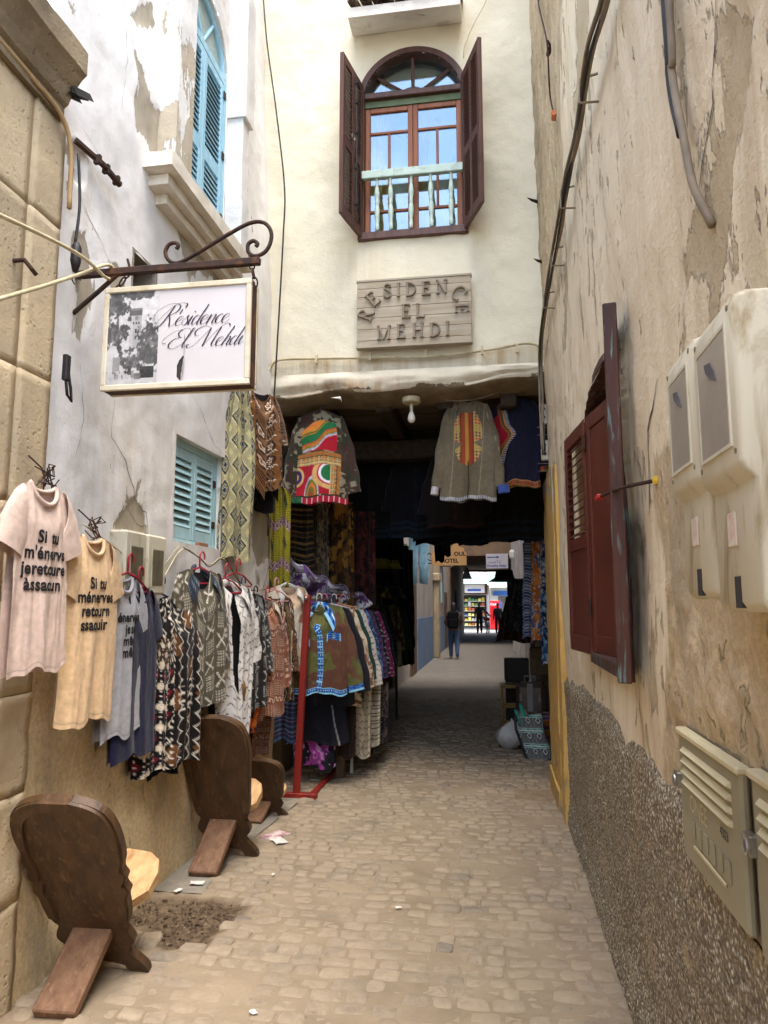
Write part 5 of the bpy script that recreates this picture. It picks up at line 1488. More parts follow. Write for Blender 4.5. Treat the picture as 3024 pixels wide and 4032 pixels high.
def p_purple(u, v, part='body'):
    n = fbm(u*14+fbm(u*6, v*6, 3, 2)*5, v*14, 17, 3); m = fbm(u*10, v*12+fbm(u*7, v*7, 9, 2)*5, 27, 3)
    im = fill(u, (128, 124, 138)); im = put(im, sstep(.52, .54, n), (206, 204, 214)); im = put(im, sstep(.56, .58, m), (96, 62, 118))
    im = put(im, soft(n-.48, .018, .01), (28, 24, 34)); return put(im, soft(m-.44, .02, .012), (34, 30, 42))
def p_floral(base, a, b, c, s=9., seed=5):
    def f(u, v, part='body'):
        im = fill(u, base); n = fbm(u*s, v*s, seed, 3); m = fbm(u*s*1.2, v*s*1.2, seed+40, 3); k = fbm(u*s*3, v*s*3, seed+60, 2)
        im = put(im, sstep(.50, .53, n)*(k > .35), a); im = put(im, sstep(.56, .59, m), b)
        return put(im, sstep(.64, .67, k), c)
    return f
def p_band(stripes, period, base):
    def f(u, v, part='body'):
        im = fill(u, base); b = np.mod(v/period, 1)
        for a0, a1, c in stripes: im = put(im, (b > a0) & (b < a1), c)
        return im
    return f
def braid(u, v, w, cols):
    """woven trim: chevron braid along u, across v in 0..w"""
    k = np.abs(v/w-.5)
    ph = np.mod(u/.022 + k*1.4, 1)
    im = np.where((ph < .5)[..., None], C(*cols[0]), C(*cols[1]))
    im = np.where((k > .40)[..., None], C(*cols[2]), im)
    dx = np.mod(u/.018, 1)-.5
    return np.where(((np.abs(dx) < .14) & (k < .10))[..., None], C(*cols[3]), im)
BLUE_TRIM = ((52, 112, 186), (24, 52, 110), (140, 196, 222), (206, 232, 240))
RED_TRIM = ((170, 84, 52), (104, 58, 40), (190, 154, 96), (66, 78, 50))
def p_dashiki_back(base):
    """camouflage back with two dashiki panels"""
    def f(u, v, part='body'):
        im = base(u, v, part)
        if part != 'body': 
            return im
        # lower panel
        P = (np.abs(u+.0) < .205) & (v > .40) & (v < .80)
        pu, pv = u+.205, v-.40
        red = fill(u, (168, 26, 44)); pan = red
        ring = np.hypot((u+.06)/.062, (v-.80)/.17)
        pan = put(pan, soft(ring-1.0, .10, .04)*(v < .80), (226, 222, 232)); pan = put(pan, (soft(ring-1.0, .10, .03)*(np.mod(np.arctan2(v-.80, u+.06)*16, 1) < .45)), (44, 40, 96)); pan = put(pan, ring < .9, (104, 110, 44)); pan = put(pan, soft(ring-.62, .10, .05), (206, 120, 60)); pan = put(pan, ring < .3, (150, 62, 44))
        c2 = np.hypot((u-.095)/.085, (v-.595)/.085)
        h2 = (v > .52)
        pan = put(pan, soft(c2-1.55, .25, .08)*h2, (204, 164, 104)); pan = put(pan, soft(c2-1.0, .16, .05)*h2, (226, 222, 234)); pan = put(pan, (c2 < .88)*h2, (34, 104, 62))
        c3 = np.hypot((u+.215)/.07, (v-.62)/.09); pan = put(pan, (c3 < 1.1), (206, 168, 112)); pan = put(pan, soft(c3-.6, .2, .08), (52, 46, 96))
        def border(t): return (pan, t)
        top = pv < .115; rgt = (u > .105)
        t = np.where(rgt & (pv > .115), .205-u, pv); along = np.where(rgt & (pv > .115), v, u)
        inb = top | rgt
        bcol = fill(u, (176, 150, 106))
        dd = np.hypot(np.mod(along/.042, 1)-.5, np.mod(t/.035, 1)-.5); bcol = put(bcol, dd < .30, (84, 52, 60)); bcol = put(bcol, dd < .14, (214, 186, 92))
        bcol = put(bcol, soft(np.mod(along/.084, 1)-.5, .12, .03)*(np.abs(t-.06) < .018), (206, 128, 60))
        ch = np.mod(along/.02+np.abs(t-.016)*60, 1)
        bcol = np.where((t < .034)[..., None], np.where((ch < .5)[..., None], C(206, 112, 54), C(66, 92, 44)), bcol)
        bcol = put(bcol, soft(t-.038, .003, .002), (40, 30, 30)); bcol = put(bcol, soft(t-.098, .004, .002), (210, 180, 120))
        pan = np.where(inb[..., None], bcol, pan)
        im = np.where(P[..., None], pan, im)
        # upper panel: leaning red / green wedge
        sl = u*.55 + .02
        Q = (np.abs(u-.0) < .17-.1*np.abs(v-.24)) & (v > .10+.5*np.maximum(0, -u-.02)*1.0) & (v < .385)
        q = fill(u, (168, 26, 44)); yy = v - .235 + u*.62 + .03*np.sign(np.cos(u*22-.3))*0
        cur = v - .225 + .55*u - .055*np.exp(-((u+.03)/.07)**2)
        q = put(q, cur < .075, (226, 222, 232)); q = put(q, (cur < .075)*(np.mod((u-v*.3)/.012, 1) < .45)*(cur > .052), (40, 40, 96)); q = put(q, cur < .052, (140, 120, 50)); q = put(q, cur < .036, (204, 140, 56))
        q = put(q, (cur < .036)*(np.mod((u-v*.3)/.014, 1) < .4), (120, 52, 40)); q = put(q, cur < .012, (176, 70, 46)); q = put(q, cur < 0, (34, 104, 62)); q = put(q, (cur < -.075), (196, 130, 52)); q = put(q, soft(cur+.09, .008, .004), (90, 90, 40)); q = put(q, cur < -.125, (206, 124, 54))
        im = np.where(Q[..., None], q, im)
        # hem tape
        H = (v > .815)
        hm = fill(u, (166, 26, 48)); hm = put(hm, np.mod(u/.05, 1) < .18, (206, 170, 180)); hm = np.where((u < -.15)[..., None], C(40, 90, 60), hm)
        return np.where(H[..., None], hm, im)
    return f
def p_greycoat(u, v, part='body'):
    im = fill(u, (104, 94, 76)) + (fbm(u*5, v*5, 3, 4)-.5)[..., None]*30
    if part == 'sleeve':
        im = put(im, soft(np.mod(u, 1.0)-.08, .004, .003), (150, 140, 118)); return im
    for s in (-.13, .13): im = put(im, soft(u-s+.06*(v-.4), .0035, .002)*.7, (152, 142, 120))
    d = np.hypot((u+.0)/.135, (v-.345)/.27)
    notch = (np.abs(v-.41) < .03*np.clip((np.abs(u)-.05)/.05, 0, 1.5))
    P = (d < 1.0) & (np.abs(u) < .125) & ~notch & (v > .11)
    p = fill(u, (184, 150, 92)); cx = np.abs(u+.01)
    dots = np.hypot(np.mod(u/.030, 1)-.5, np.mod(v/.030, 1)-.5)
    row = np.mod(np.floor(v/.06), 3)
    dotc = np.where((row < 1)[..., None], C(170, 60, 44), np.where((row < 2)[..., None], C(150, 140, 60), C(90, 70, 60)))
    p = np.where((dots < .34)[..., None], dotc, p)
    ch = np.mod(v/.022+np.abs(np.mod(u, .04)-.02)*40, 1)
    col = np.where((ch < .5)[..., None], C(196, 84, 46), C(60, 34, 26))
    p = np.where((cx < .055)[..., None], col, p); p = put(p, soft(cx-.055, .004, .002), (60, 40, 30)); p = put(p, cx < .014, (176, 128, 60))
    im = np.where(P[..., None], p, im)
    im = put(im, (v > .90), (176, 176, 176)); im = put(im, (v > .90)*(np.mod(u/.016, 1) < .4), (96, 98, 112))
    return im
def p_navycoat(u, v, part='body'):
    im = fill(u, (26, 26, 44)) + (fbm(u*60, v*60, 3, 2)-.5)[..., None]*10
    if part == 'body':
        edge = .06 + .065*np.exp(-((v-.36)/.07)**2) + .05*np.sin(np.clip(v/.62, 0, 1)*math.pi)
        x = u+.22
        P = (x < edge+.05) & (v < .66) & (v > .02)
        d = edge+.05-x
        p = fill(u, (150, 26, 40)); p = put(p, d < .075, (150, 84, 44)); p = put(p, soft(d-.05, .007, .003), (58, 76, 52)); p = put(p, soft(d-.036, .005, .002), (206, 150, 70)); p = put(p, d < .026, (36, 30, 60)); p = put(p, (d < .026)*(np.mod(v/.016, 1) < .5), (214, 212, 220))
        im = np.where(P[..., None], p, im)
    b = braid(u, np.mod(v, .05), .05, RED_TRIM)
    hem = (v > .80) if part == 'body' else (v > .56)
    return np.where(hem[..., None], b, im)
def p_camo_blue(base):
    def f(u, v, part='body'):
        im = base(u, v, part)
        if part == 'body':
            im = np.where((v > .725)[..., None], braid(u, v-.725, .045, BLUE_TRIM), im)
            for s in (-1, 1):
                pk = (np.abs(u-s*.135) < .062) & (np.abs(v-.285+.02*s) < .034)
                im = np.where(pk[..., None], braid(v+u*.1, u-s*.135+.062, .124, BLUE_TRIM), im)
        else:
            im = np.where((v > .60)[..., None], braid(u, v-.60, .05, BLUE_TRIM), im)
        return im
    return f
WOODLAND = p_camo([(94, 92, 50), (94, 62, 46), (84, 86, 48), (90, 58, 44)], 5.5, 3, .525)
DARKCAMO = p_camo([(66, 52, 42), (132, 126, 106), (48, 50, 38), (62, 44, 38)], 10.5, 13, .53)
DESERT = p_camo([(204, 192, 174), (184, 160, 134), (158, 112, 84)], 4.5, 33)
DIGI = lambda u, v, part='body': p_camo([(182, 164, 138), (146, 112, 82), (206, 190, 166), (118, 84, 62)], 16., 23)(np.floor(u/.009)*.009, np.floor(v/.009)*.009, part)

# ================================================================== GARMENT BUILDER
def garment(name, label, cat, loc, rz, L=.72, sh=.20, chest=.24, hem=.25, depth=.055, neck=.085, nf=.09, nb=.025, slope=.30,
            print_=None, sleeve=None, folds=((3, .012, .3), (7, .006, 1.2)), res=(64, 110), group=None, opening=None, back_res=(14, 26),
            hemwave=.012, seed=1, lining=None, tilt=0.0, twist=0.0, crease=1.0, flare=1.0):
    """hanging top. local x across, -y front, z down from the neck point. sleeve=(length, r0, r1, angle_deg)"""
    root = empty(name, loc, rz, label, cat, group)
    root.rotation_euler = (tilt, 0, rz)
    rnd = random.Random(seed); ph = [rnd.uniform(0, 6.28) for _ in folds]; ph2 = rnd.uniform(0, 6)
    def width(t):
        k = np.clip(t/.26, 0, 1)
        w = sh + (chest-sh)*k*k*(3-2*k)
        return np.where(t > .26, chest + (hem-chest)*((t-.26)/.74), w)
    def top(x, front):
        ax = np.abs(x); z = -slope*np.maximum(ax-neck*.9, 0)
        nk = np.clip(1-(ax/neck)**2, 0, 1)
        return z - (nf if front else nb)*np.sqrt(nk)
    def surf(s, t, front):
        w = width(t); x = s*w
        z0 = top(x*np.where(t < .3, sh/np.maximum(w, 1e-6), 1.0) if False else np.clip(x, -sh, sh), front)
        hz = -L + hemwave*np.sin(s*5+ph2) + .5*hemwave*np.sin(s*11+1+ph2)
        z = z0*(1-t) + hz*t
        d = depth*sstep(0, .22, t)*np.sqrt(np.clip(1-(s*.96)**2, 0, 1))*(1+.35*t*(flare-1)) + .006 + .016*np.sqrt(np.clip(1-(np.abs(x)/(neck*1.3))**2, 0, 1))*(1-sstep(0, .3, t))
        fo = 0
        for (n, a, _), p0 in zip(folds, ph): fo = fo + a*np.sin(s*n*2.2+p0+t*.8)*sstep(.05, .75, t)
        fo = fo + .007*crease*(fbm(s*4+seed, t*7, seed, 3)-.5)*2
        cr_ = fbm(s*9+t*1.5+seed*3, t*3.2, seed+5, 4); fo = fo + .006*crease*np.abs(cr_-.5)*2*sstep(0, .3, t) + .0035*crease*np.abs(np.sin(s*14+3*fbm(s*2, t*4, seed+9, 2)))*sstep(.1, .6, t)
        y_ = (-(d+fo)) if front else (d*.6+fo*.5)
        x = x + .012*np.sin(t*4+ph2)*t + twist*t*y_
        return x, y_, z
    def grid(front, ns, nt):
        S, T = np.meshgrid(np.linspace(-1, 1, ns+1), np.linspace(0, 1, nt+1), indexing='ij')
        x, y_, z = surf(S, T, front)
        v = np.stack([x.ravel(), y_.ravel(), z.ravel()], 1)
        i = np.arange(ns)[:, None]*(nt+1)+np.arange(nt)[None, :]
        q = np.stack([i, i+1, i+nt+2, i+nt+1], -1) if front else np.stack([i, i+nt+1, i+nt+2, i+1], -1)
        if front and opening is not None:
            sc = (S[:-1, :-1]+S[1:, 1:])/2; tc = (T[:-1, :-1]+T[1:, 1:])/2
            keep = ~opening(sc, tc); q = q[keep]
        q = q.reshape(-1, 4)
        U = (S*width(T)).ravel(); V = (-z+0*T).ravel() if False else (T*L).ravel()
        return v, q, U, V
    vf, qf, uf_, vf_ = grid(True, *res); vb, qb, ub, vb_ = grid(False, *back_res)
    pf = print_ or p_plain((180, 170, 160))
    cf = pf(uf_, vf_, 'body'); cb_ = pf(ub, vb_, 'body') if lining is None else fill(ub, lining)
    V = [vf, vb]; Q = [qf, qb+len(vf)]; CC = [cf, cb_]; nv = len(vf)+len(vb)
    if sleeve:
        Ls, r0, r1, angd = sleeve[:4]; fwd = sleeve[4] if len(sleeve) > 4 else 0.0
        nr, nl = 26, max(10, int(Ls/.012))
        for sg in (-1, 1):
            th, tl = np.meshgrid(np.linspace(0, 2*np.pi, nr+1), np.linspace(0, 1, nl+1), indexing='ij')
            a = R(angd if not hasattr(angd, '__len__') else angd[0 if sg < 0 else 1])
            bend = .25*tl*tl*(Ls > .4)
            px = sg*(sh-.015 + Ls*tl*np.sin(a)*(1-.25*bend)); pz = -slope*(sh-neck*.9) - r0 + .008 - Ls*tl*np.cos(a) + (r0-.02)*np.sin(a)*0
            py = -fwd*tl*tl
            rr = r0+(r1-r0)*tl
            wr_ = 1+(.09*np.sin(tl*17+th*2+sg) if Ls > .4 else .0)+.12*(fbm(th*2+sg*5, tl*8, seed+7, 2)-.5)
            be = np.pi/2 + (a-np.pi/2)*np.clip(tl*1.6, 0, 1)**.7
            ox = np.cos(th)*rr*wr_*np.cos(be)*sg; oz = np.cos(th)*rr*wr_*np.sin(be)
            # armhole end stands up to meet the shoulder
            oz = oz + np.cos(th)*0
            x = px+ox; z = pz + oz; y_ = py + np.sin(th)*rr*(.42 if Ls > .3 else .30)*(1+.2*tl)*wr_ - .008
            v = np.stack([x.ravel(), y_.ravel(), z.ravel()], 1)
            i = np.arange(nr)[:, None]*(nl+1)+np.arange(nl)[None, :]
            q = np.stack([i, i+1, i+nl+2, i+nl+1], -1).reshape(-1, 4)
            V.append(v); Q.append(q+nv); nv += len(v)
            CC.append(pf((th*rr*1.0+sg*.7).ravel(), (tl*Ls).ravel(), 'sleeve'))
    me = fast_mesh('fabric', np.vstack(V), np.vstack(Q))
    colattr(me, lin(np.clip(np.vstack(CC), 3, 235)))
    fab = obj('fabric', me, M['cloth'], root, smooth=True)
    root['_L'] = L
    return root, surf, width
def text_on(root, surf, width, L, lines, mat, size, off=.0035, xshift=0.):
    """lettering printed on the front of a shirt: lines = [(text, centre_x, v_down)]"""
    for txt, cx, vv in lines:
        v, f = text_mesh(txt, size, size*.034, 1.04)
        bm = bmesh.new(); vs_ = [bm.verts.new(p) for p in v]
        for ff in f:
            try: bm.faces.new([vs_[i] for i in ff])
            except ValueError: pass
        xs_ = [p[0] for p in v]; w = max(xs_)-min(xs_)
        k = min(xs_)
        while k < max(xs_):
            bmesh.ops.bisect_plane(bm, geom=bm.verts[:]+bm.edges[:]+bm.faces[:], plane_co=(k, 0, 0), plane_no=(1, 0, 0)); k += .012
        co = np.array([q.co[:] for q in bm.verts])
        gx = co[:, 0]-min(xs_)-w/2+cx; gv = vv-co[:, 1]
        t = np.clip(gv/L, 0, 1)
        s = gx/width(t)
        for _ in range(2):
            x, y_, z = surf(s, t, True); s = s + (gx-x)/width(t); t = t + (gv+z)/L
        x, y_, z = surf(s, t, True)
        for q, a, b, c in zip(bm.verts, x, y_, z): q.co = (a, b-off, c)
        me = bpy.data.meshes.new('lettering'); bm.to_mesh(me); bm.free()
        obj('lettering', me, mat, root)
def strip_on(root, surf, pts, w, cols, name='trim', off=.006, n=60, nw=5, pfn=None):
    """trim tape lying on the garment front: pts in (s,t) along the middle"""
    P = np.array(crom(pts, max(2, n//(len(pts)-1))))
    d = np.gradient(P, axis=0); 
    x0, y0, z0 = surf(P[:, 0], P[:, 1], True)
    X = np.stack([x0, z0], 1); D = np.gradient(X, axis=0); D /= np.linalg.norm(D, axis=1)[:, None]+1e-9; Nn = np.stack([-D[:, 1], D[:, 0]], 1)
    along = np.concatenate([[0], np.cumsum(np.linalg.norm(np.diff(X, axis=0), axis=1))])
    k = np.linspace(-.5, .5, nw+1)
    vx = X[:, None, 0]+Nn[:, None, 0]*k[None]*w; vz = X[:, None, 1]+Nn[:, None, 1]*k[None]*w
    vy = np.broadcast_to(y0[:, None]-off, vx.shape)
    m, nn = vx.shape
    v = np.stack([vx.ravel(), vy.ravel(), vz.ravel()], 1)
    i = np.arange(m-1)[:, None]*nn+np.arange(nn-1)[None, :]
    q = np.stack([i, i+1, i+nn+1, i+nn], -1).reshape(-1, 4)
    me = fast_mesh(name, v, q)
    uu = np.repeat(along, nn); kk = np.tile((k+.5)*w, m)
    colattr(me, lin(np.clip((pfn or (lambda a, b: braid(a, b, w, cols)))(uu, kk), 3, 235)))
    return obj(name, me, M['cloth'], root)
def collar(root, neck=.085, drop=.085, spread=.055, pf=None, stand=.02, open_=25, yoff=-.03, point=.03, zoff=0.):
    """turned-down collar: two wings meeting behind the neck"""
    for sg in (-1, 1):
        T, K = np.meshgrid(np.linspace(0, 1, 25), np.linspace(0, 1, 9), indexing='ij')
        an = R(90) - T*R(180-open_)                   # from back (90) to the front
        rx_, ry_ = neck*(1.02), .045
        bx = np.cos(an)*rx_; by = np.sin(an)*ry_*1.0
        out = spread*(.55+.45*T)
        x = sg*np.abs(bx)*(1) + sg*K*out*(.7+.5*T); y_ = by*1.0 + yoff*.5 - K*(.012+.02*T) - .012*np.sin(K*3.14)
        z = zoff + stand*(1-T*.9) - .085*T**1.6 + .012*np.sin(K*3.14) - K*(drop*(.55+.45*T)+point*T**4)
        v = np.stack([x.ravel(), y_.ravel(), z.ravel()], 1)
        i = np.arange(24)[:, None]*9+np.arange(8)[None, :]
        q = np.stack([i, i+1, i+10, i+9], -1).reshape(-1, 4)
        me = fast_mesh('collar', v, q)
        colattr(me, lin(np.clip((pf or p_plain((90, 80, 70)))((T*.25).ravel(), (K*drop).ravel(), 'collar'), 3, 235)))
        obj('collar', me, M['cloth'], root, smooth=True)
def hanger(label, loc, rz, col, w=.20, hook_h=.10, drop=.09):
    h = empty('clothes_hanger', loc, rz, label, 'hanger', 'plastic clothes hangers along the garments')
    key = 'hanger_%d_%d_%d' % col
    if key not in M: M[key] = mottled('hanger_plastic', col, tuple(int(c*.85) for c in col), 8, .4, .1, 40, .002, spec=.5)
    hk = [(0, 0, 0.0)] + [(.022*math.sin(t)+.0, 0, hook_h-.03+.025*(1-math.cos(t))) for t in np.linspace(-.2, 4.2, 12)]
    hk = [(0, 0, -.01), (0, 0, hook_h*.5)] + [(.024-.024*math.cos(t), 0, hook_h*.6+.03*math.sin(t)) for t in np.linspace(0, 3.7, 12)]
    MB().tube(hk, .0055, 6).build('hook', M[key], h, smooth=True)
    MB().tube([(0, 0, -.008), (w*.45, 0, -.03), (w*.95, 0, -drop), (w*.9, 0, -drop-.012), (0, 0, -drop-.02), (-w*.9, 0, -drop-.012), (-w*.95, 0, -drop), (-w*.45, 0, -.03), (0, 0, -.008)], .006, 6).build('shoulder_bar', M[key], h, smooth=True)
    return h
def drape(name, label, cat, loc, rz, w0, w1, H, pf, folds=9, amp=.03, res=(60, 150), group=None, gather=.5, taper=None, hem=.02, parent_mat=None, seed=3, sway=0.0):
    """hanging length of cloth (scarf, trouser leg, dress length): one folded sheet"""
    root = empty(name, loc, rz, label, cat, group)
    S, T = np.meshgrid(np.linspace(-1, 1, res[0]+1), np.linspace(0, 1, res[1]+1), indexing='ij')
    w = (w0+(w1-w0)*T) if taper is None else taper(T)
    x = S*w + sway*T*T; y_ = -amp*np.sin(S*folds+seed+T*1.5)*(.6+.4*T) - amp*.5*np.sin(S*folds*2.3+seed*2) - .01*np.sin(T*9+seed)
    z = -H*T + hem*np.sin(S*4+seed)*T
    v = np.stack([x.ravel(), y_.ravel(), z.ravel()], 1)
    i = np.arange(res[0])[:, None]*(res[1]+1)+np.arange(res[1])[None, :]
    q = np.stack([i, i+1, i+res[1]+2, i+res[1]+1], -1).reshape(-1, 4)
    # a second, slightly shorter layer behind gives the cloth its thickness
    v2 = v.copy(); v2[:, 1] = -v[:, 1]*.5+.025; v2[:, 2] *= .985
    me = fast_mesh('fabric', np.vstack([v, v2]), np.vstack([q, q[:, ::-1]+len(v)]))
    c = pf((S*max(w0, w1)*(1+gather)).ravel(), (T*H).ravel(), 'body')
    colattr(me, lin(np.clip(np.vstack([c, c*.8]), 3, 235)))
    obj('fabric', me, M['cloth'], root, smooth=True)
    return root
def rope(name, label, pts, r, mat, cat='rope', n=6):
    return tag(MB().tube([tuple(p) for p in crom(pts, n)], r, 6).build(name, mat, smooth=True), label, cat)
# ================================================================== GARMENTS ALONG THE LEFT WALL
GW = 'garments hung along the white wall'
TEE_F = ((2.6, .009, 0), (5.2, .005, 0))
def tee(label, loc, rz, col, L, chest, lines=None, seed=1, size=.07, sleeve=(.19, .085, .082, 22), sh=.145):
    root, surf, width = garment('tee_shirt', label, 't-shirt', loc, rz, L=L, sh=sh, chest=chest, hem=chest*1.03, depth=.030, neck=.082, nf=.085, nb=.03, slope=.36,
        print_=lambda u, v, p='body': p_plain(col, 10)(u, v)*np.where(((np.abs(v-L+.022) < .0035) if p == 'body' else (np.abs(v-sleeve[0]+.02) < .004)), .86, 1.0)[..., None], sleeve=sleeve, folds=TEE_F, res=(60, 110), seed=seed, group=GW, hemwave=.014, crease=.55)
    # ribbed neck band
    an = np.linspace(0, 2*math.pi, 40); pts = []
    for a in an:
        x = .083*math.cos(a); f = math.sin(a) < 0
        z = -(.085 if f else .03)*math.sqrt(max(0, 1-(x/.0835)**2)); y_ = (-.024 if f else .014)*math.sqrt(max(0, 1-(x/.0835)**2)) - .004
        pts.append((x, y_, z))
    me = MB().tube(pts, .0095, 8, False).mesh('neck_band'); colattr(me, np.tile(lin(np.array(col)*.96), (len(me.vertices), 1)))
    obj('neck_band', me, M['cloth'], root, smooth=True)
    if lines: text_on(root, surf, width, L, lines, M['ink'], size)
    return root
tee('pale pink t-shirt with black French slogan, nearest the photo edge', (-1.80, 2.605, 2.085), R(90), (214, 188, 172), .74, .170,
    [('Si', -.04, .238), ('tu', .042, .238), ("m'énervs", .0, .302), ('jeretoure', -.005, .364), ('àssaoun', -.01, .426)], seed=4, size=.068)
tee('peach t-shirt with black French slogan beside the pale pink one', (-1.84, 3.05, 1.915), R(90), (222, 187, 144), .83, .205,
    [('Si', -.04, .238), ('tu', .042, .238), ('ménerves', .0, .300), ('retourn', -.0, .362), ('ssaouir', -.01, .424)], seed=9, size=.070)
tee('grey marl t-shirt with black lettering, half hidden by the peach one', (-1.87, 3.39, 1.75), R(90), (170, 170, 174), .79, .19,
    [('énerves', .02, .23), ('je', .0, .288), ('suis', .085, .288), ('même', .05, .346), ('même', .05, .404)], seed=14, size=.066)
tee('navy t-shirt hanging behind the grey marl one', (-1.875, 3.565, 1.70), R(90), (32, 32, 58), .86, .225, None, seed=19)
# plain hangers / twisted wire that hold the shirts
for k, (p, lb) in enumerate((((-1.85, 2.69, 2.12), 'twisted rusty wire above the pale pink t-shirt'), ((-1.90, 3.15, 1.955), 'twisted rusty wire above the peach t-shirt'))):
    rw_ = random.Random(30+k); m = MB()
    for j in range(5):
        m.tube([(p[0]+rw_.uniform(-.02, .03), p[1]+rw_.uniform(-.05, .06), p[2]+rw_.uniform(-.05, .07)) for _ in range(5)], .003, 5)
    m.tube([(p[0]-.07, p[1]-.02, p[2]+.10), (p[0]-.02, p[1], p[2]+.05), p, (p[0]+.03, p[1]+.04, p[2]-.04)], .004, 5)
    tag(m.build('wire_tangle', M['rust']), lb, 'wire')
# long dresses
BLK = p_plain((22, 18, 20), 6)
garment('dress', 'black dress printed with cream leaves and dark red dots', 'dress', (-1.90, 3.86, 1.60), R(80), L=.90, sh=.13, chest=.15, hem=.20, depth=.05, print_=lambda u, v, p='body': np.where((v < .28)[..., None], p_browndots(u, v), p_leafdots(u, v)), folds=((4, .016, 0), (9, .008, 0)), res=(60, 130), seed=3, group=GW)
garment('dress', 'black and brown mud-cloth dress with white slanting strokes', 'dress', (-1.87, 4.02, 1.66), R(78), L=.95, sh=.15, chest=.19, hem=.23, depth=.06, print_=p_zig, sleeve=(.55, .06, .055, 6), folds=((3, .022, 0), (8, .01, 0)), res=(64, 130), seed=8, group=GW)
drape('wrap_cloth', 'small cream cloth with black chevrons below the grey-brown jacket', 'cloth', (-1.90, 4.42, 1.06), R(84), .14, .15, .26, p_chevron((186, 172, 146), (26, 22, 22), .07, .07, False), 5, .015, (40, 40), GW)
X7 = p_xdots((82, 74, 58), (206, 200, 184), .105, .125)
g7, s7, w7 = garment('jacket', 'grey-brown jacket with white crosses and dots on a red hanger', 'jacket', (-1.84, 4.27, 1.83), R(76), L=.83, sh=.205, chest=.25, hem=.27, depth=.06, neck=.09, nf=.13, print_=X7, sleeve=(.56, .075, .062, 9), folds=((3, .014, 0), (6, .01, 0)), res=(64, 120), seed=12, group=GW, lining=(26, 24, 26))
collar(g7, .09, .11, .07, p_chevron((34, 40, 50), (120, 140, 150), .02, .02, False), .03, 40)
# open white coat
def op_white(s, t): return (np.abs(s+.12) < .20*(1-t*.75)*(t < .62))
W8 = p_chevron((208, 202, 196), (34, 32, 36))
g8, s8, w8 = garment('coat', 'long white coat with black chevrons, worn open over a dark lining', 'coat', (-1.80, 4.70, 1.755), R(74), L=1.10, sh=.20, chest=.25, hem=.16, depth=.075, neck=.095, nf=.06, print_=W8, sleeve=(.44, .085, .085, 13), folds=((3, .018, 0), (7, .01, 0)), res=(72, 150), seed=21, group=GW, opening=op_white, lining=(30, 30, 34), hemwave=.05)
collar(g8, .095, .14, .085, W8, .03, 30)
strip_on(g8, s8, [(.12, .56), (.22, .62), (.34, .70)], .045, None, 'pocket_flap', .012, 20, 4, lambda a, b: fill(a, (142, 100, 50)))
garment('jacket', 'black jacket with white crosses and dot squares beside the white coat', 'jacket', (-1.86, 5.22, 1.70), R(74), L=.86, sh=.19, chest=.22, hem=.25, depth=.06, print_=p_xdots((34, 32, 30), (196, 194, 188), .10, .115), sleeve=(.52, .075, .07, 11), folds=((4, .014, 0), (6, .01, 0)), res=(56, 110), seed=25, group=GW)
drape('wrap_cloth', 'small blue cloth with orange roses below the black jacket', 'cloth', (-1.86, 5.27, .99), R(78), .15, .17, .32, p_floral((34, 36, 58), (196, 92, 30), (226, 130, 44), (60, 66, 120), 11., 5), 5, .014, (40, 44), GW)
g10, s10, w10 = garment('jacket', 'rust-brown dotted jacket with teal lace cuffs', 'jacket', (-1.83, 5.56, 1.655), R(72), L=.92, sh=.19, chest=.22, hem=.23, depth=.06, print_=p_rust, sleeve=(.62, .075, .08, 10), folds=((4, .014, 0), (6, .008, 0)), res=(56, 110), seed=31, group=GW)
collar(g10, .085, .08, .05, lambda u, v, p='b': np.where((np.hypot(np.mod(u/.02, 1)-.5, np.mod(v/.02, 1)-.5) < .3)[..., None], C(60, 110, 104), C(196, 188, 164)), .02, 40)
drape('wrap_cloth', 'dark rust cloth with pale key pattern hanging lowest by the wall', 'cloth', (-1.86, 5.62, .98), R(80), .15, .14, .54, lambda u, v, p='body': p_rust(u, v)*.72, 5, .014, (44, 60), GW)
garment('jacket', 'ochre and black patterned jacket with a white wavy line', 'jacket', (-1.84, 5.88, 1.68), R(66), L=.88, sh=.17, chest=.19, hem=.2, depth=.05, print_=p_ochre, sleeve=(.55, .07, .06, 8), folds=((4, .012, 0), (6, .008, 0)), res=(52, 110), seed=35, group=GW)
g13, s13, w13 = garment('jacket', 'sandy desert camouflage jacket, the palest near the passage corner', 'jacket', (-1.80, 6.08, 1.78), R(52), L=.74, sh=.17, chest=.19, hem=.18, depth=.06, print_=DESERT, sleeve=(.68, .085, .065, 13), folds=((3, .014, 0), (6, .01, 0)), res=(48, 90), seed=39, group=GW)
collar(g13, .085, .07, .05, lambda u, v, p='b': p_plain((188, 186, 180))(u, v), .02, 40)
# lower skirts of the long coats
drape('wrap_cloth', 'short black frill under the leaf-print dress', 'cloth', (-1.87, 3.98, .80), R(82), .12, .16, .14, p_chevron((24, 24, 28), (70, 72, 80), .03, .03, False), 7, .02, (40, 24), GW)
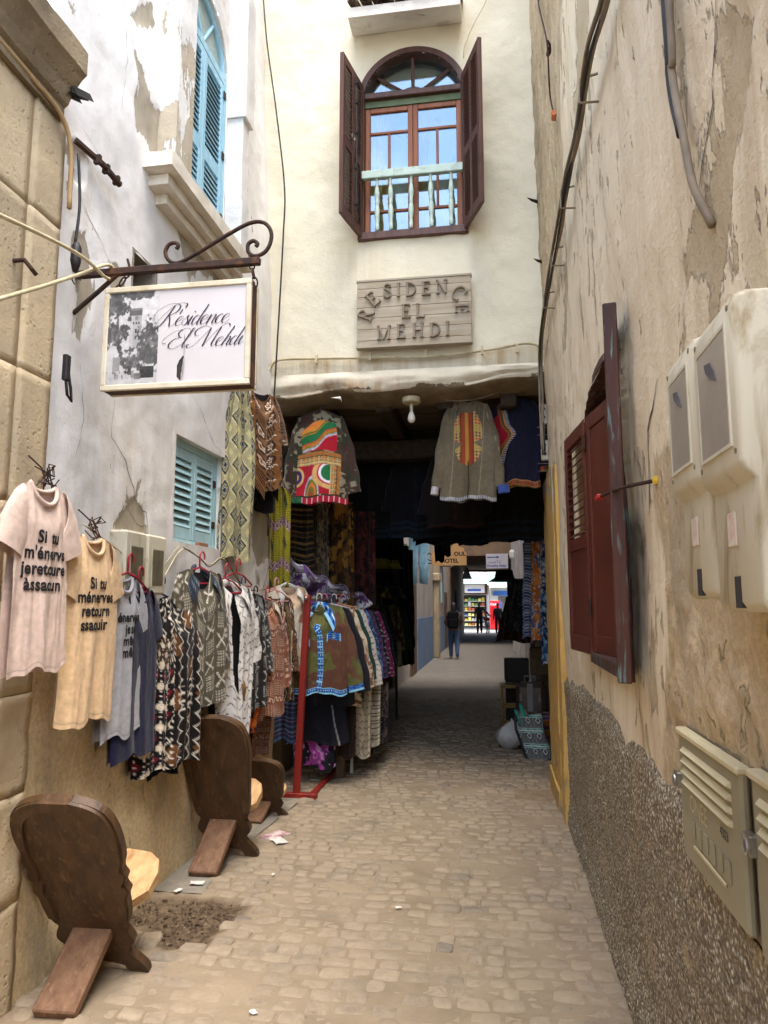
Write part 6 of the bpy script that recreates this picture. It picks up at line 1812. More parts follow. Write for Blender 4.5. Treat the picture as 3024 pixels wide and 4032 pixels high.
# hangers along the line
RED, NAVY, BRN, PNK = (168, 38, 56), (40, 44, 96), (52, 40, 40), (214, 150, 150)
HG = [((-1.84, 4.27, 1.845), 76, RED, 'red hanger holding the grey-brown jacket'), ((-1.80, 4.60, 1.79), 74, RED, 'red hanger at the collar of the white coat'), ((-1.82, 4.86, 1.84), 74, RED, 'red hanger hooked highest on the line, behind the white coat'),
      ((-1.87, 3.44, 1.775), 86, RED, 'red hanger above the grey marl t-shirt'), ((-1.875, 3.565, 1.715), 88, RED, 'red hanger above the navy t-shirt'), ((-1.90, 3.86, 1.68), 80, NAVY, 'dark blue hanger holding the leaf-print dress'),
      ((-1.86, 5.08, 1.72), 74, NAVY, 'dark blue hanger behind the white coat shoulder'), ((-1.86, 5.36, 1.66), 74, BRN, 'dark brown hanger above the black jacket'), ((-1.83, 5.56, 1.665), 72, RED, 'red hanger holding the rust-brown jacket'), ((-1.84, 5.82, 1.74), 66, PNK, 'pale pink hanger beside the desert camouflage jacket')]
for p, rz, c, lb in HG: hanger(lb, p, R(rz), c, .17 if 'leaf' in lb else .2)
rope('clothes_line', 'thin cords strung between the hangers along the wall', [(-1.92, 3.1, 1.98), (-1.90, 3.45, 1.86), (-1.90, 3.62, 1.79), (-1.92, 3.9, 1.74), (-1.93, 4.22, 1.95), (-1.90, 4.55, 1.87), (-1.92, 4.86, 1.93), (-1.90, 5.2, 1.76), (-1.88, 5.6, 1.72), (-1.9, 6.1, 1.76)], .0045, M['cream_cable'], 'cord', 8)
rope('clothes_line', 'second brown cord sagging below the line of hangers', [(-1.93, 4.22, 1.96), (-1.89, 4.4, 1.90), (-1.92, 4.62, 1.86), (-1.92, 4.88, 1.94), (-1.90, 5.05, 1.82), (-1.9, 5.35, 1.72), (-1.92, 5.9, 1.74)], .0035, M['rust'], 'cord', 8)
rope('clothes_line', 'pale cord rising from the navy t-shirt to a red hanger', [(-1.9, 3.55, 1.70), (-1.93, 3.9, 1.80), (-1.94, 4.2, 1.98)], .003, M['cream_cable'], 'cord', 6)
rope('hanging_wire', 'two grey wires trailing from the small blue shutters', [(-1.95, 4.98, 2.62), (-1.94, 5.03, 2.3), (-1.93, 5.08, 2.0), (-1.9, 5.15, 1.75)], .004, M['grey_cable'], 'wire', 6)
# scarf and jacket high on the wall by the corner
drape('scarf', 'long navy, cream and olive diamond-print cloth hanging high on the wall', 'cloth', (-1.91, 5.10, 3.30), R(70), .10, .165, 1.36, p_lozenge, 6, .022, (60, 170), None, .6, lambda T: .075+.10*sstep(0, .3, T))
garment('shirt', 'brown, black and white mud-cloth shirt hanging high beside the diamond cloth', 'shirt', (-1.93, 5.60, 3.38), R(58), L=.86, sh=.15, chest=.20, hem=.23, depth=.08, print_=p_bogolan, sleeve=(.34, .09, .085, 16), folds=((3, .03, 0), (7, .015, 0)), res=(70, 130), seed=44, lining=(30, 22, 22), hemwave=.05)
drape('lining_tail', 'dark tail of lining below the brown mud-cloth shirt', 'cloth', (-1.95, 5.68, 2.58), R(50), .14, .17, .20, BLK, 5, .03, (30, 24))
drape('wrap_cloth', 'long yellow cloth with mauve scroll bands at the passage corner', 'cloth', (-1.90, 6.10, 2.72), R(8), .05, .105, 1.15, p_yellow, 6, .018, (50, 150), None, .4, lambda T: .03+.07*sstep(0, .15, T))
rope('hanging_wire', 'grey wire looping past the yellow cloth', [(-1.97, 5.75, 2.55), (-1.93, 5.9, 2.3), (-1.92, 5.92, 2.0), (-1.93, 5.8, 1.75)], .004, M['grey_cable'], 'wire', 6)

# ================================================================== RACK OF JACKETS IN THE PASSAGE MOUTH
rack = empty('clothes_rack', (-1.6, 6.08, 0), 0, 'red wooden clothes rack standing at the passage mouth', 'clothes rack')
MB().cbox((-.028, -.022, .02), (.028, .022, 1.69), .006, Matrix.Translation((-.10, 0, 0)) @ Matrix.Rotation(R(2.6), 4, 'Y')).build('post', M['red_post'], rack)
MB().cbox((-.22, -.03, .0), (.08, .03, .045), .006).build('foot', M['red_post'], rack)
MB().cbox((.0, .0, .004), (.05, 1.0, .04), .006).build('base_rail', M['red_post'], rack)
MB().tube([(-.03, -.05, 1.665), (.0, 3.0, 1.60)], .014, 8).build('rail', M['steel'], rack, smooth=True)
MB().cbox((-.03, 2.95, .0), (.03, 3.0, 1.62), .006).build('post', M['red_post'], rack)
RKG = 'jackets on the red rack'
CAMO_B = p_camo_blue(WOODLAND)
gj, sj, wj = garment('jacket', 'green and brown camouflage jacket with bright blue braid trim', 'jacket', (-1.565, 6.28, 1.615), R(4), L=.78, sh=.20, chest=.265, hem=.265, depth=.07, neck=.09, nf=.10, print_=CAMO_B, sleeve=(.66, .085, .075, (8, 14)), folds=((3, .010, 0), (5, .006, 0)), res=(110, 150), seed=51, group=RKG)
collar(gj, .09, .13, .075, lambda u, v, p='b': braid(v, np.mod(u, .12), .12, BLUE_TRIM), .02, 30)
strip_on(gj, sj, [(-.02, .12), (-.05, .17), (.04, .24), (.10, .5), (.12, .75), (.08, .97)], .05, BLUE_TRIM, 'placket', .010, 80, 8, lambda a, b: braid(b*1.0, np.mod(a, .05), .05, BLUE_TRIM))
drape('skirt', 'dark skirt with pale piping hanging below the camouflage jacket', 'skirt', (-1.62, 6.44, .78), R(2), .24, .30, .40, lambda u, v, p='body': put(put(fill(u, (24, 24, 32)), soft(u-.22-.25*v, .012, .004), (150, 150, 152)), soft(u+.30+.25*v, .012, .004), (140, 140, 146)), 5, .02, (70, 50), RKG)
drape('wrap_cloth', 'dark cloth with pink orchids lowest on the rack', 'cloth', (-1.66, 6.50, .40), R(0), .19, .20, .24, p_floral((22, 20, 28), (22, 20, 28), (150, 58, 132), (190, 130, 176), 9., 8), 5, .014, (70, 50), RKG)
drape('wrap_cloth', 'dark blue patterned cloth beside the red post', 'cloth', (-1.88, 6.36, .86), R(10), .10, .11, .46, p_band(((.0, .1, (90, 96, 120)), (.3, .36, (110, 90, 120)), (.6, .72, (70, 84, 110))), .12, (40, 42, 56)), 5, .014, (40, 60), RKG)
SEQ = [('plain black jacket directly behind the camouflage one', p_plain((26, 26, 32), 6), .88, (.68, .08, .07, 14)), ('tan digital camouflage jacket with a dark round patch', DIGI, .92, (.66, .08, .075, 13)),
       ('dark green jacket between the tan camouflage and white ones', p_plain((34, 62, 54), 6), .84, (.6, .08, .07, 13)), ('white jacket with fine black chevrons on the rack', p_chevron((204, 196, 184), (40, 36, 36), .045, .05), .98, (.66, .08, .075, 13)),
       ('blue printed jacket deeper on the rack', p_floral((44, 70, 112), (30, 44, 84), (96, 130, 170), (140, 160, 190), 14., 3), 1.02, (.6, .08, .07, 12)), ('striped blue and red wool coat on the rack', p_band(((0, .3, (60, 70, 120)), (.3, .5, (120, 50, 60)), (.5, .75, (40, 44, 80))), .06, (70, 60, 84)), 1.14, (.62, .08, .07, 12)),
       ('black and white zigzag jacket on the rack', p_chevron((30, 28, 32), (206, 200, 196), .05, .05), 1.12, (.6, .08, .07, 12)), ('magenta zigzag coat on the rack', p_chevron((118, 34, 76), (220, 196, 206), .04, .04), 1.16, (.62, .08, .07, 12)), ('black coat at the far end of the rack', p_plain((22, 20, 24), 6), 1.1, (.62, .08, .07, 12))]
for k, (lb, pf, L, sl) in enumerate(SEQ):
    g, s_, w_ = garment('jacket', lb, 'jacket', (-1.535+.012*k, 6.46+.16*k+.02*(k % 2), 1.60-.004*k), R(6+2*(k % 3)), L=L, sh=.20, chest=.25, hem=.26, depth=.05, print_=pf, sleeve=sl, folds=((3, .012, 0), (6, .008, 0)), res=(44, 80), seed=60+k, group=RKG)
    if k == 1:
        strip_on(g, s_, [(.70+.07*math.cos(t), .26+.035*math.sin(t)) for t in np.linspace(0, 6.0, 14)], .012, None, 'patch_ring', .02, 40, 2, lambda a, b: fill(a, (34, 28, 30)))
# trousers below the jackets
for k, (lb, pf, x, yy, z0, H) in enumerate((('cream trousers with black angular signs under the rack', p_chevron((196, 180, 152), (40, 34, 32), .07, .06, False), -1.32, 6.80, .86, .66), ('cream trousers with a black key border under the rack', p_band(((.1, .2, (40, 34, 32)), (.5, .6, (40, 34, 32))), .07, (198, 186, 160)), -1.27, 7.05, .86, .60), ('brown trousers under the rack beside the cream ones', p_plain((54, 38, 30), 10), -1.44, 6.66, .80, .58), ('dark patterned trousers under the rack', p_floral((30, 26, 32), (70, 50, 60), (96, 80, 70), (110, 96, 90), 16., 2), -1.24, 7.35, .84, .60))):
    drape('trousers', lb, 'trousers', (x, yy, z0), R(3), .13, .12, H, pf, 4, .02, (40, 70), RKG)
# abstract cloth thrown over the rack
def purple_throw():
    root = empty('throw_cloth', (0, 0, 0), 0, 'grey and purple abstract cloth slung over the rack', 'cloth')
    S, T = np.meshgrid(np.linspace(0, 1, 90), np.linspace(0, 1, 60), indexing='ij')
    x = -1.93 + .62*S + .04*np.sin(T*8) - .02*T; yy = 6.22 + 1.15*S + .10*(1-S)*T
    z = 2.10 - .42*S**.8 - (.40-.16*S)*T + .02*np.sin(S*30+T*3) + .10*np.exp(-(S/.08)**2)
    yy = yy - .03*np.sin(S*26+T*2) - .05*T
    v = np.stack([x.ravel(), yy.ravel(), z.ravel()], 1); i = np.arange(89)[:, None]*60+np.arange(59)[None, :]
    q = np.stack([i, i+1, i+61, i+60], -1).reshape(-1, 4)
    v2 = v + np.array([.0, .03, -.004])
    me = fast_mesh('fabric', np.vstack([v, v2]), np.vstack([q, q+len(v)])); c = p_purple(S.ravel()*1.2, T.ravel()*.4)
    colattr(me, lin(np.clip(np.vstack([c, c*.7]), 3, 235))); obj('fabric', me, M['cloth'], root, smooth=True)
purple_throw()
for k in range(6):
    c = ((206, 196, 176), (190, 90, 130), (60, 70, 130), (216, 210, 200), (180, 60, 60), (210, 190, 120))[k]
    hanger(('cream', 'pink', 'blue', 'white', 'red', 'yellow')[k]+' hanger on the rail of the red rack', (-1.60+.02*k, 6.30+.11*k, 1.625), R(6), c, .19, .085, .05)
br = tag(empty('rail_bracket', (-1.42, 7.03, 0)), 'pale bent steel foot showing under the hanging trousers', 'rack foot')
MB().tube([(-.22, .1, .17), (.0, .02, .165), (.0, .0, .0)], .018, 6).build('tube', M['white_plastic'], br)
sp = MB().cbox((-1.52, 6.78, 0), (-1.44, 6.84, .42), .008).build('wooden_stake', M['dark_wood']); tag(sp, 'brown wooden leg standing under the rack', 'wooden leg')

# ================================================================== HANGING FROM THE LINTEL
gd, sd_, wd_ = garment('jacket', 'camouflage jacket with red and green dashiki panels hung under the lintel', 'jacket', (-1.60, 6.36, 3.40), R(3), L=.87, sh=.21, chest=.275, hem=.275, depth=.06, neck=.07, nf=.0, nb=.0, slope=.42, print_=p_dashiki_back(DARKCAMO), sleeve=(.66, .08, .07, (9, 12)), folds=((3, .012, 0), (6, .006, 0)), res=(150, 200), seed=71)
collar(gd, .075, .06, .03, lambda u, v, p='b': braid(u, v, .06, RED_TRIM), .03, 170, .02, 0)
gc, sc_, wc_ = garment('coat', 'faded olive-grey coat with an embroidered chest panel under the lintel', 'coat', (-.235, 6.46, 3.47), R(-3), L=.93, sh=.185, chest=.245, hem=.255, depth=.06, neck=.07, nf=.02, nb=.02, slope=.40, print_=p_greycoat, sleeve=(.70, .08, .058, (10, 9)), folds=((3, .014, 0), (5, .008, 0)), res=(130, 190), seed=75)
strip_on(gc, sc_, [(.0, .62), (.02, .8), (.01, .99)], .012, None, 'placket', .006, 30, 2, lambda a, b: fill(a, (60, 52, 42)))
collar(gc, .08, .07, .05, p_greycoat, .02, 60)
for sg, c in ((-1, (190, 186, 190)), (1, (60, 84, 150))):
    me = MB().tube([(sg*.305, -.01, -.80), (sg*.315, -.01, -.87)], [.058, .06], 12, False, .6).mesh('cuff'); colattr(me, np.tile(lin(c), (len(me.vertices), 1))); obj('cuff', me, M['cloth'], gc, smooth=True)
garment('coat', 'navy coat with a red dashiki front hung beside the olive-grey coat', 'coat', (.20, 6.62, 3.53), R(-6), L=.85, sh=.18, chest=.22, hem=.22, depth=.06, neck=.06, nf=.02, slope=.45, print_=p_navycoat, sleeve=(.60, .075, .065, 10), folds=((3, .012, 0), (5, .008, 0)), res=(110, 160), seed=79)
hanger('dark hanger under the lintel holding the dashiki-panel jacket', (-1.60, 6.36, 3.40), R(3), (44, 40, 38), .2, .09)
hanger('dark hanger under the lintel holding the navy coat', (.20, 6.62, 3.52), R(-6), (44, 40, 38), .18, .07)
hanger('black wire hanger under the lintel holding the olive-grey coat', (-.235, 6.46, 3.48), R(-3), (40, 38, 36), .2, .06)
rope('hanging_wire', 'thin wire looping under the lintel above the olive-grey coat', [(-.60, 6.42, 3.52), (-.35, 6.38, 3.45), (-.12, 6.40, 3.47), (.08, 6.40, 3.53), (.30, 6.42, 3.55)], .005, M['grey_cable'], 'wire', 6)
# dark stock hanging from the passage ceiling
DG = 'dark garments hanging from the passage ceiling'
DK = [(20, 20, 26), (24, 22, 24), (18, 22, 30), (28, 22, 22), (22, 24, 22)]
def p_darktrim(base, trim):
    def f(u, v, part='body'):
        im = fill(u, base); k = (np.abs(u) < .02) if part == 'body' else (v > .52)
        im = np.where(k[..., None], fill(u, trim), im); b = np.mod(v/.012, 1) < .4
        im = np.where((k & b)[..., None], C(*base), im)
        return put(im, (v > .78)*(np.mod(v/.02, 1) < .5)*(part == 'body'), trim)
    return f
rk = random.Random(77)
DLAB = ['black kaftan with blue neck trim hung in the middle of the passage', 'dark kaftan hung left of the blue-trimmed kaftan', 'dark kaftan hung right of the blue-trimmed kaftan', 'dark red-hemmed kaftan under the olive-grey coat', 'black garment hung over the right side of the passage']
DPOS = [(-.88, 7.9, 3.30, .96), (-1.42, 8.1, 3.28, .92), (-.38, 8.3, 3.28, .98), (-.42, 7.4, 3.20, .80), (.22, 7.9, 3.30, 1.0)]
for k, (p, lb) in enumerate(zip(DPOS, DLAB)):
    garment('kaftan', lb, 'kaftan', p[:3], R(rk.uniform(-8, 8)), L=p[3], sh=.20, chest=.27, hem=.30, depth=.07, print_=p_darktrim(DK[k], (26, 36, 48) if k != 3 else (54, 26, 24)), sleeve=(.58, .08, .09, 12), folds=((3, .014, 0), (6, .008, 0)), res=(50, 60), seed=90+k, group=DG)
ROWL = ['first', 'second', 'third', 'fourth', 'fifth', 'sixth']
COLL = ['above the hat shelf', 'left of the middle of the passage', 'over the middle of the passage', 'over the right of the passage']
for j, yy in enumerate((8.8, 9.5, 10.3, 11.1, 11.9, 12.6)):
    for i, x in enumerate((-1.62, -1.02, -.42, .20)):
        if (i, j) == (0, 5) or (i == 0 and j >= 4): continue
        drape('dark_garment', 'dark garment in the %s hanging row, %s' % (ROWL[j], COLL[i]), 'garment', (x+rk.uniform(-.08, .08), yy, 3.36), R(rk.uniform(-14, 14)), .20, .25, rk.uniform(.78, 1.0)-.055*j, p_darktrim(DK[(i+j) % 5], ((50, 70, 80), (70, 44, 40), (60, 70, 40), (44, 50, 80))[(i*2+j) % 4]), 5, .03, (24, 30), DG)
# left side of the passage: dark cloths on the wall
drape('wrap_cloth', 'black cloth with ochre bands hanging inside the left jamb', 'cloth', (-1.90, 6.75, 2.66), R(14), .13, .17, 1.02, p_band(((.1, .28, (112, 84, 40)), (.34, .42, (60, 44, 26)), (.6, .7, (96, 72, 38))), .11, (18, 16, 14)), 5, .025, (50, 90))
drape('wrap_cloth', 'narrow grey-beige patterned cloth between the ochre-banded ones', 'cloth', (-1.72, 6.95, 2.66), R(10), .06, .08, 1.05, p_floral((96, 84, 66), (60, 52, 44), (130, 116, 90), (50, 40, 36), 22., 6), 4, .02, (30, 80))
drape('wrap_cloth', 'brown and amber tribal-print cloth inside the left jamb', 'cloth', (-1.56, 7.05, 2.64), R(6), .13, .16, 1.05, p_floral((84, 54, 18), (40, 22, 12), (130, 92, 30), (26, 18, 14), 8., 12), 5, .025, (50, 90))
drape('wrap_cloth', 'dark red cloth deeper behind the amber one', 'cloth', (-1.42, 7.5, 2.6), R(8), .14, .16, 1.0, p_floral((58, 22, 22), (30, 16, 18), (84, 40, 36), (24, 18, 18), 10., 15), 5, .025, (36, 60))
# garments along the left wall deeper in
SIDE = [('black garment with grey flecks on the left side deep in the passage', p_floral((20, 19, 20), (34, 32, 32), (70, 66, 62), (30, 28, 28), 16., 4), -1.55, 9.3, 1.75, 1.15), ('dark printed jacket with yellow patches deep in the passage', p_floral((26, 20, 18), (60, 30, 24), (150, 120, 30), (40, 30, 28), 12., 9), -1.60, 8.9, 1.8, .95),
        ('black geometric-print trousers deep in the passage', p_chevron((20, 19, 20), (92, 90, 88), .06, .06, False), -1.45, 9.9, 1.6, 1.1), ('sand and brown camouflage jacket deep in the passage', p_camo([(120, 108, 74), (70, 56, 38), (140, 128, 92)], 9., 4), -1.38, 10.6, 1.62, .90), ('dark olive jacket behind the deep camouflage one', p_plain((44, 50, 36), 6), -1.30, 11.1, 1.6, .85), ('black coat ending the deep row of jackets', p_plain((18, 18, 20), 4), -1.26, 11.6, 1.6, .95)]
for k, (lb, pf, x, yy, z, L) in enumerate(SIDE):
    garment('jacket', lb, 'jacket', (x-.12-.04*k, yy, z), R(26), L=L, sh=.16, chest=.20, hem=.22, depth=.06, print_=pf, sleeve=(.6, .065, .06, 8), folds=((3, .012, 0), (6, .008, 0)), res=(40, 60), seed=120+k, group='jackets deep in the passage')
for k in range(9):
    yy = 9.0+.62*k
    drape('dark_garment', 'dark garment on the left passage wall, number %s beyond the hat shelf row' % ('one two three four five six seven eight nine'.split()[k]), 'garment', (-1.84+.012*k, yy, 2.75-.03*(k % 3)), R(58), .20, .25, 2.2-.12*(k % 4), (p_darktrim(DK[k % 5], ((60, 52, 40), (40, 52, 60), (70, 40, 40))[k % 3]), p_floral((24, 22, 22), (46, 40, 36), (64, 58, 44), (30, 28, 26), 12., 3+k))[k % 2], 5, .035, (30, 60), 'dark garments on the left passage wall')
# hat shelf
hs = empty('hat_shelf', (-1.72, 10.0, 0), 0, 'dark two-tier shelf of hats deep in the passage', 'shelf')
for z in (1.70, 2.10): MB().cbox((-.22, -.2, z-.02), (.30, .3, z), .004).build('board', M['joist'], hs)
for x in (-.20, .27): MB().cbox((x, .25, .0), (x+.03, .29, 2.3), .004).build('post', M['joist'], hs)
def hat(label, loc, pf, brim=.055, s=1.0):
    root = empty('bucket_hat', loc, 0, label, 'hat', 'bucket hats on the passage shelf')
    pr = [(.135+brim, -.045), (.13, 0), (.118, .03), (.108, .085), (.098, .10), (.05, .108), (.001, .11)]
    T, K = np.meshgrid(np.linspace(0, 2*np.pi, 49), np.arange(len(pr)), indexing='ij')
    r = np.array([p[0] for p in pr])[K]*s; z = np.array([p[1] for p in pr])[K]*s
    v = np.stack([(r*np.cos(T)).ravel(), (r*np.sin(T)).ravel(), z.ravel()], 1); n = len(pr)
    i = np.arange(48)[:, None]*n+np.arange(n-1)[None, :]; q = np.stack([i, i+n, i+n+1, i+1], -1).reshape(-1, 4)
    me = fast_mesh('crown', v, q); colattr(me, lin(np.clip(pf((T*.12).ravel(), (z*1.0).ravel()), 3, 235))); obj('crown', me, M['cloth'], root, smooth=True)
    return root
hat('yellow-green hat on the upper shelf', (-1.60, 9.92, 2.15), p_chevron((170, 176, 84), (50, 56, 26), .04, .04, False))
hat('yellow-green dotted hat beside it on the upper shelf end', (-1.45, 10.06, 2.15), lambda u, v, p='b': np.where((np.hypot(np.mod(u/.02, 1)-.5, np.mod(v/.02, 1)-.5) < .3)[..., None], C(60, 66, 34), C(186, 190, 90)), .05, .8)
hat('yellow and black hat on the lower shelf', (-1.60, 9.92, 1.75), p_floral((26, 24, 22), (178, 160, 60), (60, 50, 30), (30, 28, 24), 16., 4))
hat('black hat at the end of the lower shelf', (-1.44, 10.02, 1.75), p_plain((28, 26, 26)))
drape('bright_cloth', 'narrow pale yellow-green cloth catching light behind the hats', 'cloth', (-1.86, 14.5, 2.85), R(6), .06, .08, 1.0, p_floral((196, 206, 150), (150, 170, 80), (220, 226, 190), (120, 140, 60), 8., 3), 3, .02, (24, 60))
# jeans hanging in the light at the end of the passage
def jeans():
    root = empty('jeans', (-1.60, 14.75, 3.16), R(6), 'light blue jeans hanging in the light at the end of the passage', 'jeans')
    for sg in (-1, 1):
        T, K = np.meshgrid(np.linspace(0, 2*np.pi, 21), np.linspace(0, 1, 60), indexing='ij')
        cx = sg*(.08+.02*K); w = .095-.02*K
        v = np.stack([(cx+np.cos(T)*w*(1+.06*np.sin(K*22))).ravel(), (np.sin(T)*w*.5+.03*np.sin(K*5)+sg*.03).ravel(), (-1.0*K+.012*np.sin(K*30+T)).ravel()], 1)
        i = np.arange(20)[:, None]*60+np.arange(59)[None, :]; q = np.stack([i, i+60, i+61, i+1], -1).reshape(-1, 4)
        me = fast_mesh('trouser_leg', v, q); c = fill(T.ravel(), (136, 176, 200))+(fbm(T.ravel()*2, K.ravel()*8, 3, 3)-.5)[:, None]*60
        colattr(me, lin(np.clip(c, 3, 235))); obj('trouser_leg', me, M['cloth'], root, smooth=True)
    MB().tube([(-.18, 0, .0), (.18, 0, .0)], .012, 6).build('hanger_bar', M['steel'], root); root.scale = (1.12, 1, 1.12)
jeans()
# right side of the passage
RS = 'garments on the right side of the passage'
drape('dress', 'orange and blue flowered dress hanging by the yellow door post', 'dress', (.47, 8.25, 2.42), R(-40), .10, .15, 1.22, p_floral((196, 108, 44), (60, 100, 150), (214, 140, 70), (200, 196, 190), 12., 6), 5, .025, (50, 110), RS)
drape('dress', 'blue flowered dress directly behind the orange one', 'dress', (.53, 8.05, 2.38), R(-50), .08, .12, 1.42, p_floral((40, 84, 130), (120, 160, 190), (26, 40, 70), (196, 200, 200), 14., 16), 5, .02, (40, 100), RS)
drape('dress', 'blue and white checked cloth edge left of the orange dress', 'cloth', (.36, 8.5, 2.38), R(-40), .06, .11, 1.15, p_band(((0, .5, (160, 170, 190)),), .02, (46, 60, 100)), 4, .02, (36, 90), RS)
drape('scarf', 'black cloth with white dots beside the yellow door post', 'cloth', (.57, 7.9, 2.4), R(-60), .05, .07, 1.5, lambda u, v, p='body': np.where((np.hypot(np.mod(u/.05, 1)-.5, np.mod(v/.05, 1)-.5) < .25)[..., None], C(190, 190, 186), C(24, 24, 28)), 4, .014, (30, 90), RS)
drape('dark_garment', 'dark leaf-print top hanging on the right of the passage', 'garment', (.30, 9.6, 1.95), R(-30), .14, .30, .70, p_floral((24, 24, 26), (60, 64, 62), (24, 24, 26), (40, 44, 42), 16., 3), 5, .03, (40, 60), RS)
drape('dark_garment', 'brown dotted skirt hanging on the right of the passage', 'garment', (.22, 9.9, 1.72), R(-26), .12, .30, .60, lambda u, v, p='body': put(fill(u, (44, 26, 20)), np.hypot(np.mod(u/.02, 1)-.5, np.mod(v/.02, 1)-.5) < .2, (96, 64, 36)), 5, .03, (40, 50), RS)
hat('black hat hung on the right wall of the passage', (.10, 10.2, 1.98), p_plain((16, 16, 18)), .07, 1.1)
dm = empty('door_mat_bag', (.50, 8.7, .78), R(-35), 'brown woven bag hanging low by the yellow door post', 'bag')
MB().cbox((-.17, -.02, 0), (.17, .03, .34), .02).build('bag_body', mottled('woven_brown', (92, 74, 50), (66, 52, 36), 30, .9, .5, 120, .004), dm)
MB().tube([(-.1, .0, .34), (-.06, .0, .5), (.06, .0, .5), (.1, .0, .34)], .008, 6).build('strap', M['dark_wood'], dm)
for k in range(6):
    yy = 10.0 + .45*k
    drape('dark_garment', 'dark garment on the right wall, %s from the yellow post' % ROWL[k], 'garment', (.50, yy, 2.9-.05*k), R(-70), .18, .22, 1.5, p_darktrim(DK[k % 5], ((60, 80, 40), (50, 50, 70), (80, 40, 40))[k % 3]), 5, .03, (24, 40), RS)
# ------------------------------------------------ luggage and baskets by the yellow post
sc = empty('suitcase', (.36, 8.62, 0), R(-8), 'brown hard-shell suitcase with grey straps, behind the basket', 'suitcase')
M['case'] = mottled('brown_shell', (74, 60, 52), (58, 46, 40), 6, .35, .1, 40, .002, spec=.5)
M['case_grey'] = mottled('grey_strap', (120, 116, 110), (98, 94, 90), 6, .5)
MB().cbox((-.17, -.10, .05), (.17, .12, .72), .05).build('shell', M['case'], sc)
MB().cbox((-.035, -.108, .06), (.03, -.099, .72), .003).build('strap', M['case_grey'], sc)
MB().cbox((-.125, -.106, .52), (-.095, -.099, .60), .003).build('latch', M['case_grey'], sc); MB().cbox((.09, -.106, .52), (.12, -.099, .60), .003).build('latch', M['case_grey'], sc)
MB().tube([(-.07, 0, .71), (-.07, 0, .79), (.05, 0, .79), (.05, 0, .71)], .012, 8).build('handle', M['case_grey'], sc, smooth=True)
for x in (-.12, .12): MB().tube([(x-.02, 0, .03), (x+.02, 0, .03)], .03, 12).build('wheel', M['black_rubber'], sc)
bk = empty('woven_basket', (.44, 8.36, 0), 0, 'round basket woven in orange and blue rings', 'basket')
def ringcol(u, v, p='b'):
    b = np.floor(v/.022); cols = np.array([(168, 92, 44), (190, 130, 60), (60, 70, 130), (180, 70, 50), (150, 110, 60)])
    return cols[(b.astype(int) % 5)]
T, K = np.meshgrid(np.linspace(0, 2*np.pi, 41), np.linspace(0, 1, 40), indexing='ij')
r = .10+.07*np.sin(K*1.5); z = .14+.26*K + .003*np.sin(K*120)
v = np.stack([(r*np.cos(T)*(1+.01*np.sin(T*20))).ravel(), (r*np.sin(T)).ravel(), z.ravel()], 1); i = np.arange(40)[:, None]*40+np.arange(39)[None, :]; q = np.stack([i, i+40, i+41, i+1], -1).reshape(-1, 4)
me = fast_mesh('basket_wall', v, q); colattr(me, lin(ringcol(T.ravel(), z.ravel()).astype(float))); obj('basket_wall', me, M['cloth'], bk, smooth=True)
MB().lathe([(.0, .0), (.10, .0), (.11, .13), (.10, .145)], 20).build('base', M['mid_wood'], bk, smooth=True)
MB().tube([(.165*math.cos(t), .165*math.sin(t), .40) for t in np.linspace(0, 6.283, 31)], .012, 6, False).build('rim', M['mid_wood'], bk, smooth=True)
# tall patterned shopping bag
sbag = empty('woven_bag', (.375, 8.02, 0), R(-6), 'tall grey and mint striped shopping bag leaning by the yellow post', 'bag')
def p_bag(u, v, part='b'):
    im = fill(u, (92, 92, 90)); im = put(im, soft(np.mod(u/.012, 1)-.5, .18, .1)*.8, (150, 150, 146))
    x, y_, iu, iv = cell(u, v, .095, .155, 0, .02); d = np.abs(x)+np.abs(y_)*1.1
    im = put(im, d < .40, (70, 70, 70)); im = put(im, soft(d-.22, .05, .02), (206, 204, 200)); im = put(im, d < .08, (70, 70, 68))
    b = np.mod(v+.02, .155)
    for a0, a1, c in ((.0, .012, (150, 200, 186)), (.012, .018, (20, 24, 24)), (.018, .034, (206, 216, 206)), (.034, .040, (20, 24, 24)), (.040, .05, (150, 200, 186))): im = put(im, (b > a0) & (b < a1), c)
    return im
T, K = np.meshgrid(np.linspace(0, 2*np.pi, 121), np.linspace(0, 1, 90), indexing='ij')
sq = (np.abs(np.cos(T))**4+np.abs(np.sin(T))**4)**-.25
x = np.cos(T)*sq*.135 - .10*K + .012*np.sin(K*9); yb = np.sin(T)*sq*.075 + .02*K; z = .005+.43*K + .015*np.cos(T)*K
v = np.stack([(x+.02).ravel(), yb.ravel(), z.ravel()], 1); i = np.arange(120)[:, None]*90+np.arange(89)[None, :]; q = np.stack([i, i+90, i+91, i+1], -1).reshape(-1, 4)
me = fast_mesh('bag_body', v, q); colattr(me, lin(np.clip(p_bag((T*.135).ravel(), .45-z.ravel()), 3, 235))); obj('bag_body', me, M['cloth'], sbag, smooth=True)
MB().box((-.11, -.07, .004), (.15, .07, .012)).build('bag_base', M['black_rubber'], sbag)
MB().tube([(-.20, -.07, .44), (-.21, -.09, .40), (-.20, -.10, .3), (-.13, -.085, .10), (-.10, -.08, .01)], .014, 6).build('strap', M['black_rubber'], sbag)
M['teal'] = mottled('teal_leather', (40, 150, 140), (30, 126, 120), 8, .6)
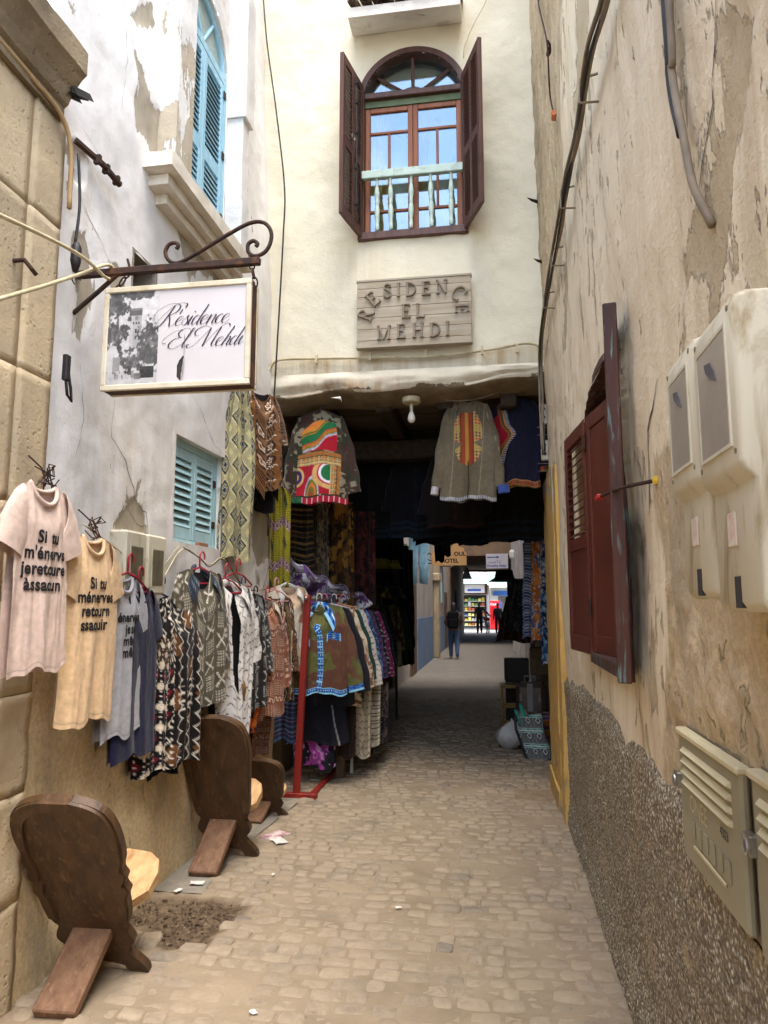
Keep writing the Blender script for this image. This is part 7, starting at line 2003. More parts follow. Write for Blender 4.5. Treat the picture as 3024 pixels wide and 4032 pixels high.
for k, (dx, dz, a) in enumerate(((-.02, .0, .35), (-.06, -.05, .5))):
    s_ = tag(empty('slipper', (.375-.10+dx, 8.0, .44+dz), 0), ('teal slipper poking out of the shopping bag', 'second teal slipper lower in the shopping bag')[k], 'slipper')
    s_.rotation_euler = (0, -a, R(-20))
    MB().tube([(0, 0, -.05), (0, 0, .02), (0, 0, .09), (0, 0, .13)], [.022, .028, .024, .008], 10, True, .45).build('sole', M['teal'], s_, smooth=True)
nb = tag(empty('notebook', (.245, 8.03, .40), R(10)), 'gold and black patterned clutch in the shopping bag', 'clutch'); nb.rotation_euler = (0, R(-20), R(8))
MB().cbox((-.06, -.012, -.06), (.06, .012, .09), .004).build('cover', mottled('gold_pattern', (176, 150, 96), (60, 46, 28), 26, .6), nb)
pbg = tag(empty('plastic_bag', (.10, 8.5, 0)), 'crumpled white plastic bag on the floor by the shopping bag', 'plastic bag')
T, K = np.meshgrid(np.linspace(0, 2*np.pi, 73), np.linspace(0, 1, 40), indexing='ij')
r = (.03+.13*np.sin(np.clip(K*1.15, 0, 1)*np.pi)**.6)*(1+.30*(fbm(np.cos(T)*1.6+3, np.sin(T)*1.6+K*1.4, 9, 4)-.5)+.10*np.abs(np.sin(T*4+K*3))*(1-K)+.05*np.sin(T*9)*K)
z = .30*K**.9*(1+.12*np.sin(T*2)) + .0
v = np.stack([(r*np.cos(T)+.05*K).ravel(), (r*np.sin(T)*.8).ravel(), z.ravel()], 1); i = np.arange(72)[:, None]*40+np.arange(39)[None, :]; q = np.stack([i, i+40, i+41, i+1], -1).reshape(-1, 4)
obj('sack', fast_mesh('sack', v, q), mottled('white_film', (206, 202, 196), (176, 172, 166), 7, .4, .8, 12, .03, spec=.5), pbg, smooth=True)
bc = tag(empty('bamboo_crate', (.16, 9.5, 0)), 'small yellowish bamboo stand beside the suitcase', 'crate')
M['bamboo'] = mottled('bamboo', (150, 120, 66), (120, 94, 52), 8, .6, .3, 40, .003)
for x in (-.13, .13):
    for yy in (-.12, .12): MB().tube([(x, yy, 0), (x, yy, .60)], .018, 8).build('upright', M['bamboo'], bc, smooth=True)
for z in (.12, .34, .58):
    for yy in (-.12, .12): MB().tube([(-.14, yy, z), (.14, yy, z)], .016, 8).build('crosspiece', M['bamboo'], bc, smooth=True)
    for x in (-.13, .13): MB().tube([(x, -.13, z), (x, .13, z)], .014, 8).build('crosspiece', M['bamboo'], bc, smooth=True)
MB().cbox((-.15, -.14, .595), (.15, .14, .61), .003).build('top', M['bamboo'], bc)
bx2 = tag(empty('dark_chest', (.22, 9.9, .0)), 'dark square box stacked behind the bamboo stand', 'box'); MB().cbox((-.14, -.14, 0), (.16, .16, .62), .01).build('case', M['joist'], bx2); MB().cbox((-.15, -.15, .621), (.17, .17, .90), .01).build('lid', M['room_dark'], bx2)

# ================================================================== HANGING SIGN
sg_ = empty('hanging_sign', (-1.435, 3.02, 2.83), 0, 'white hanging sign reading Résidence El Mehdi with a black and white street picture', 'sign')
W2, H2, D2 = .355, .245, .05
MB().box((-W2, -D2+.012, -H2), (W2, D2-.012, H2)).build('sign_core', M['sign_rust'], sg_)
for (a, b) in (((-W2-.004, -H2-.004), (W2+.004, -H2+.022)), ((-W2-.004, H2-.022), (W2+.004, H2+.004)), ((-W2-.0042, -H2+.0222), (-W2+.02, H2-.0222)), ((W2-.02, -H2+.0222), (W2+.0042, H2-.0222))):
    for s in (-1, 1):
        y0, y1 = (-D2-.004, -D2+.014) if s < 0 else (D2-.014, D2+.004)
        MB().cbox((a[0], y0, a[1]), (b[0], y1, b[1]), .003).build('frame_strip', M['sign_cream'], sg_)
# face with the curled split in it
def face_hole(a, b):
    t = (b+.215)/.115
    w = .026*np.sqrt(np.clip(1-(2*np.clip(t, 0, 1)-1)**2, 0, 1))
    x0 = .030 + .014*np.clip(t, 0, 1)
    return (t > 0) & (t < 1) & (a > x0-w) & (a < x0)
sheet('face', grid_lines(-W2+.018, W2-.018, .004), grid_lines(-H2+.02, H2-.02, .005), lambda a, b: (a, a*0-D2+.004, b), face_hole, mat=M['white_enamel'], parent=sg_, smooth=False)
MB().box((-.02, -D2+.008, -.22), (.06, -D2+.010, -.09)).build('face_void', M['room_dark'], sg_)
# flap of face curling out of the split
MB().add([(.031, -D2+.002, -.214), (.045, -D2+.002, -.100), (.052, -D2-.010, -.13), (.046, -D2-.014, -.18)], [(0, 3, 2, 1)]).build('curled_flap', M['white_enamel'], sg_)
MB().box((.0445, -D2+.0015, -.10), (.0455, -D2+.0035, .0)).build('split_line', M['dark_smear'], sg_)
# printed street picture (grey tones per vertex)
def p_street(a, b):
    """a 0..1 across, b 0..1 up"""
    sky_ = 184 + 16*b; g = np.full(a.shape, 0.)+sky_
    n = fbm(a*9, b*13, 5, 5); n2 = fbm(a*22, b*30, 15, 4)
    tower = (a > .43) & (a < .66) & (b > .38) & (b < .80); g = np.where(tower, 150+20*(a < .50)+16*n, g)
    g = np.where((a > .41) & (a < .67) & (b > .74) & (b < .80), 84+20*n2, g); g = np.where((a > .42) & (a < .67) & (b >= .80) & (b < .822), 120, g)
    for (wx, wz, ww, wh) in ((.50, .66, .012, .012), (.555, .66, .012, .012), (.61, .66, .012, .012), (.555, .575, .015, .022), (.55, .50, .012, .015)): g = np.where((np.abs(a-wx) < ww) & (np.abs(b-wz) < wh), 60, g)
    g = np.where((np.hypot((a-.56)/.035, (b-.715)/.022) < 1), 124, g)
    def tree(cx, cz, rx, rz, th): return sstep(th+.10, th-.22, np.hypot((a-cx)/rx, (b-cz)/rz) + (n-.5)*1.4 + (n2-.5)*1.6)
    for t in (tree(.10, .86, .34, .17, 1.), tree(.55, .97, .42, .06, .95), tree(.08, .55, .28, .14, 1.), tree(.84, .42, .26, .22, 1.), tree(.50, .27, .30, .13, .95), tree(.80, .27, .26, .10, .9)): g = g*(1-t) + (64+120*n2*n)*t
    bl = ((a < .26) & (b > .12) & (b < .30) & (a > .12)); g = np.where(bl, 128+24*n, g)
    g = np.where(b < .13+.03*n, 178-50*((n2 > .62) & (b > .06)), g)
    g = np.where((np.abs(a-.80) < .14) & (b > .06) & (b < .19), 34+40*n2, g); g = np.where((np.abs(a-.62) < .07) & (b > .05) & (b < .12), 70+60*n2, g)
    g = np.where((a > .36) & (a < .50) & (b > .10) & (b < .2) & (n2 > .5), 70, g)
    return np.stack([g, g*.985, g*.985], -1)
pa0, pa1, pb0, pb1 = -W2+.02, -.085, -H2+.022, H2-.024
sheet('street_picture', np.linspace(pa0, pa1, 121), np.linspace(pb0, pb1, 201), lambda a, b: (a, a*0-D2+.0025, b), None, None, M['cloth'], sg_, False,
      lambda a, b: lin(p_street((a-pa0)/(pa1-pa0), (b-pb0)/(pb1-pb0))))
# script lettering
GL = {
 'e': ([[(-.05, .38), (.22, .50), (.44, .78), (.34, 1.0), (.12, .86), (.0, .45), (.12, .05), (.36, .06), (.60, .40)]], .50),
 's': ([[(-.08, .30), (.16, .75), (.30, 1.08), (.30, .80), (.42, .40), (.30, .04), (.08, .05), (.06, .20)], [(.30, .03), (.55, .35)]], .46),
 'i': ([[(-.08, .35), (.18, 1.0), (.08, .35), (.16, .03), (.42, .38)], [(.24, 1.40), (.26, 1.46)]], .34),
 'd': ([[(.42, .92), (.22, 1.0), (.02, .62), (.04, .15), (.20, .02), (.40, .40)], [(.74, 2.15), (.46, .55), (.44, .10), (.56, .02), (.80, .38)]], .66),
 'n': ([[(-.06, .40), (.14, 1.0), (.04, .0)], [(.05, .15), (.28, .80), (.46, 1.0), (.52, .80), (.44, .20), (.54, .02), (.80, .40)]], .66),
 'c': ([[(.44, .80), (.34, 1.0), (.10, .80), (.0, .40), (.14, .03), (.36, .08), (.60, .40)]], .50),
 'l': ([[(-.05, .38), (.30, 1.3), (.52, 2.05), (.40, 2.15), (.22, 1.3), (.08, .35), (.18, .02), (.44, .38)]], .36),
 'h': ([[(.48, 2.15), (.24, 1.1), (.04, .0)], [(.05, .15), (.28, .80), (.46, 1.0), (.50, .78), (.42, .20), (.52, .02), (.78, .40)]], .64),
 'R': ([[(.82, 2.25), (.58, 1.1), (.30, .15), (-.10, -.28), (-.55, -.18), (-.60, .10), (-.46, .16)], [(-.10, .30), (-.50, .80), (-.40, 1.75), (.20, 2.35), (.85, 2.45), (1.28, 2.15), (1.18, 1.55), (.70, 1.18)], [(.70, 1.18), (.92, .55), (1.05, .0), (1.28, .02), (1.5, .35)], [(-.10, .30), (.10, .95), (.55, 1.90), (1.1, 2.45), (1.75, 2.35), (1.72, 1.95)]], 1.46),
 'E': ([[(1.35, 1.85), (1.20, 2.15), (.75, 2.15), (.45, 1.75), (.62, 1.30), (.85, 1.20)], [(.85, 1.20), (.35, 1.05), (.02, .55), (.15, .05), (.60, -.05), (1.05, .40)], [(-.30, .65), (-.55, .55), (-.60, 1.1), (.0, 1.85), (.75, 2.15)]], 1.12),
 'M': ([[(-.45, .35), (-.62, .15), (-.40, -.05), (.0, .30), (.45, 1.3), (.80, 2.1)], [(.80, 2.1), (.75, 1.0), (.70, .05)], [(.70, .05), (1.2, 1.4), (1.75, 2.35), (2.1, 2.5), (2.3, 2.2)], [(1.62, 2.15), (1.45, 1.0), (1.38, .25), (1.55, .02), (1.85, .40)], [(.80, 2.1), (.2, 2.35), (-.35, 1.9), (-.30, 1.4), (.0, 1.3)]], 1.72),
}
def script_line(word, x0, z0, h, accents=()):
    x = x0
    for k, ch in enumerate(word):
        if ch == ' ': x += h*1.0; continue
        strokes, adv = GL[ch]; m = MB()
        for st_ in strokes:
            P = np.array(crom(st_, 7)); P[:, 0] += P[:, 1]*.30
            P = P*h*np.array([1.42, 1.0]) + np.array([x, z0])
            d = np.gradient(P, axis=0); ln = np.linalg.norm(d, axis=1)+1e-9; n_ = np.stack([-d[:, 1], d[:, 0]], 1)/ln[:, None]
            wv = h*(.035 + .125*np.clip(-d[:, 1]/ln, 0, 1)**1.5)
            if len(st_) == 2 and ch == 'i': wv = np.full(len(P), h*.20)
            Lp, Rp = P+n_*wv[:, None]/2, P-n_*wv[:, None]/2
            for i in range(len(P)-1):
                m.add([(Lp[i][0], 0, Lp[i][1]), (Lp[i+1][0], 0, Lp[i+1][1]), (Rp[i+1][0], 0, Rp[i+1][1]), (Rp[i][0], 0, Rp[i][1])], [(3, 2, 1, 0)])
        if k in accents: m.add([(x+h*(.52), 0, z0+h*1.3), (x+h*.62, 0, z0+h*1.28), (x+h*.98, 0, z0+h*1.75), (x+h*.84, 0, z0+h*1.78)], [(0, 1, 2, 3)])
        m.build('script_letter', M['purple_ink'], sg_, (0, -D2+.0012, 0))
        x += adv*h*1.42
script_line('Résidence'.replace('é', 'e'), -.098, .045, .0435, (1,))
script_line('El Mehdi', -.04, -.062, .0415)
# bracket, scroll and chains
bk2 = empty('sign_bracket', (0, 0, 0), 0, 'rusty iron bracket with scrolls holding the white hanging sign', 'bracket')
MB().cbox((-1.98, 3.005, 3.165), (-1.055, 3.035, 3.20), .004).build('bar', M['rust'], bk2)
MB().tube([(-1.985, 3.02, 2.99), (-1.86, 3.02, 3.09), (-1.76, 3.02, 3.175)], .011, 6).build('stay', M['rust'], bk2)
scr = [(-1.50+.045*math.cos(t)*(1-.05*t), 3.02, 3.255+.045*math.sin(t)*(1-.05*t)) for t in np.linspace(.6, 5.3, 18)][::-1]
scr = [(-1.47, 3.02, 3.275), (-1.462, 3.02, 3.295), (-1.48, 3.02, 3.308), (-1.51, 3.02, 3.30), (-1.525, 3.02, 3.265), (-1.51, 3.02, 3.225), (-1.475, 3.02, 3.205), (-1.43, 3.02, 3.215), (-1.33, 3.02, 3.265), (-1.22, 3.02, 3.325), (-1.11, 3.02, 3.375), (-1.04, 3.02, 3.37), (-1.005, 3.02, 3.32), (-1.01, 3.02, 3.26), (-1.04, 3.02, 3.22), (-1.085, 3.02, 3.21), (-1.115, 3.02, 3.235), (-1.115, 3.02, 3.27), (-1.09, 3.02, 3.285), (-1.07, 3.02, 3.27), (-1.078, 3.02, 3.255)]
MB().tube([tuple(p) for p in crom(scr, 5)], .0095, 7).build('scroll', M['rust'], bk2, smooth=True)
for k, (xa, za, xb, zb) in enumerate(((-1.70, 3.19, -1.775, 3.075), (-1.10, 3.19, -1.075, 3.06))):
    ch = empty('sign_chain', (xa, 3.02, za), 0, ('short chain holding the wall side of the sign', 'short chain holding the free side of the sign')[k], 'chain', 'chains holding the hanging sign')
    for j in range(3):
        t = (j+.5)/3; c = Vector(((xb-xa)*t, 0, (zb-za)*t)); dirv = Vector((xb-xa, 0, zb-za)).normalized(); side = Vector((0, 1, 0)) if j % 2 else dirv.cross(Vector((0, 1, 0)))
        MB().tube([tuple(c+dirv*(.026*math.cos(a))+side*(.013*math.sin(a))) for a in np.linspace(0, 6.283, 15)], .0042, 5, False).build('link', M['rust'], ch, smooth=True)
    MB().tube([(-.012, -.01, .05), (.0, 0, .0)], .006, 5).build('pin', M['rust'], ch)
MB().cbox((.335, -.02, -.02), (.352, .02, .22+.04), .003).build('side_plate', M['rust'], sg_)
rope('cream_rope', 'cream cord tied round the bracket and stretching out past the camera', [(-1.55, 1.2, 2.65), (-1.68, 2.0, 2.92), (-1.78, 2.7, 3.12), (-1.80, 2.99, 3.14), (-1.795, 3.05, 3.19), (-1.80, 2.985, 3.205), (-1.82, 2.8, 3.07), (-1.85, 2.5, 2.86), (-1.80, 2.1, 2.62), (-1.7, 1.5, 2.35)], .0085, M['cream_cable'], 'cord', 10)
# black cable with connector on the left edge, plugs and conduit on the stone front
rope('black_cable', 'black cable ending in a connector beside the stone pilaster', [(-1.90, 2.86, 3.70), (-1.885, 2.87, 3.45), (-1.89, 2.86, 3.25)], .007, M['black_rubber'], 'cable', 6)
cn = tag(empty('cable_connector', (-1.885, 2.865, 3.17)), 'black plug connector hanging beside the stone pilaster', 'connector')
MB().lathe([(.012, .09), (.022, .07), (.024, .0), (.012, -.05)], 10).build('plug', M['black_rubber'], cn, smooth=True); MB().tube([(0, 0, -.05), (.01, .03, -.08), (0, .0, -.11), (-.01, -.02, -.08)], .004, 5).build('loop', M['black_rubber'], cn)
cn2 = tag(empty('cable_connector', (-1.895, 2.855, 2.62)), 'lower black cable clip hanging by the stone pilaster', 'connector')
MB().cbox((-.012, -.015, -.02), (.012, .02, .10), .004).build('clip', M['black_rubber'], cn2); MB().tube([(0, .0, .0), (.0, .02, -.08), (0, .055, -.10), (0, .045, -.05), (0, .01, .05)], .007, 6).build('loop', M['black_rubber'], cn2, smooth=True)
rope('stone_conduit', 'tan cable following the top of the stone front and its pilaster', [(-1.925, .8, 3.86), (-1.92, 2.34, 3.84), (-1.915, 2.53, 3.83), (-1.905, 2.72, 3.80), (-1.90, 2.80, 3.68), (-1.90, 2.815, 3.4)], .011, mottled('tan_cable', (168, 140, 100), (146, 120, 84), 8, .8), 'cable', 8)
rh = tag(empty('rusty_hook', (-1.925, 2.53, 2.98)), 'rusty hook in the stone beside the hanging sign', 'hook'); MB().tube([(-.02, 0, .03), (.03, 0, .03), (.05, .02, .0), (.05, .05, -.01)], .01, 6).build('hook_bar', M['rust'], rh)
# ---- meter pair on the left wall
lm = empty('meter_cabinet', (XL, 3.66, 1.66), 0, 'pair of old cream meter boxes on the white wall behind the t-shirts', 'meter box')
for k, y0 in enumerate((-.235, .005)):
    MB().cbox((.0, y0, .0), (.10, y0+.225, .33), .012).build('housing', M['meter'], lm)
    MB().cbox((.096, y0+.045, .05), (.104, y0+.185, .25), .004).build('window', mottled('dirty_window', (112, 104, 84), (84, 78, 64), 10, .5), lm)
    MB().box((.1045, y0+.035, .04), (.108, y0+.045, .26)).build('window_rim', M['meter'], lm)
# ================================================================== CHAIRS
def african_chair(label, loc, rz, s=1.0, back_h=.92, lean=24, scallop=True, low=False):
    """two interlocking planks: a broad back board on wavy feet and a seat plank through its slot"""
    c = empty('plank_chair', loc, rz, label, 'chair', 'carved two-plank chairs by the wall')
    H = back_h
    half = [(.205, 0.0), (.20, .045), (.165, .095), (.135, .135), (.150, .165), (.175, .20), (.165, .245), (.150, .28), (.172, .31), (.190, .40), (.195, .46), (.212, .50), (.200, .54), (.216, .58), (.205, .62), (.222, .68), (.228, H-.20), (.218, H-.11), (.190, H-.045), (.135, H-.008), (.07, H+.012)]
    if not scallop: half = [p for p in half if p[1] not in (.50, .54, .58, .62)]
    if low: half = [(x, z*.62) for x, z in [(x, min(z, .93)) for x, z in [(a, b+(.92-H if b > .7 else 0)) for a, b in half]]]; H = .57
    rgt = [tuple(p) for p in crom(half, 3)]
    out = [(x, z) for x, z in rgt] + [(-x, z) for x, z in rgt[::-1]] 
    inner = [(-.13, .0), (-.10, .05), (0, .075), (.10, .05), (.13, .0)]
    out = out + inner
    bd = MB(); Mx = Matrix.Rotation(R(lean), 4, 'X')
    th = .036
    bd.prism(out, -th/2, th/2, 'xz', Mx)
    b = bd.build('back_board', M['dark_wood'], c)
    # raised carved border on the rear face
    bor = [(x*.955, z) for x, z in rgt if z > .30*(H/.92)]; bor = bor + [(-x, z) for x, z in bor[::-1]]
    inn = [(x*.80, .30*(H/.92)+(z-.30*(H/.92))*.93) for x, z in bor]
    m = MB(); n = len(bor)
    for i in range(n-1):
        q = [bor[i], bor[i+1], inn[i+1], inn[i]]
        vs_ = [Mx @ Vector((p[0], -th/2-.016, p[1])) for p in q]; v0 = [Mx @ Vector((p[0], -th/2+.002, p[1])) for p in q]
        m.add(vs_+v0, [(0, 1, 2, 3), (0, 4, 5, 1), (2, 6, 7, 3)])
    m.build('carved_border', M['dark_wood'], b)
    # seat plank: tail on the ground behind, seat raised in front
    tail = MB(); sl = R(33 if not low else 25)
    M2 = Matrix.Translation((0, -.41, .0)) @ Matrix.Rotation(sl, 4, 'X')
    tail.cbox((-.088, .0, .004), (.088, .43, .05), .006, M2)
    tail.build('seat_tail', M['mid_wood'], c)
    st_ = MB(); seat = [(-.085, .43), (-.10, .46), (-.175, .53), (-.185, .62), (-.165, .69), (-.11, .73), (0, .745), (.11, .73), (.165, .69), (.185, .62), (.175, .53), (.10, .46), (.085, .43)]
    st_.prism(seat, .002, .046, 'xy', M2); st_.build('seat', M['pale_wood'], c)
    if low:
        for ch_ in c.children:
            if ch_.name.startswith('seat'): ch_.scale = (.8, .72, .72)
    c.scale = (s, s, s)
    return c
african_chair('tall carved dark wooden chair nearest the camera', (-1.755, 3.20, 0), R(3), 1.0, .97, 30)
african_chair('second tall dark wooden chair with a plain rim, below the white coat', (-1.755, 4.68, 0), R(0), 1.0, .98, 21, False)
african_chair('low wooden chair beside the red rack foot', (-1.79, 5.57, 0), R(-4), .85, .92, 22, False, True)
# ================================================================== LITTER
M['paper'] = mottled('white_paper', (214, 210, 202), (196, 190, 180), 10, .8, .3, 40, .004)
rp = random.Random(6)
def scrap(loc, s, label, mat=None, k=0):
    S, T = np.meshgrid(np.linspace(-1, 1, 9), np.linspace(-1, 1, 7), indexing='ij')
    z = .004+.012*np.abs(fbm(S*1.5+k*3, T*1.5+k, 4+k, 3)-.4)
    j = 1+.25*(fbm(S*2+k, T*2, k, 2)-.5)
    v = np.stack([(S*s*j).ravel(), (T*s*.62*j).ravel(), z.ravel()], 1); i = np.arange(8)[:, None]*7+np.arange(6)[None, :]; q = np.stack([i, i+7, i+8, i+1], -1).reshape(-1, 4)
    me = fast_mesh('paper_scrap', v, q)
    o = obj('paper_scrap', me, mat or M['paper'], None, loc, (0, 0, k*1.1)); tag(o, label, 'paper scrap', 'litter on the cobbles'); return o
pr_ = mottled('printed_paper', (214, 208, 204), (150, 70, 66), 14, .8, .2, 30, .002, c3=(90, 100, 160))
scrap((-1.56, 5.06, .012), .10, 'crumpled printed leaflet beside the second chair foot', pr_, 1); scrap((-1.50, 4.95, .012), .07, 'white corner of the leaflet beside the second chair', None, 2)
scrap((-1.74, 4.15, .014), .04, 'white paper scrap between the two tall chairs', None, 3); scrap((-1.80, 4.03, .014), .025, 'small white scrap at the edge of the soil patch', None, 4)
scrap((-.98, 2.93, .014), .018, 'tiny white scrap on the nearest cobbles', None, 5); scrap((-.55, 4.0, .012), .016, 'tiny pale scrap in the middle of the cobbles', None, 6); scrap((-1.35, 4.35, .012), .012, 'tiny white fleck between the chairs and the middle', None, 7)
# ================================================================== COURT BEYOND THE PASSAGE
court = empty('far_alley_houses', (0, 0, 0), 0, 'pale alley house with a blue dado and shutters beyond the passage', 'house')
M['far_pink'] = mottled('beige_far_plaster', (178, 168, 158), (158, 148, 140), 1.4, .95, .4, 20, .008, world=True, c3=(140, 124, 108))
M['far_blue'] = mottled('blue_dado_paint', (108, 130, 158), (94, 114, 142), 2.0, .9, .3, 20, .006, world=True)
M['far_brown'] = mottled('brown_far_plaster', (132, 108, 84), (108, 88, 70), 1.4, .95, .4, 20, .008, world=True)
MB().box((-4, 14.2, 0), (-1.98, 29.5, 9.5)).build('wall', M['far_pink'], court)  # unseen upper wall raised to shade the court floor
MB().box((-1.98, 17.9, 0), (-1.955, 22.0, 1.28)).build('blue_dado', M['far_blue'], court)
MB().box((-1.98, 24.0, 0), (-1.955, 29.5, 1.22)).build('blue_dado', M['far_blue'], court)
MB().cbox((-1.98, 22.4, 0), (-1.80, 22.9, 6.8), .03).build('stone_pilaster', M['stone'], court)
MB().cbox((-1.98, 22.3, 2.35), (-1.76, 23.0, 2.6), .03).build('pilaster_band', M['stone'], court)
M['far_door'] = plank_wood('far_wood_door', (100, 78, 62), (80, 62, 50), .7)
for (y0, y1, z0, z1, mt, nm) in ((16.5, 17.4, .0, 2.1, 'far_door', 'door'), (20.2, 20.8, 2.4, 3.7, 'bluegrey_paint', 'shutter'), (25.5, 26.2, 1.7, 2.9, 'bluegrey_paint', 'shutter'), (27.2, 28.2, .0, 2.1, 'far_door', 'door'), (18.6, 18.9, 3.0, 3.5, 'far_brown', 'vent')):
    MB().cbox((-1.985, y0, z0), (-1.93, y1, z1), .01).build(nm, M[mt], court)
dr = MB(); 
dr.prism([(16.35, 0.0), (17.55, 0.0)] + [(16.95+.6*math.cos(t), 2.1+.6*math.sin(t)) for t in np.linspace(0, math.pi, 12)], -1.99, -1.962, 'yz'); dr.build('arch_panel', M['far_brown'], court)
MB().cbox((-1.98, 25.3, 3.0), (-1.60, 26.5, 3.1), .02).build('awning', M['white_plain'], court)
court2 = empty('far_alley_house', (0, 0, 0), 0, 'pale house wall on the right beyond the passage', 'house')
MB().box((.60, 14.2, 0), (3, 29.5, 9.5)).build('wall', M['far_pink'], court2)  # raised like the left wall, to keep the court dimmer
for y0 in (17, 21, 25.5): MB().cbox((.50, y0, 0), (.62, y0+.35, 4.2), .02).build('pilaster', M['far_pink'], court2)
MB().lathe([(.07, .0), (.09, .05), (.09, .2), (.05, .26)], 12, (.45, 21.2, 2.95)).build('drain_head', M['white_plain'], court2)
# second covered stretch
arch = empty('far_archway', (0, 0, 0), 0, 'dark covered archway at the far end of the alley', 'archway')
MB().box((-4, 29.5, 0), (-1.90, 41.5, 7.5)).build('wall', M['far_brown'], arch)
MB().box((.60, 29.5, 0), (3, 41.5, 7.5)).build('wall', M['far_brown'], arch)
MB().box((-1.90, 29.5, 3.62), (.60, 41.5, 7.5)).build('roof_block', M['far_brown'], arch)
MB().cbox((-1.90, 41.3, 3.50), (.60, 41.5, 3.615), .01).build('lintel', M['joist'], arch)
MB().cbox((-1.93, 33.0, 0), (-1.86, 34.2, 2.3), .01).build('door', M['room_dark'], arch)
for k, (y0, z0, h) in enumerate(((36., 2.0, 1.0), (38., 2.2, .9))): MB().cbox((.5, y0, z0), (.60, y0+.8, z0+h), .02).build('hanging_goods', M['room_dark'], arch)
# hotel sign
hsn = empty('hotel_sign', (-1.12, 17.2, 2.55), 0, 'orange-tan hotel sign with a stepped top hanging across the alley', 'sign')
M['hotel'] = mottled('tan_sign_paint', (178, 136, 84), (164, 122, 74), 3, .7)
MB().prism([(-.36, 0), (.36, 0), (.36, .26), (.31, .30), (.31, .36), (.24, .38), (.19, .44), (.14, .52), (.09, .44), (.04, .38), (-.02, .36), (-.24, .36), (-.31, .34), (-.36, .28)], -.02, .02, 'xz').build('board', M['hotel'], hsn)
hsn.scale = (1.14, 1.0, 1.14)
for txt, x, z, s in (('SID', -.30, .20, .12), ('OUL', .10, .20, .12), ('HOTEL', -.18, .055, .12)):
    v, f = text_mesh(txt, s, .004); m = MB(); m.add([(x+p[0], -.0215, z+p[1]) for p in v], f); m.build('lettering', M['ink'], hsn)
sb2 = [(-.36, 0, .1), (-.44, 0, .12), (-.47, 0, .2), (-.42, 0, .26), (-.38, 0, .22)]
MB().tube([tuple(p) for p in crom(sb2, 5)], .01, 6).build('scroll_bracket', M['iron'], hsn); MB().tube([(-.95, 0, .05), (-.36, 0, .05)], .012, 6).build('arm', M['iron'], hsn)
drape('dark_garment', 'dark sleeve hanging in front of the hotel sign', 'garment', (-1.02, 13.0, 3.0), R(0), .12, .08, .62, p_plain((16, 16, 18)), 4, .02, (20, 30))
drape('dark_garment', 'olive garment hanging beside the hotel sign', 'garment', (-.90, 12.9, 3.1), R(10), .07, .09, .62, p_band(((0, .3, (60, 70, 34)),), .4, (26, 28, 20)), 4, .02, (20, 30))
drape('dark_garment', 'yellow printed cloth tag high at the passage end', 'garment', (-.55, 13.0, 3.05), R(0), .07, .07, .24, p_floral((120, 110, 56), (50, 46, 24), (150, 140, 80), (30, 28, 20), 20., 3), 3, .01, (20, 20))
# shower sign
ds = empty('shower_sign', (.0, 22.0, 2.71), R(-4), 'white shower sign with a blue arrow far down the alley', 'sign')
MB().cbox((-.32, -.02, 0), (.34, .02, .44), .006).build('board', M['white_enamel'], ds)
M['blue_ink'] = mottled('blue_print', (40, 60, 150), (34, 50, 130), 8, .7)
MB().prism([(-.28, .32), (.0, .33), (.0, .30), (.08, .345), (.0, .39), (.0, .36), (-.28, .35)], -.0235, -.0205, 'xz').build('arrow', M['blue_ink'], ds)
v, f = text_mesh('Douche Atlas', .105, .003); m = MB(); m.add([(-.30+p[0], -.0215, .05+p[1]) for p in v], f); m.build('lettering', M['blue_ink'], ds)
ar = MB()
for P in ([(-.26, .19), (-.22, .17), (-.18, .20), (-.15, .17), (-.10, .19), (-.06, .17), (-.02, .22)], [(.02, .17), (.03, .26)], [(.06, .18), (.10, .17), (.10, .25)]): ar.tube([(a, -.022, b) for a, b in crom(P, 4)], .007, 4)
ar.build('arabic_lettering', M['blue_ink'], ds)
lampf = tag(empty('hanging_lantern', (-1.25, 30.2, 3.0)), 'black bell-shaped lantern hanging at the far archway', 'lantern')
MB().lathe([(.24, -.30), (.20, -.28), (.13, -.05), (.06, .12), (.02, .2)], 12).build('shade', M['iron'], lampf); MB().tube([(0, 0, .2), (0, 0, .62)], .015, 5).build('rod', M['iron'], lampf)

# ================================================================== STREET AT THE END
def shop(name, label, x0, x1, y0, h, mat, parts):
    s = empty(name, (0, 0, 0), 0, label, 'shop')
    MB().box((x0, y0, 0), (x1, y0+4, h)).build('wall', mat, s)
    return s
M['bright_wall'] = mottled('bright_street_wall', (214, 214, 210), (196, 198, 196), 1, .9, .2, 10, .004, world=True)
s1 = shop('kiosk', 'street kiosk with stacked shelves and a white box sign', -7.0, -.55, 50.0, 3.0, M['bright_wall'], None)
MB().box((-2.6, 49.94, .1), (-.75, 50.0, 2.3)).build('shop_opening', M['room_dark'], s1)
rsq = random.Random(8)
gcols = [(60, 90, 170), (200, 170, 60), (90, 140, 90), (190, 190, 190), (180, 90, 60), (230, 220, 120)]
gm = [mottled('goods_%d' % k, c, tuple(int(q*.8) for q in c), 4, .6) for k, c in enumerate(gcols)]
for r_ in range(6):
    z0 = .25+r_*.33
    MB().box((-2.5, 49.70, z0-.03), (-.85, 49.93, z0)).build('shelf', M['white_plastic'], s1)
    for c_ in range(7):
        x0 = -2.45+c_*.23
        MB().cbox((x0, 49.72, z0+.001), (x0+.18, 49.9, z0+rsq.uniform(.12, .26)), .01).build('boxed_goods', gm[rsq.randrange(6)], s1)
MB().cbox((-2.3, 49.3, 2.35), (-.65, 49.9, 3.1), .02).build('box_sign', M['sign_rust'], s1)
MB().box((-2.2, 49.27, 2.45), (-.85, 49.30, 3.02)).build('sign_face', M['white_enamel'], s1)
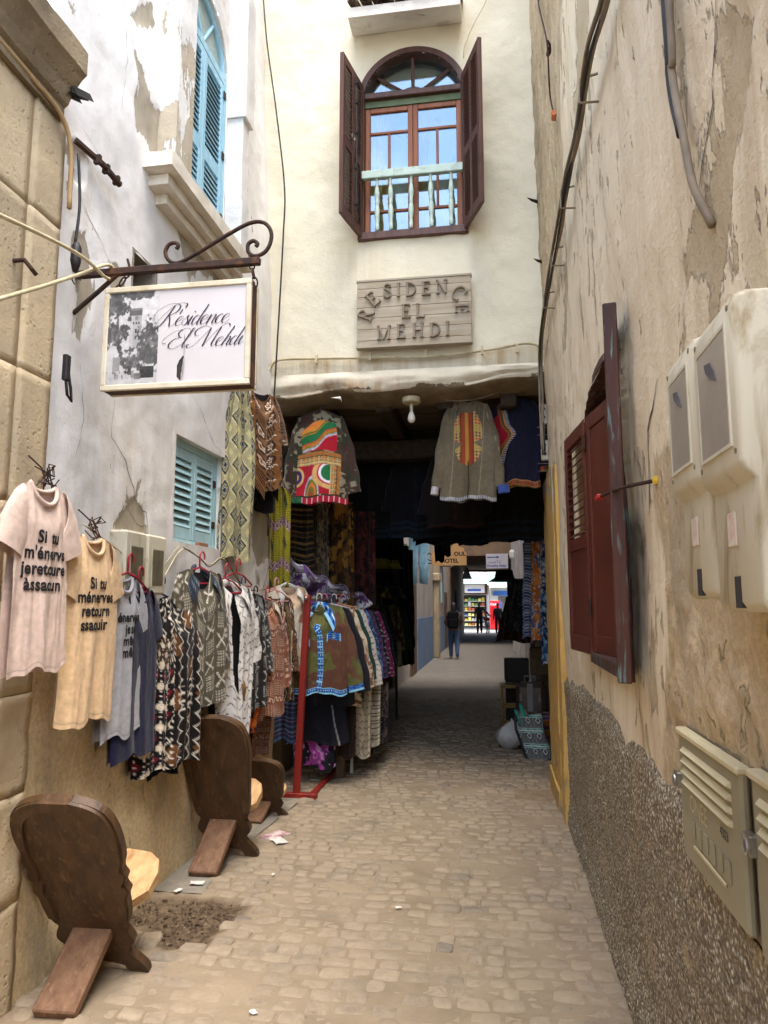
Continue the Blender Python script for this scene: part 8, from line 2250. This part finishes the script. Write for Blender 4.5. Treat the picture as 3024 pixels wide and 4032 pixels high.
MB().box((-2.0, 49.262, 2.56), (-1.1, 49.268, 2.72)).build('sign_stripe', gm[0], s1)
s2 = shop('shuttered_shop', 'street shop with grey roller shutter under a blue fascia', -.50, 8.0, 50.3, 2.85, M['bright_wall'], None)
MB().box((-.3, 50.2, 2.28), (6, 50.29, 2.60)).build('fascia', mottled('blue_fascia', (52, 108, 190), (44, 92, 170), 2, .6), s2)
for k in range(22): MB().cbox((.05, 50.24, .1+k*.098), (2.4, 50.29, .1+k*.098+.09), .012).build('roller_slat', M['case_grey'], s2)
M['roof_green'] = mottled('faded_green_awning', (150, 176, 160), (126, 158, 146), 2, .8, .4, 14, .02, world=True)
MB().add([(-9, 48.8, 3.05), (9, 48.8, 3.05), (9, 52, 3.9), (-9, 52, 3.9)], [(0, 1, 2, 3)]).build('green_roof', M['roof_green'], s2)
fr_ = empty('drinks_fridge', (-.16, 49.0, 0), 0, 'tall red drinks fridge standing in the bright street', 'fridge')
M['fridge_red'] = mottled('fridge_red', (206, 30, 38), (190, 24, 32), 2, .4)
MB().cbox((-.36, -.3, .05), (.30, .35, 1.92), .03).build('body', M['fridge_red'], fr_)
MB().cbox((.305, -.28, .1), (.42, .35, 1.85), .02).build('side_panel', gm[0], fr_)
v, f = text_mesh('Cola', .26, .012); m = MB(); m.add([(-.33+p[0], -.302, 1.62+p[1]*.8) for p in v], f); m.build('lettering', M['white_enamel'], fr_)
MB().box((-.30, -.306, .35), (.24, -.301, 1.50)).build('door_glass', mottled('fridge_door', (180, 24, 34), (150, 20, 30), 3, .25), fr_)
for k, (za, zb, x0, x1) in enumerate(((3.75, 3.55, -2.2, 1.0), (3.62, 3.9, -2.2, 1.0), (3.4, 3.2, -2.2, 1.0), (3.95, 3.3, -2.0, .9))):
    rope('street_wire', ('highest wire across the bright street', 'rising wire across the bright street', 'lowest wire across the bright street', 'slanting wire across the bright street')[k], [(x0, 42.5+k*.8, za), ((x0+x1)/2, 42.5+k*.8, (za+zb)/2-.12), (x1, 42.5+k*.8, zb)], .012, M['black_rubber'], 'wire', 6)
side_a = tag(empty('street_house', (0, 0, 0)), 'pale street house beside the kiosk', 'house'); MB().box((-14, 50, 0), (-7.01, 56, 3.2)).build('wall', M['bright_wall'], side_a)

# ================================================================== PEOPLE
def person(name, label, loc, rz, joints, clothes, skin=(120, 86, 66), H=1.75, hair=(24, 20, 18), hair_len=.12):
    """one continuous skinned body; joints in metres for a 1.75 m figure"""
    root = empty(name, loc, rz, label, 'person')
    k = H/1.75
    J = joints
    verts, edges, rad, idx = [], [], [], {}
    def V(key, p, r):
        idx[key] = len(verts); verts.append(tuple(c*k for c in p)); rad.append((r[0]*k, r[1]*k) if hasattr(r, '__len__') else (r*k, r*k))
    def E(*ks):
        for a, b in zip(ks[:-1], ks[1:]): edges.append((idx[a], idx[b]))
    V('pelvis', J['pelvis'], (.19, .14)); V('waist', J['waist'], (.19, .14)); V('chest', J['chest'], (.21, .15)); V('neck0', J['neck'], .065); V('neck1', J['neck1'], .055)
    V('head0', J['head0'], (.072, .085)); V('head1', J['head1'], (.078, .095)); V('head2', J['head2'], (.06, .075))
    E('pelvis', 'waist', 'chest', 'neck0', 'neck1', 'head0', 'head1', 'head2')
    for s in 'lr':
        V('sh'+s, J['sh'+s], .085); V('el'+s, J['el'+s], .066); V('wr'+s, J['wr'+s], .046)
        d = (np.array(J['wr'+s])-np.array(J['el'+s])); d = d/np.linalg.norm(d)
        V('pa'+s, tuple(np.array(J['wr'+s])+d*.06), (.040, .022))
        E('chest', 'sh'+s, 'el'+s, 'wr'+s, 'pa'+s)
        sd = np.cross(d, (0, 0, 1)) if abs(d[2]) < .9 else np.array((0, 1, 0)); sd = sd/np.linalg.norm(sd)
        base = np.array(J['wr'+s])+d*.075
        for q, (off, ln) in enumerate(((-.027, .07), (-.009, .085), (.009, .08), (.027, .062))):
            V('f%s%d' % (s, q), tuple(base+sd*off+d*.02), .010); V('g%s%d' % (s, q), tuple(base+sd*off*1.1+d*ln), .008); E('pa'+s, 'f%s%d' % (s, q), 'g%s%d' % (s, q))
        V('th'+s, tuple(np.array(J['wr'+s])+sd*.045+d*.05), .010); E('wr'+s, 'th'+s)
        V('hp'+s, J['hp'+s], (.12, .12)); V('kn'+s, J['kn'+s], .09); V('an'+s, J['an'+s], .062); V('to'+s, J['to'+s], (.045, .032))
        E('pelvis', 'hp'+s, 'kn'+s, 'an'+s, 'to'+s)
    # nose
    hd = np.array(J['head0'])*.5+np.array(J['head1'])*.5; V('nose', tuple(hd+np.array(J.get('face', (0, -1, 0)))*.11), .014); E('head0', 'nose')
    me = bpy.data.meshes.new('body'); me.from_pydata(verts, edges, []); me.update()
    m, nt, p = _new('clothing_'+name)
    g = nt.nodes.new('ShaderNodeTexCoord'); sx = nt.nodes.new('ShaderNodeSeparateXYZ'); nt.links.new(g.outputs['Object'], sx.inputs[0])
    zf = mth(nt, 'MULTIPLY', sx.outputs['Z'], .5)
    nt.links.new(ramp(nt, zf, [(z_*k/2, tuple(lin(c))) for z_, c in clothes], 'CONSTANT'), p.inputs['Base Color']); p.inputs['Roughness'].default_value = .9
    bump(nt, p, noise(nt, g.outputs['Object'], 14., 5.), .5, .02)
    b = obj('body', me, m, root)
    mod = b.modifiers.new('skin', 'SKIN'); mod.use_smooth_shade = True
    for i, sv in enumerate(me.skin_vertices[0].data): sv.radius = rad[i]; sv.use_root = (i == 0)
    sub = b.modifiers.new('subsurf', 'SUBSURF'); sub.levels = 1; sub.render_levels = 2
    # hair cap
    hc = np.array(J['head1'])*k; bm = bmesh.new(); bmesh.ops.create_uvsphere(bm, u_segments=20, v_segments=12, radius=1)
    fd = np.array(J.get('face', (0, -1, 0)))
    for v_ in bm.verts:
        c = np.array(v_.co); front = float(np.dot(c, fd)); low = hair_len*(1-front)/1.2 if c[2] < -.1 else 0
        r = np.array((.092, .108, .115)); n_ = .01*math.sin(c[0]*9+c[2]*7)
        if front > .35 and c[2] < .25: r = r*.72
        v_.co = Vector(hc + (c*r*k) + np.array((0, 0, .03-low*(c[2] < -.1)))*k + fd*(-.012) + c*n_)
    hm = bpy.data.meshes.new('hair'); bm.to_mesh(hm); bm.free()
    obj('hair', hm, mottled('hair_'+name, hair, tuple(int(c*.8) for c in hair), 20, .6, .4, 80, .004), root, smooth=True)
    return root
def stand(stride=.18, arms=((-.26, .02), (.26, -.02)), face=(0, 1, 0)):
    f = face[1]
    J = dict(pelvis=(0, 0, .95), waist=(0, 0, 1.10), chest=(0, 0, 1.33), neck=(0, .0, 1.47), neck1=(0, .01*f, 1.53), head0=(0, .02*f, 1.60), head1=(0, .02*f, 1.66), head2=(0, .01*f, 1.72), face=face)
    for s, sg, ph in (('l', -1, 1), ('r', 1, -1)):
        J['sh'+s] = (sg*.19, 0, 1.42); J['el'+s] = (sg*.24, arms[0][1]*ph*2*f, 1.15); J['wr'+s] = (sg*.25, (.05+arms[0][1]*ph*4)*f, .90)
        J['hp'+s] = (sg*.09, 0, .90); J['kn'+s] = (sg*.10, (ph*stride*.6+.03)*f, .50); J['an'+s] = (sg*.10, (ph*stride-.02)*f, .08+.05*(ph < 0)*(stride > .1)); J['to'+s] = (sg*.11, (ph*stride+.13)*f, .04+.02*(ph < 0))
    return J
J = stand(.16); J['ell'] = (-.27, .08, 1.16); J['wrl'] = (-.20, .20, 1.05); J['elr'] = (.26, .05, 1.18); J['wrr'] = (.16, .24, 1.12)
person('person', 'person in a brown jacket and blue jeans walking away with a black backpack', (-1.32, 22.0, .003), R(4), J, [(0, (150, 140, 130)), (.09, (62, 84, 112)), (.90, (96, 78, 66)), (1.30, (58, 48, 44)), (1.5, (34, 28, 26))], H=1.64, hair=(30, 24, 22), hair_len=.30)
bp = empty('backpack', (-1.33, 21.80, 1.02), R(4), 'black backpack on the person walking away', 'backpack')
MB().cbox((-.17, -.12, -.10), (.17, .08, .42), .06).build('pack', mottled('black_nylon', (22, 22, 25), (14, 14, 16), 9, .95, spec=.1), bp); MB().cbox((-.12, -.17, -.06), (.12, -.115, .18), .02).build('front_pocket', bpy.data.materials['black_nylon'], bp)
for x in (-.12, .12): MB().tube([(x, .08, .38), (x, .20, .44), (x, .26, .25), (x, .10, -.02)], .018, 6).build('strap', M['black_rubber'], bp)
J = stand(.14, face=(0, -1, 0)); J['elr'] = (.40, -.06, 1.22); J['wrr'] = (.56, -.18, 1.04)
person('person', 'person in dark clothes pushing a bicycle at the end of the alley', (-1.05, 42.0, .003), R(0), J, [(0, (30, 28, 28)), (.9, (34, 32, 36)), (1.52, (96, 70, 56))], H=1.76, hair_len=.03)
J = stand(.15, face=(0, -1, 0))
person('person', 'person in dark clothes carrying a small bag at the end of the alley', (.0, 42.2, .003), R(0), J, [(0, (26, 26, 28)), (.9, (40, 36, 38)), (1.52, (96, 70, 56))], H=1.70, hair_len=.02)
cb2 = empty('carrier_bag', (.27, 42.1, .55), 0, 'small bag in the hand of the farther right person', 'bag')
MB().lathe([(.03, .30), (.10, .22), (.13, .1), (.11, .0), (.0, -.01)], 12).build('sack', M['black_rubber'], cb2, smooth=True); MB().tube([(-.04, 0, .28), (0, 0, .36), (.04, 0, .28)], .01, 5).build('handle', M['black_rubber'], cb2)
# bicycle (front wheel towards the camera)
bi = empty('bicycle', (-.58, 41.95, 0), R(-6), 'bicycle pushed by the person at the end of the alley', 'bicycle')
for yy in (-.50, .52):
    w = MB().tube([(0, yy+.33*math.cos(t), .34+.33*math.sin(t)) for t in np.linspace(0, 6.283, 33)], .022, 8, False).build('wheel', M['black_rubber'], bi, smooth=True)
    for t in np.linspace(0, 5.5, 8): MB().tube([(0, yy, .34), (0, yy+.32*math.cos(t), .34+.32*math.sin(t))], .004, 4).build('spoke', M['steel'], w)
fm = MB()
for P in ([(0, .52, .34), (0, .10, .30), (0, .22, .85)], [(0, .22, .80), (0, -.32, .82), (0, -.50, .34)], [(0, .10, .30), (0, -.33, .74)], [(0, .52, .34), (0, .20, .76)], [(0, -.32, .82), (0, -.28, 1.0)]): fm.tube(P, .018, 6)
fm.build('frame', M['iron'], bi, smooth=True)
MB().tube([(-.28, -.22, 1.02), (-.1, -.30, 1.04), (.1, -.30, 1.04), (.28, -.22, 1.02)], .015, 6).build('handlebar', M['iron'], bi, smooth=True)
MB().cbox((-.07, .12, .86), (.07, .36, .92), .02).build('saddle', M['black_rubber'], bi)
MB().cbox((-.10, .05, .26), (.10, .15, .29), .004).build('pedal', M['iron'], bi)
MB().cbox((-.16, -.60, .74), (.16, -.38, .92), .02).build('basket', mottled('orange_basket', (170, 96, 50), (140, 76, 40), 9, .7), bi)
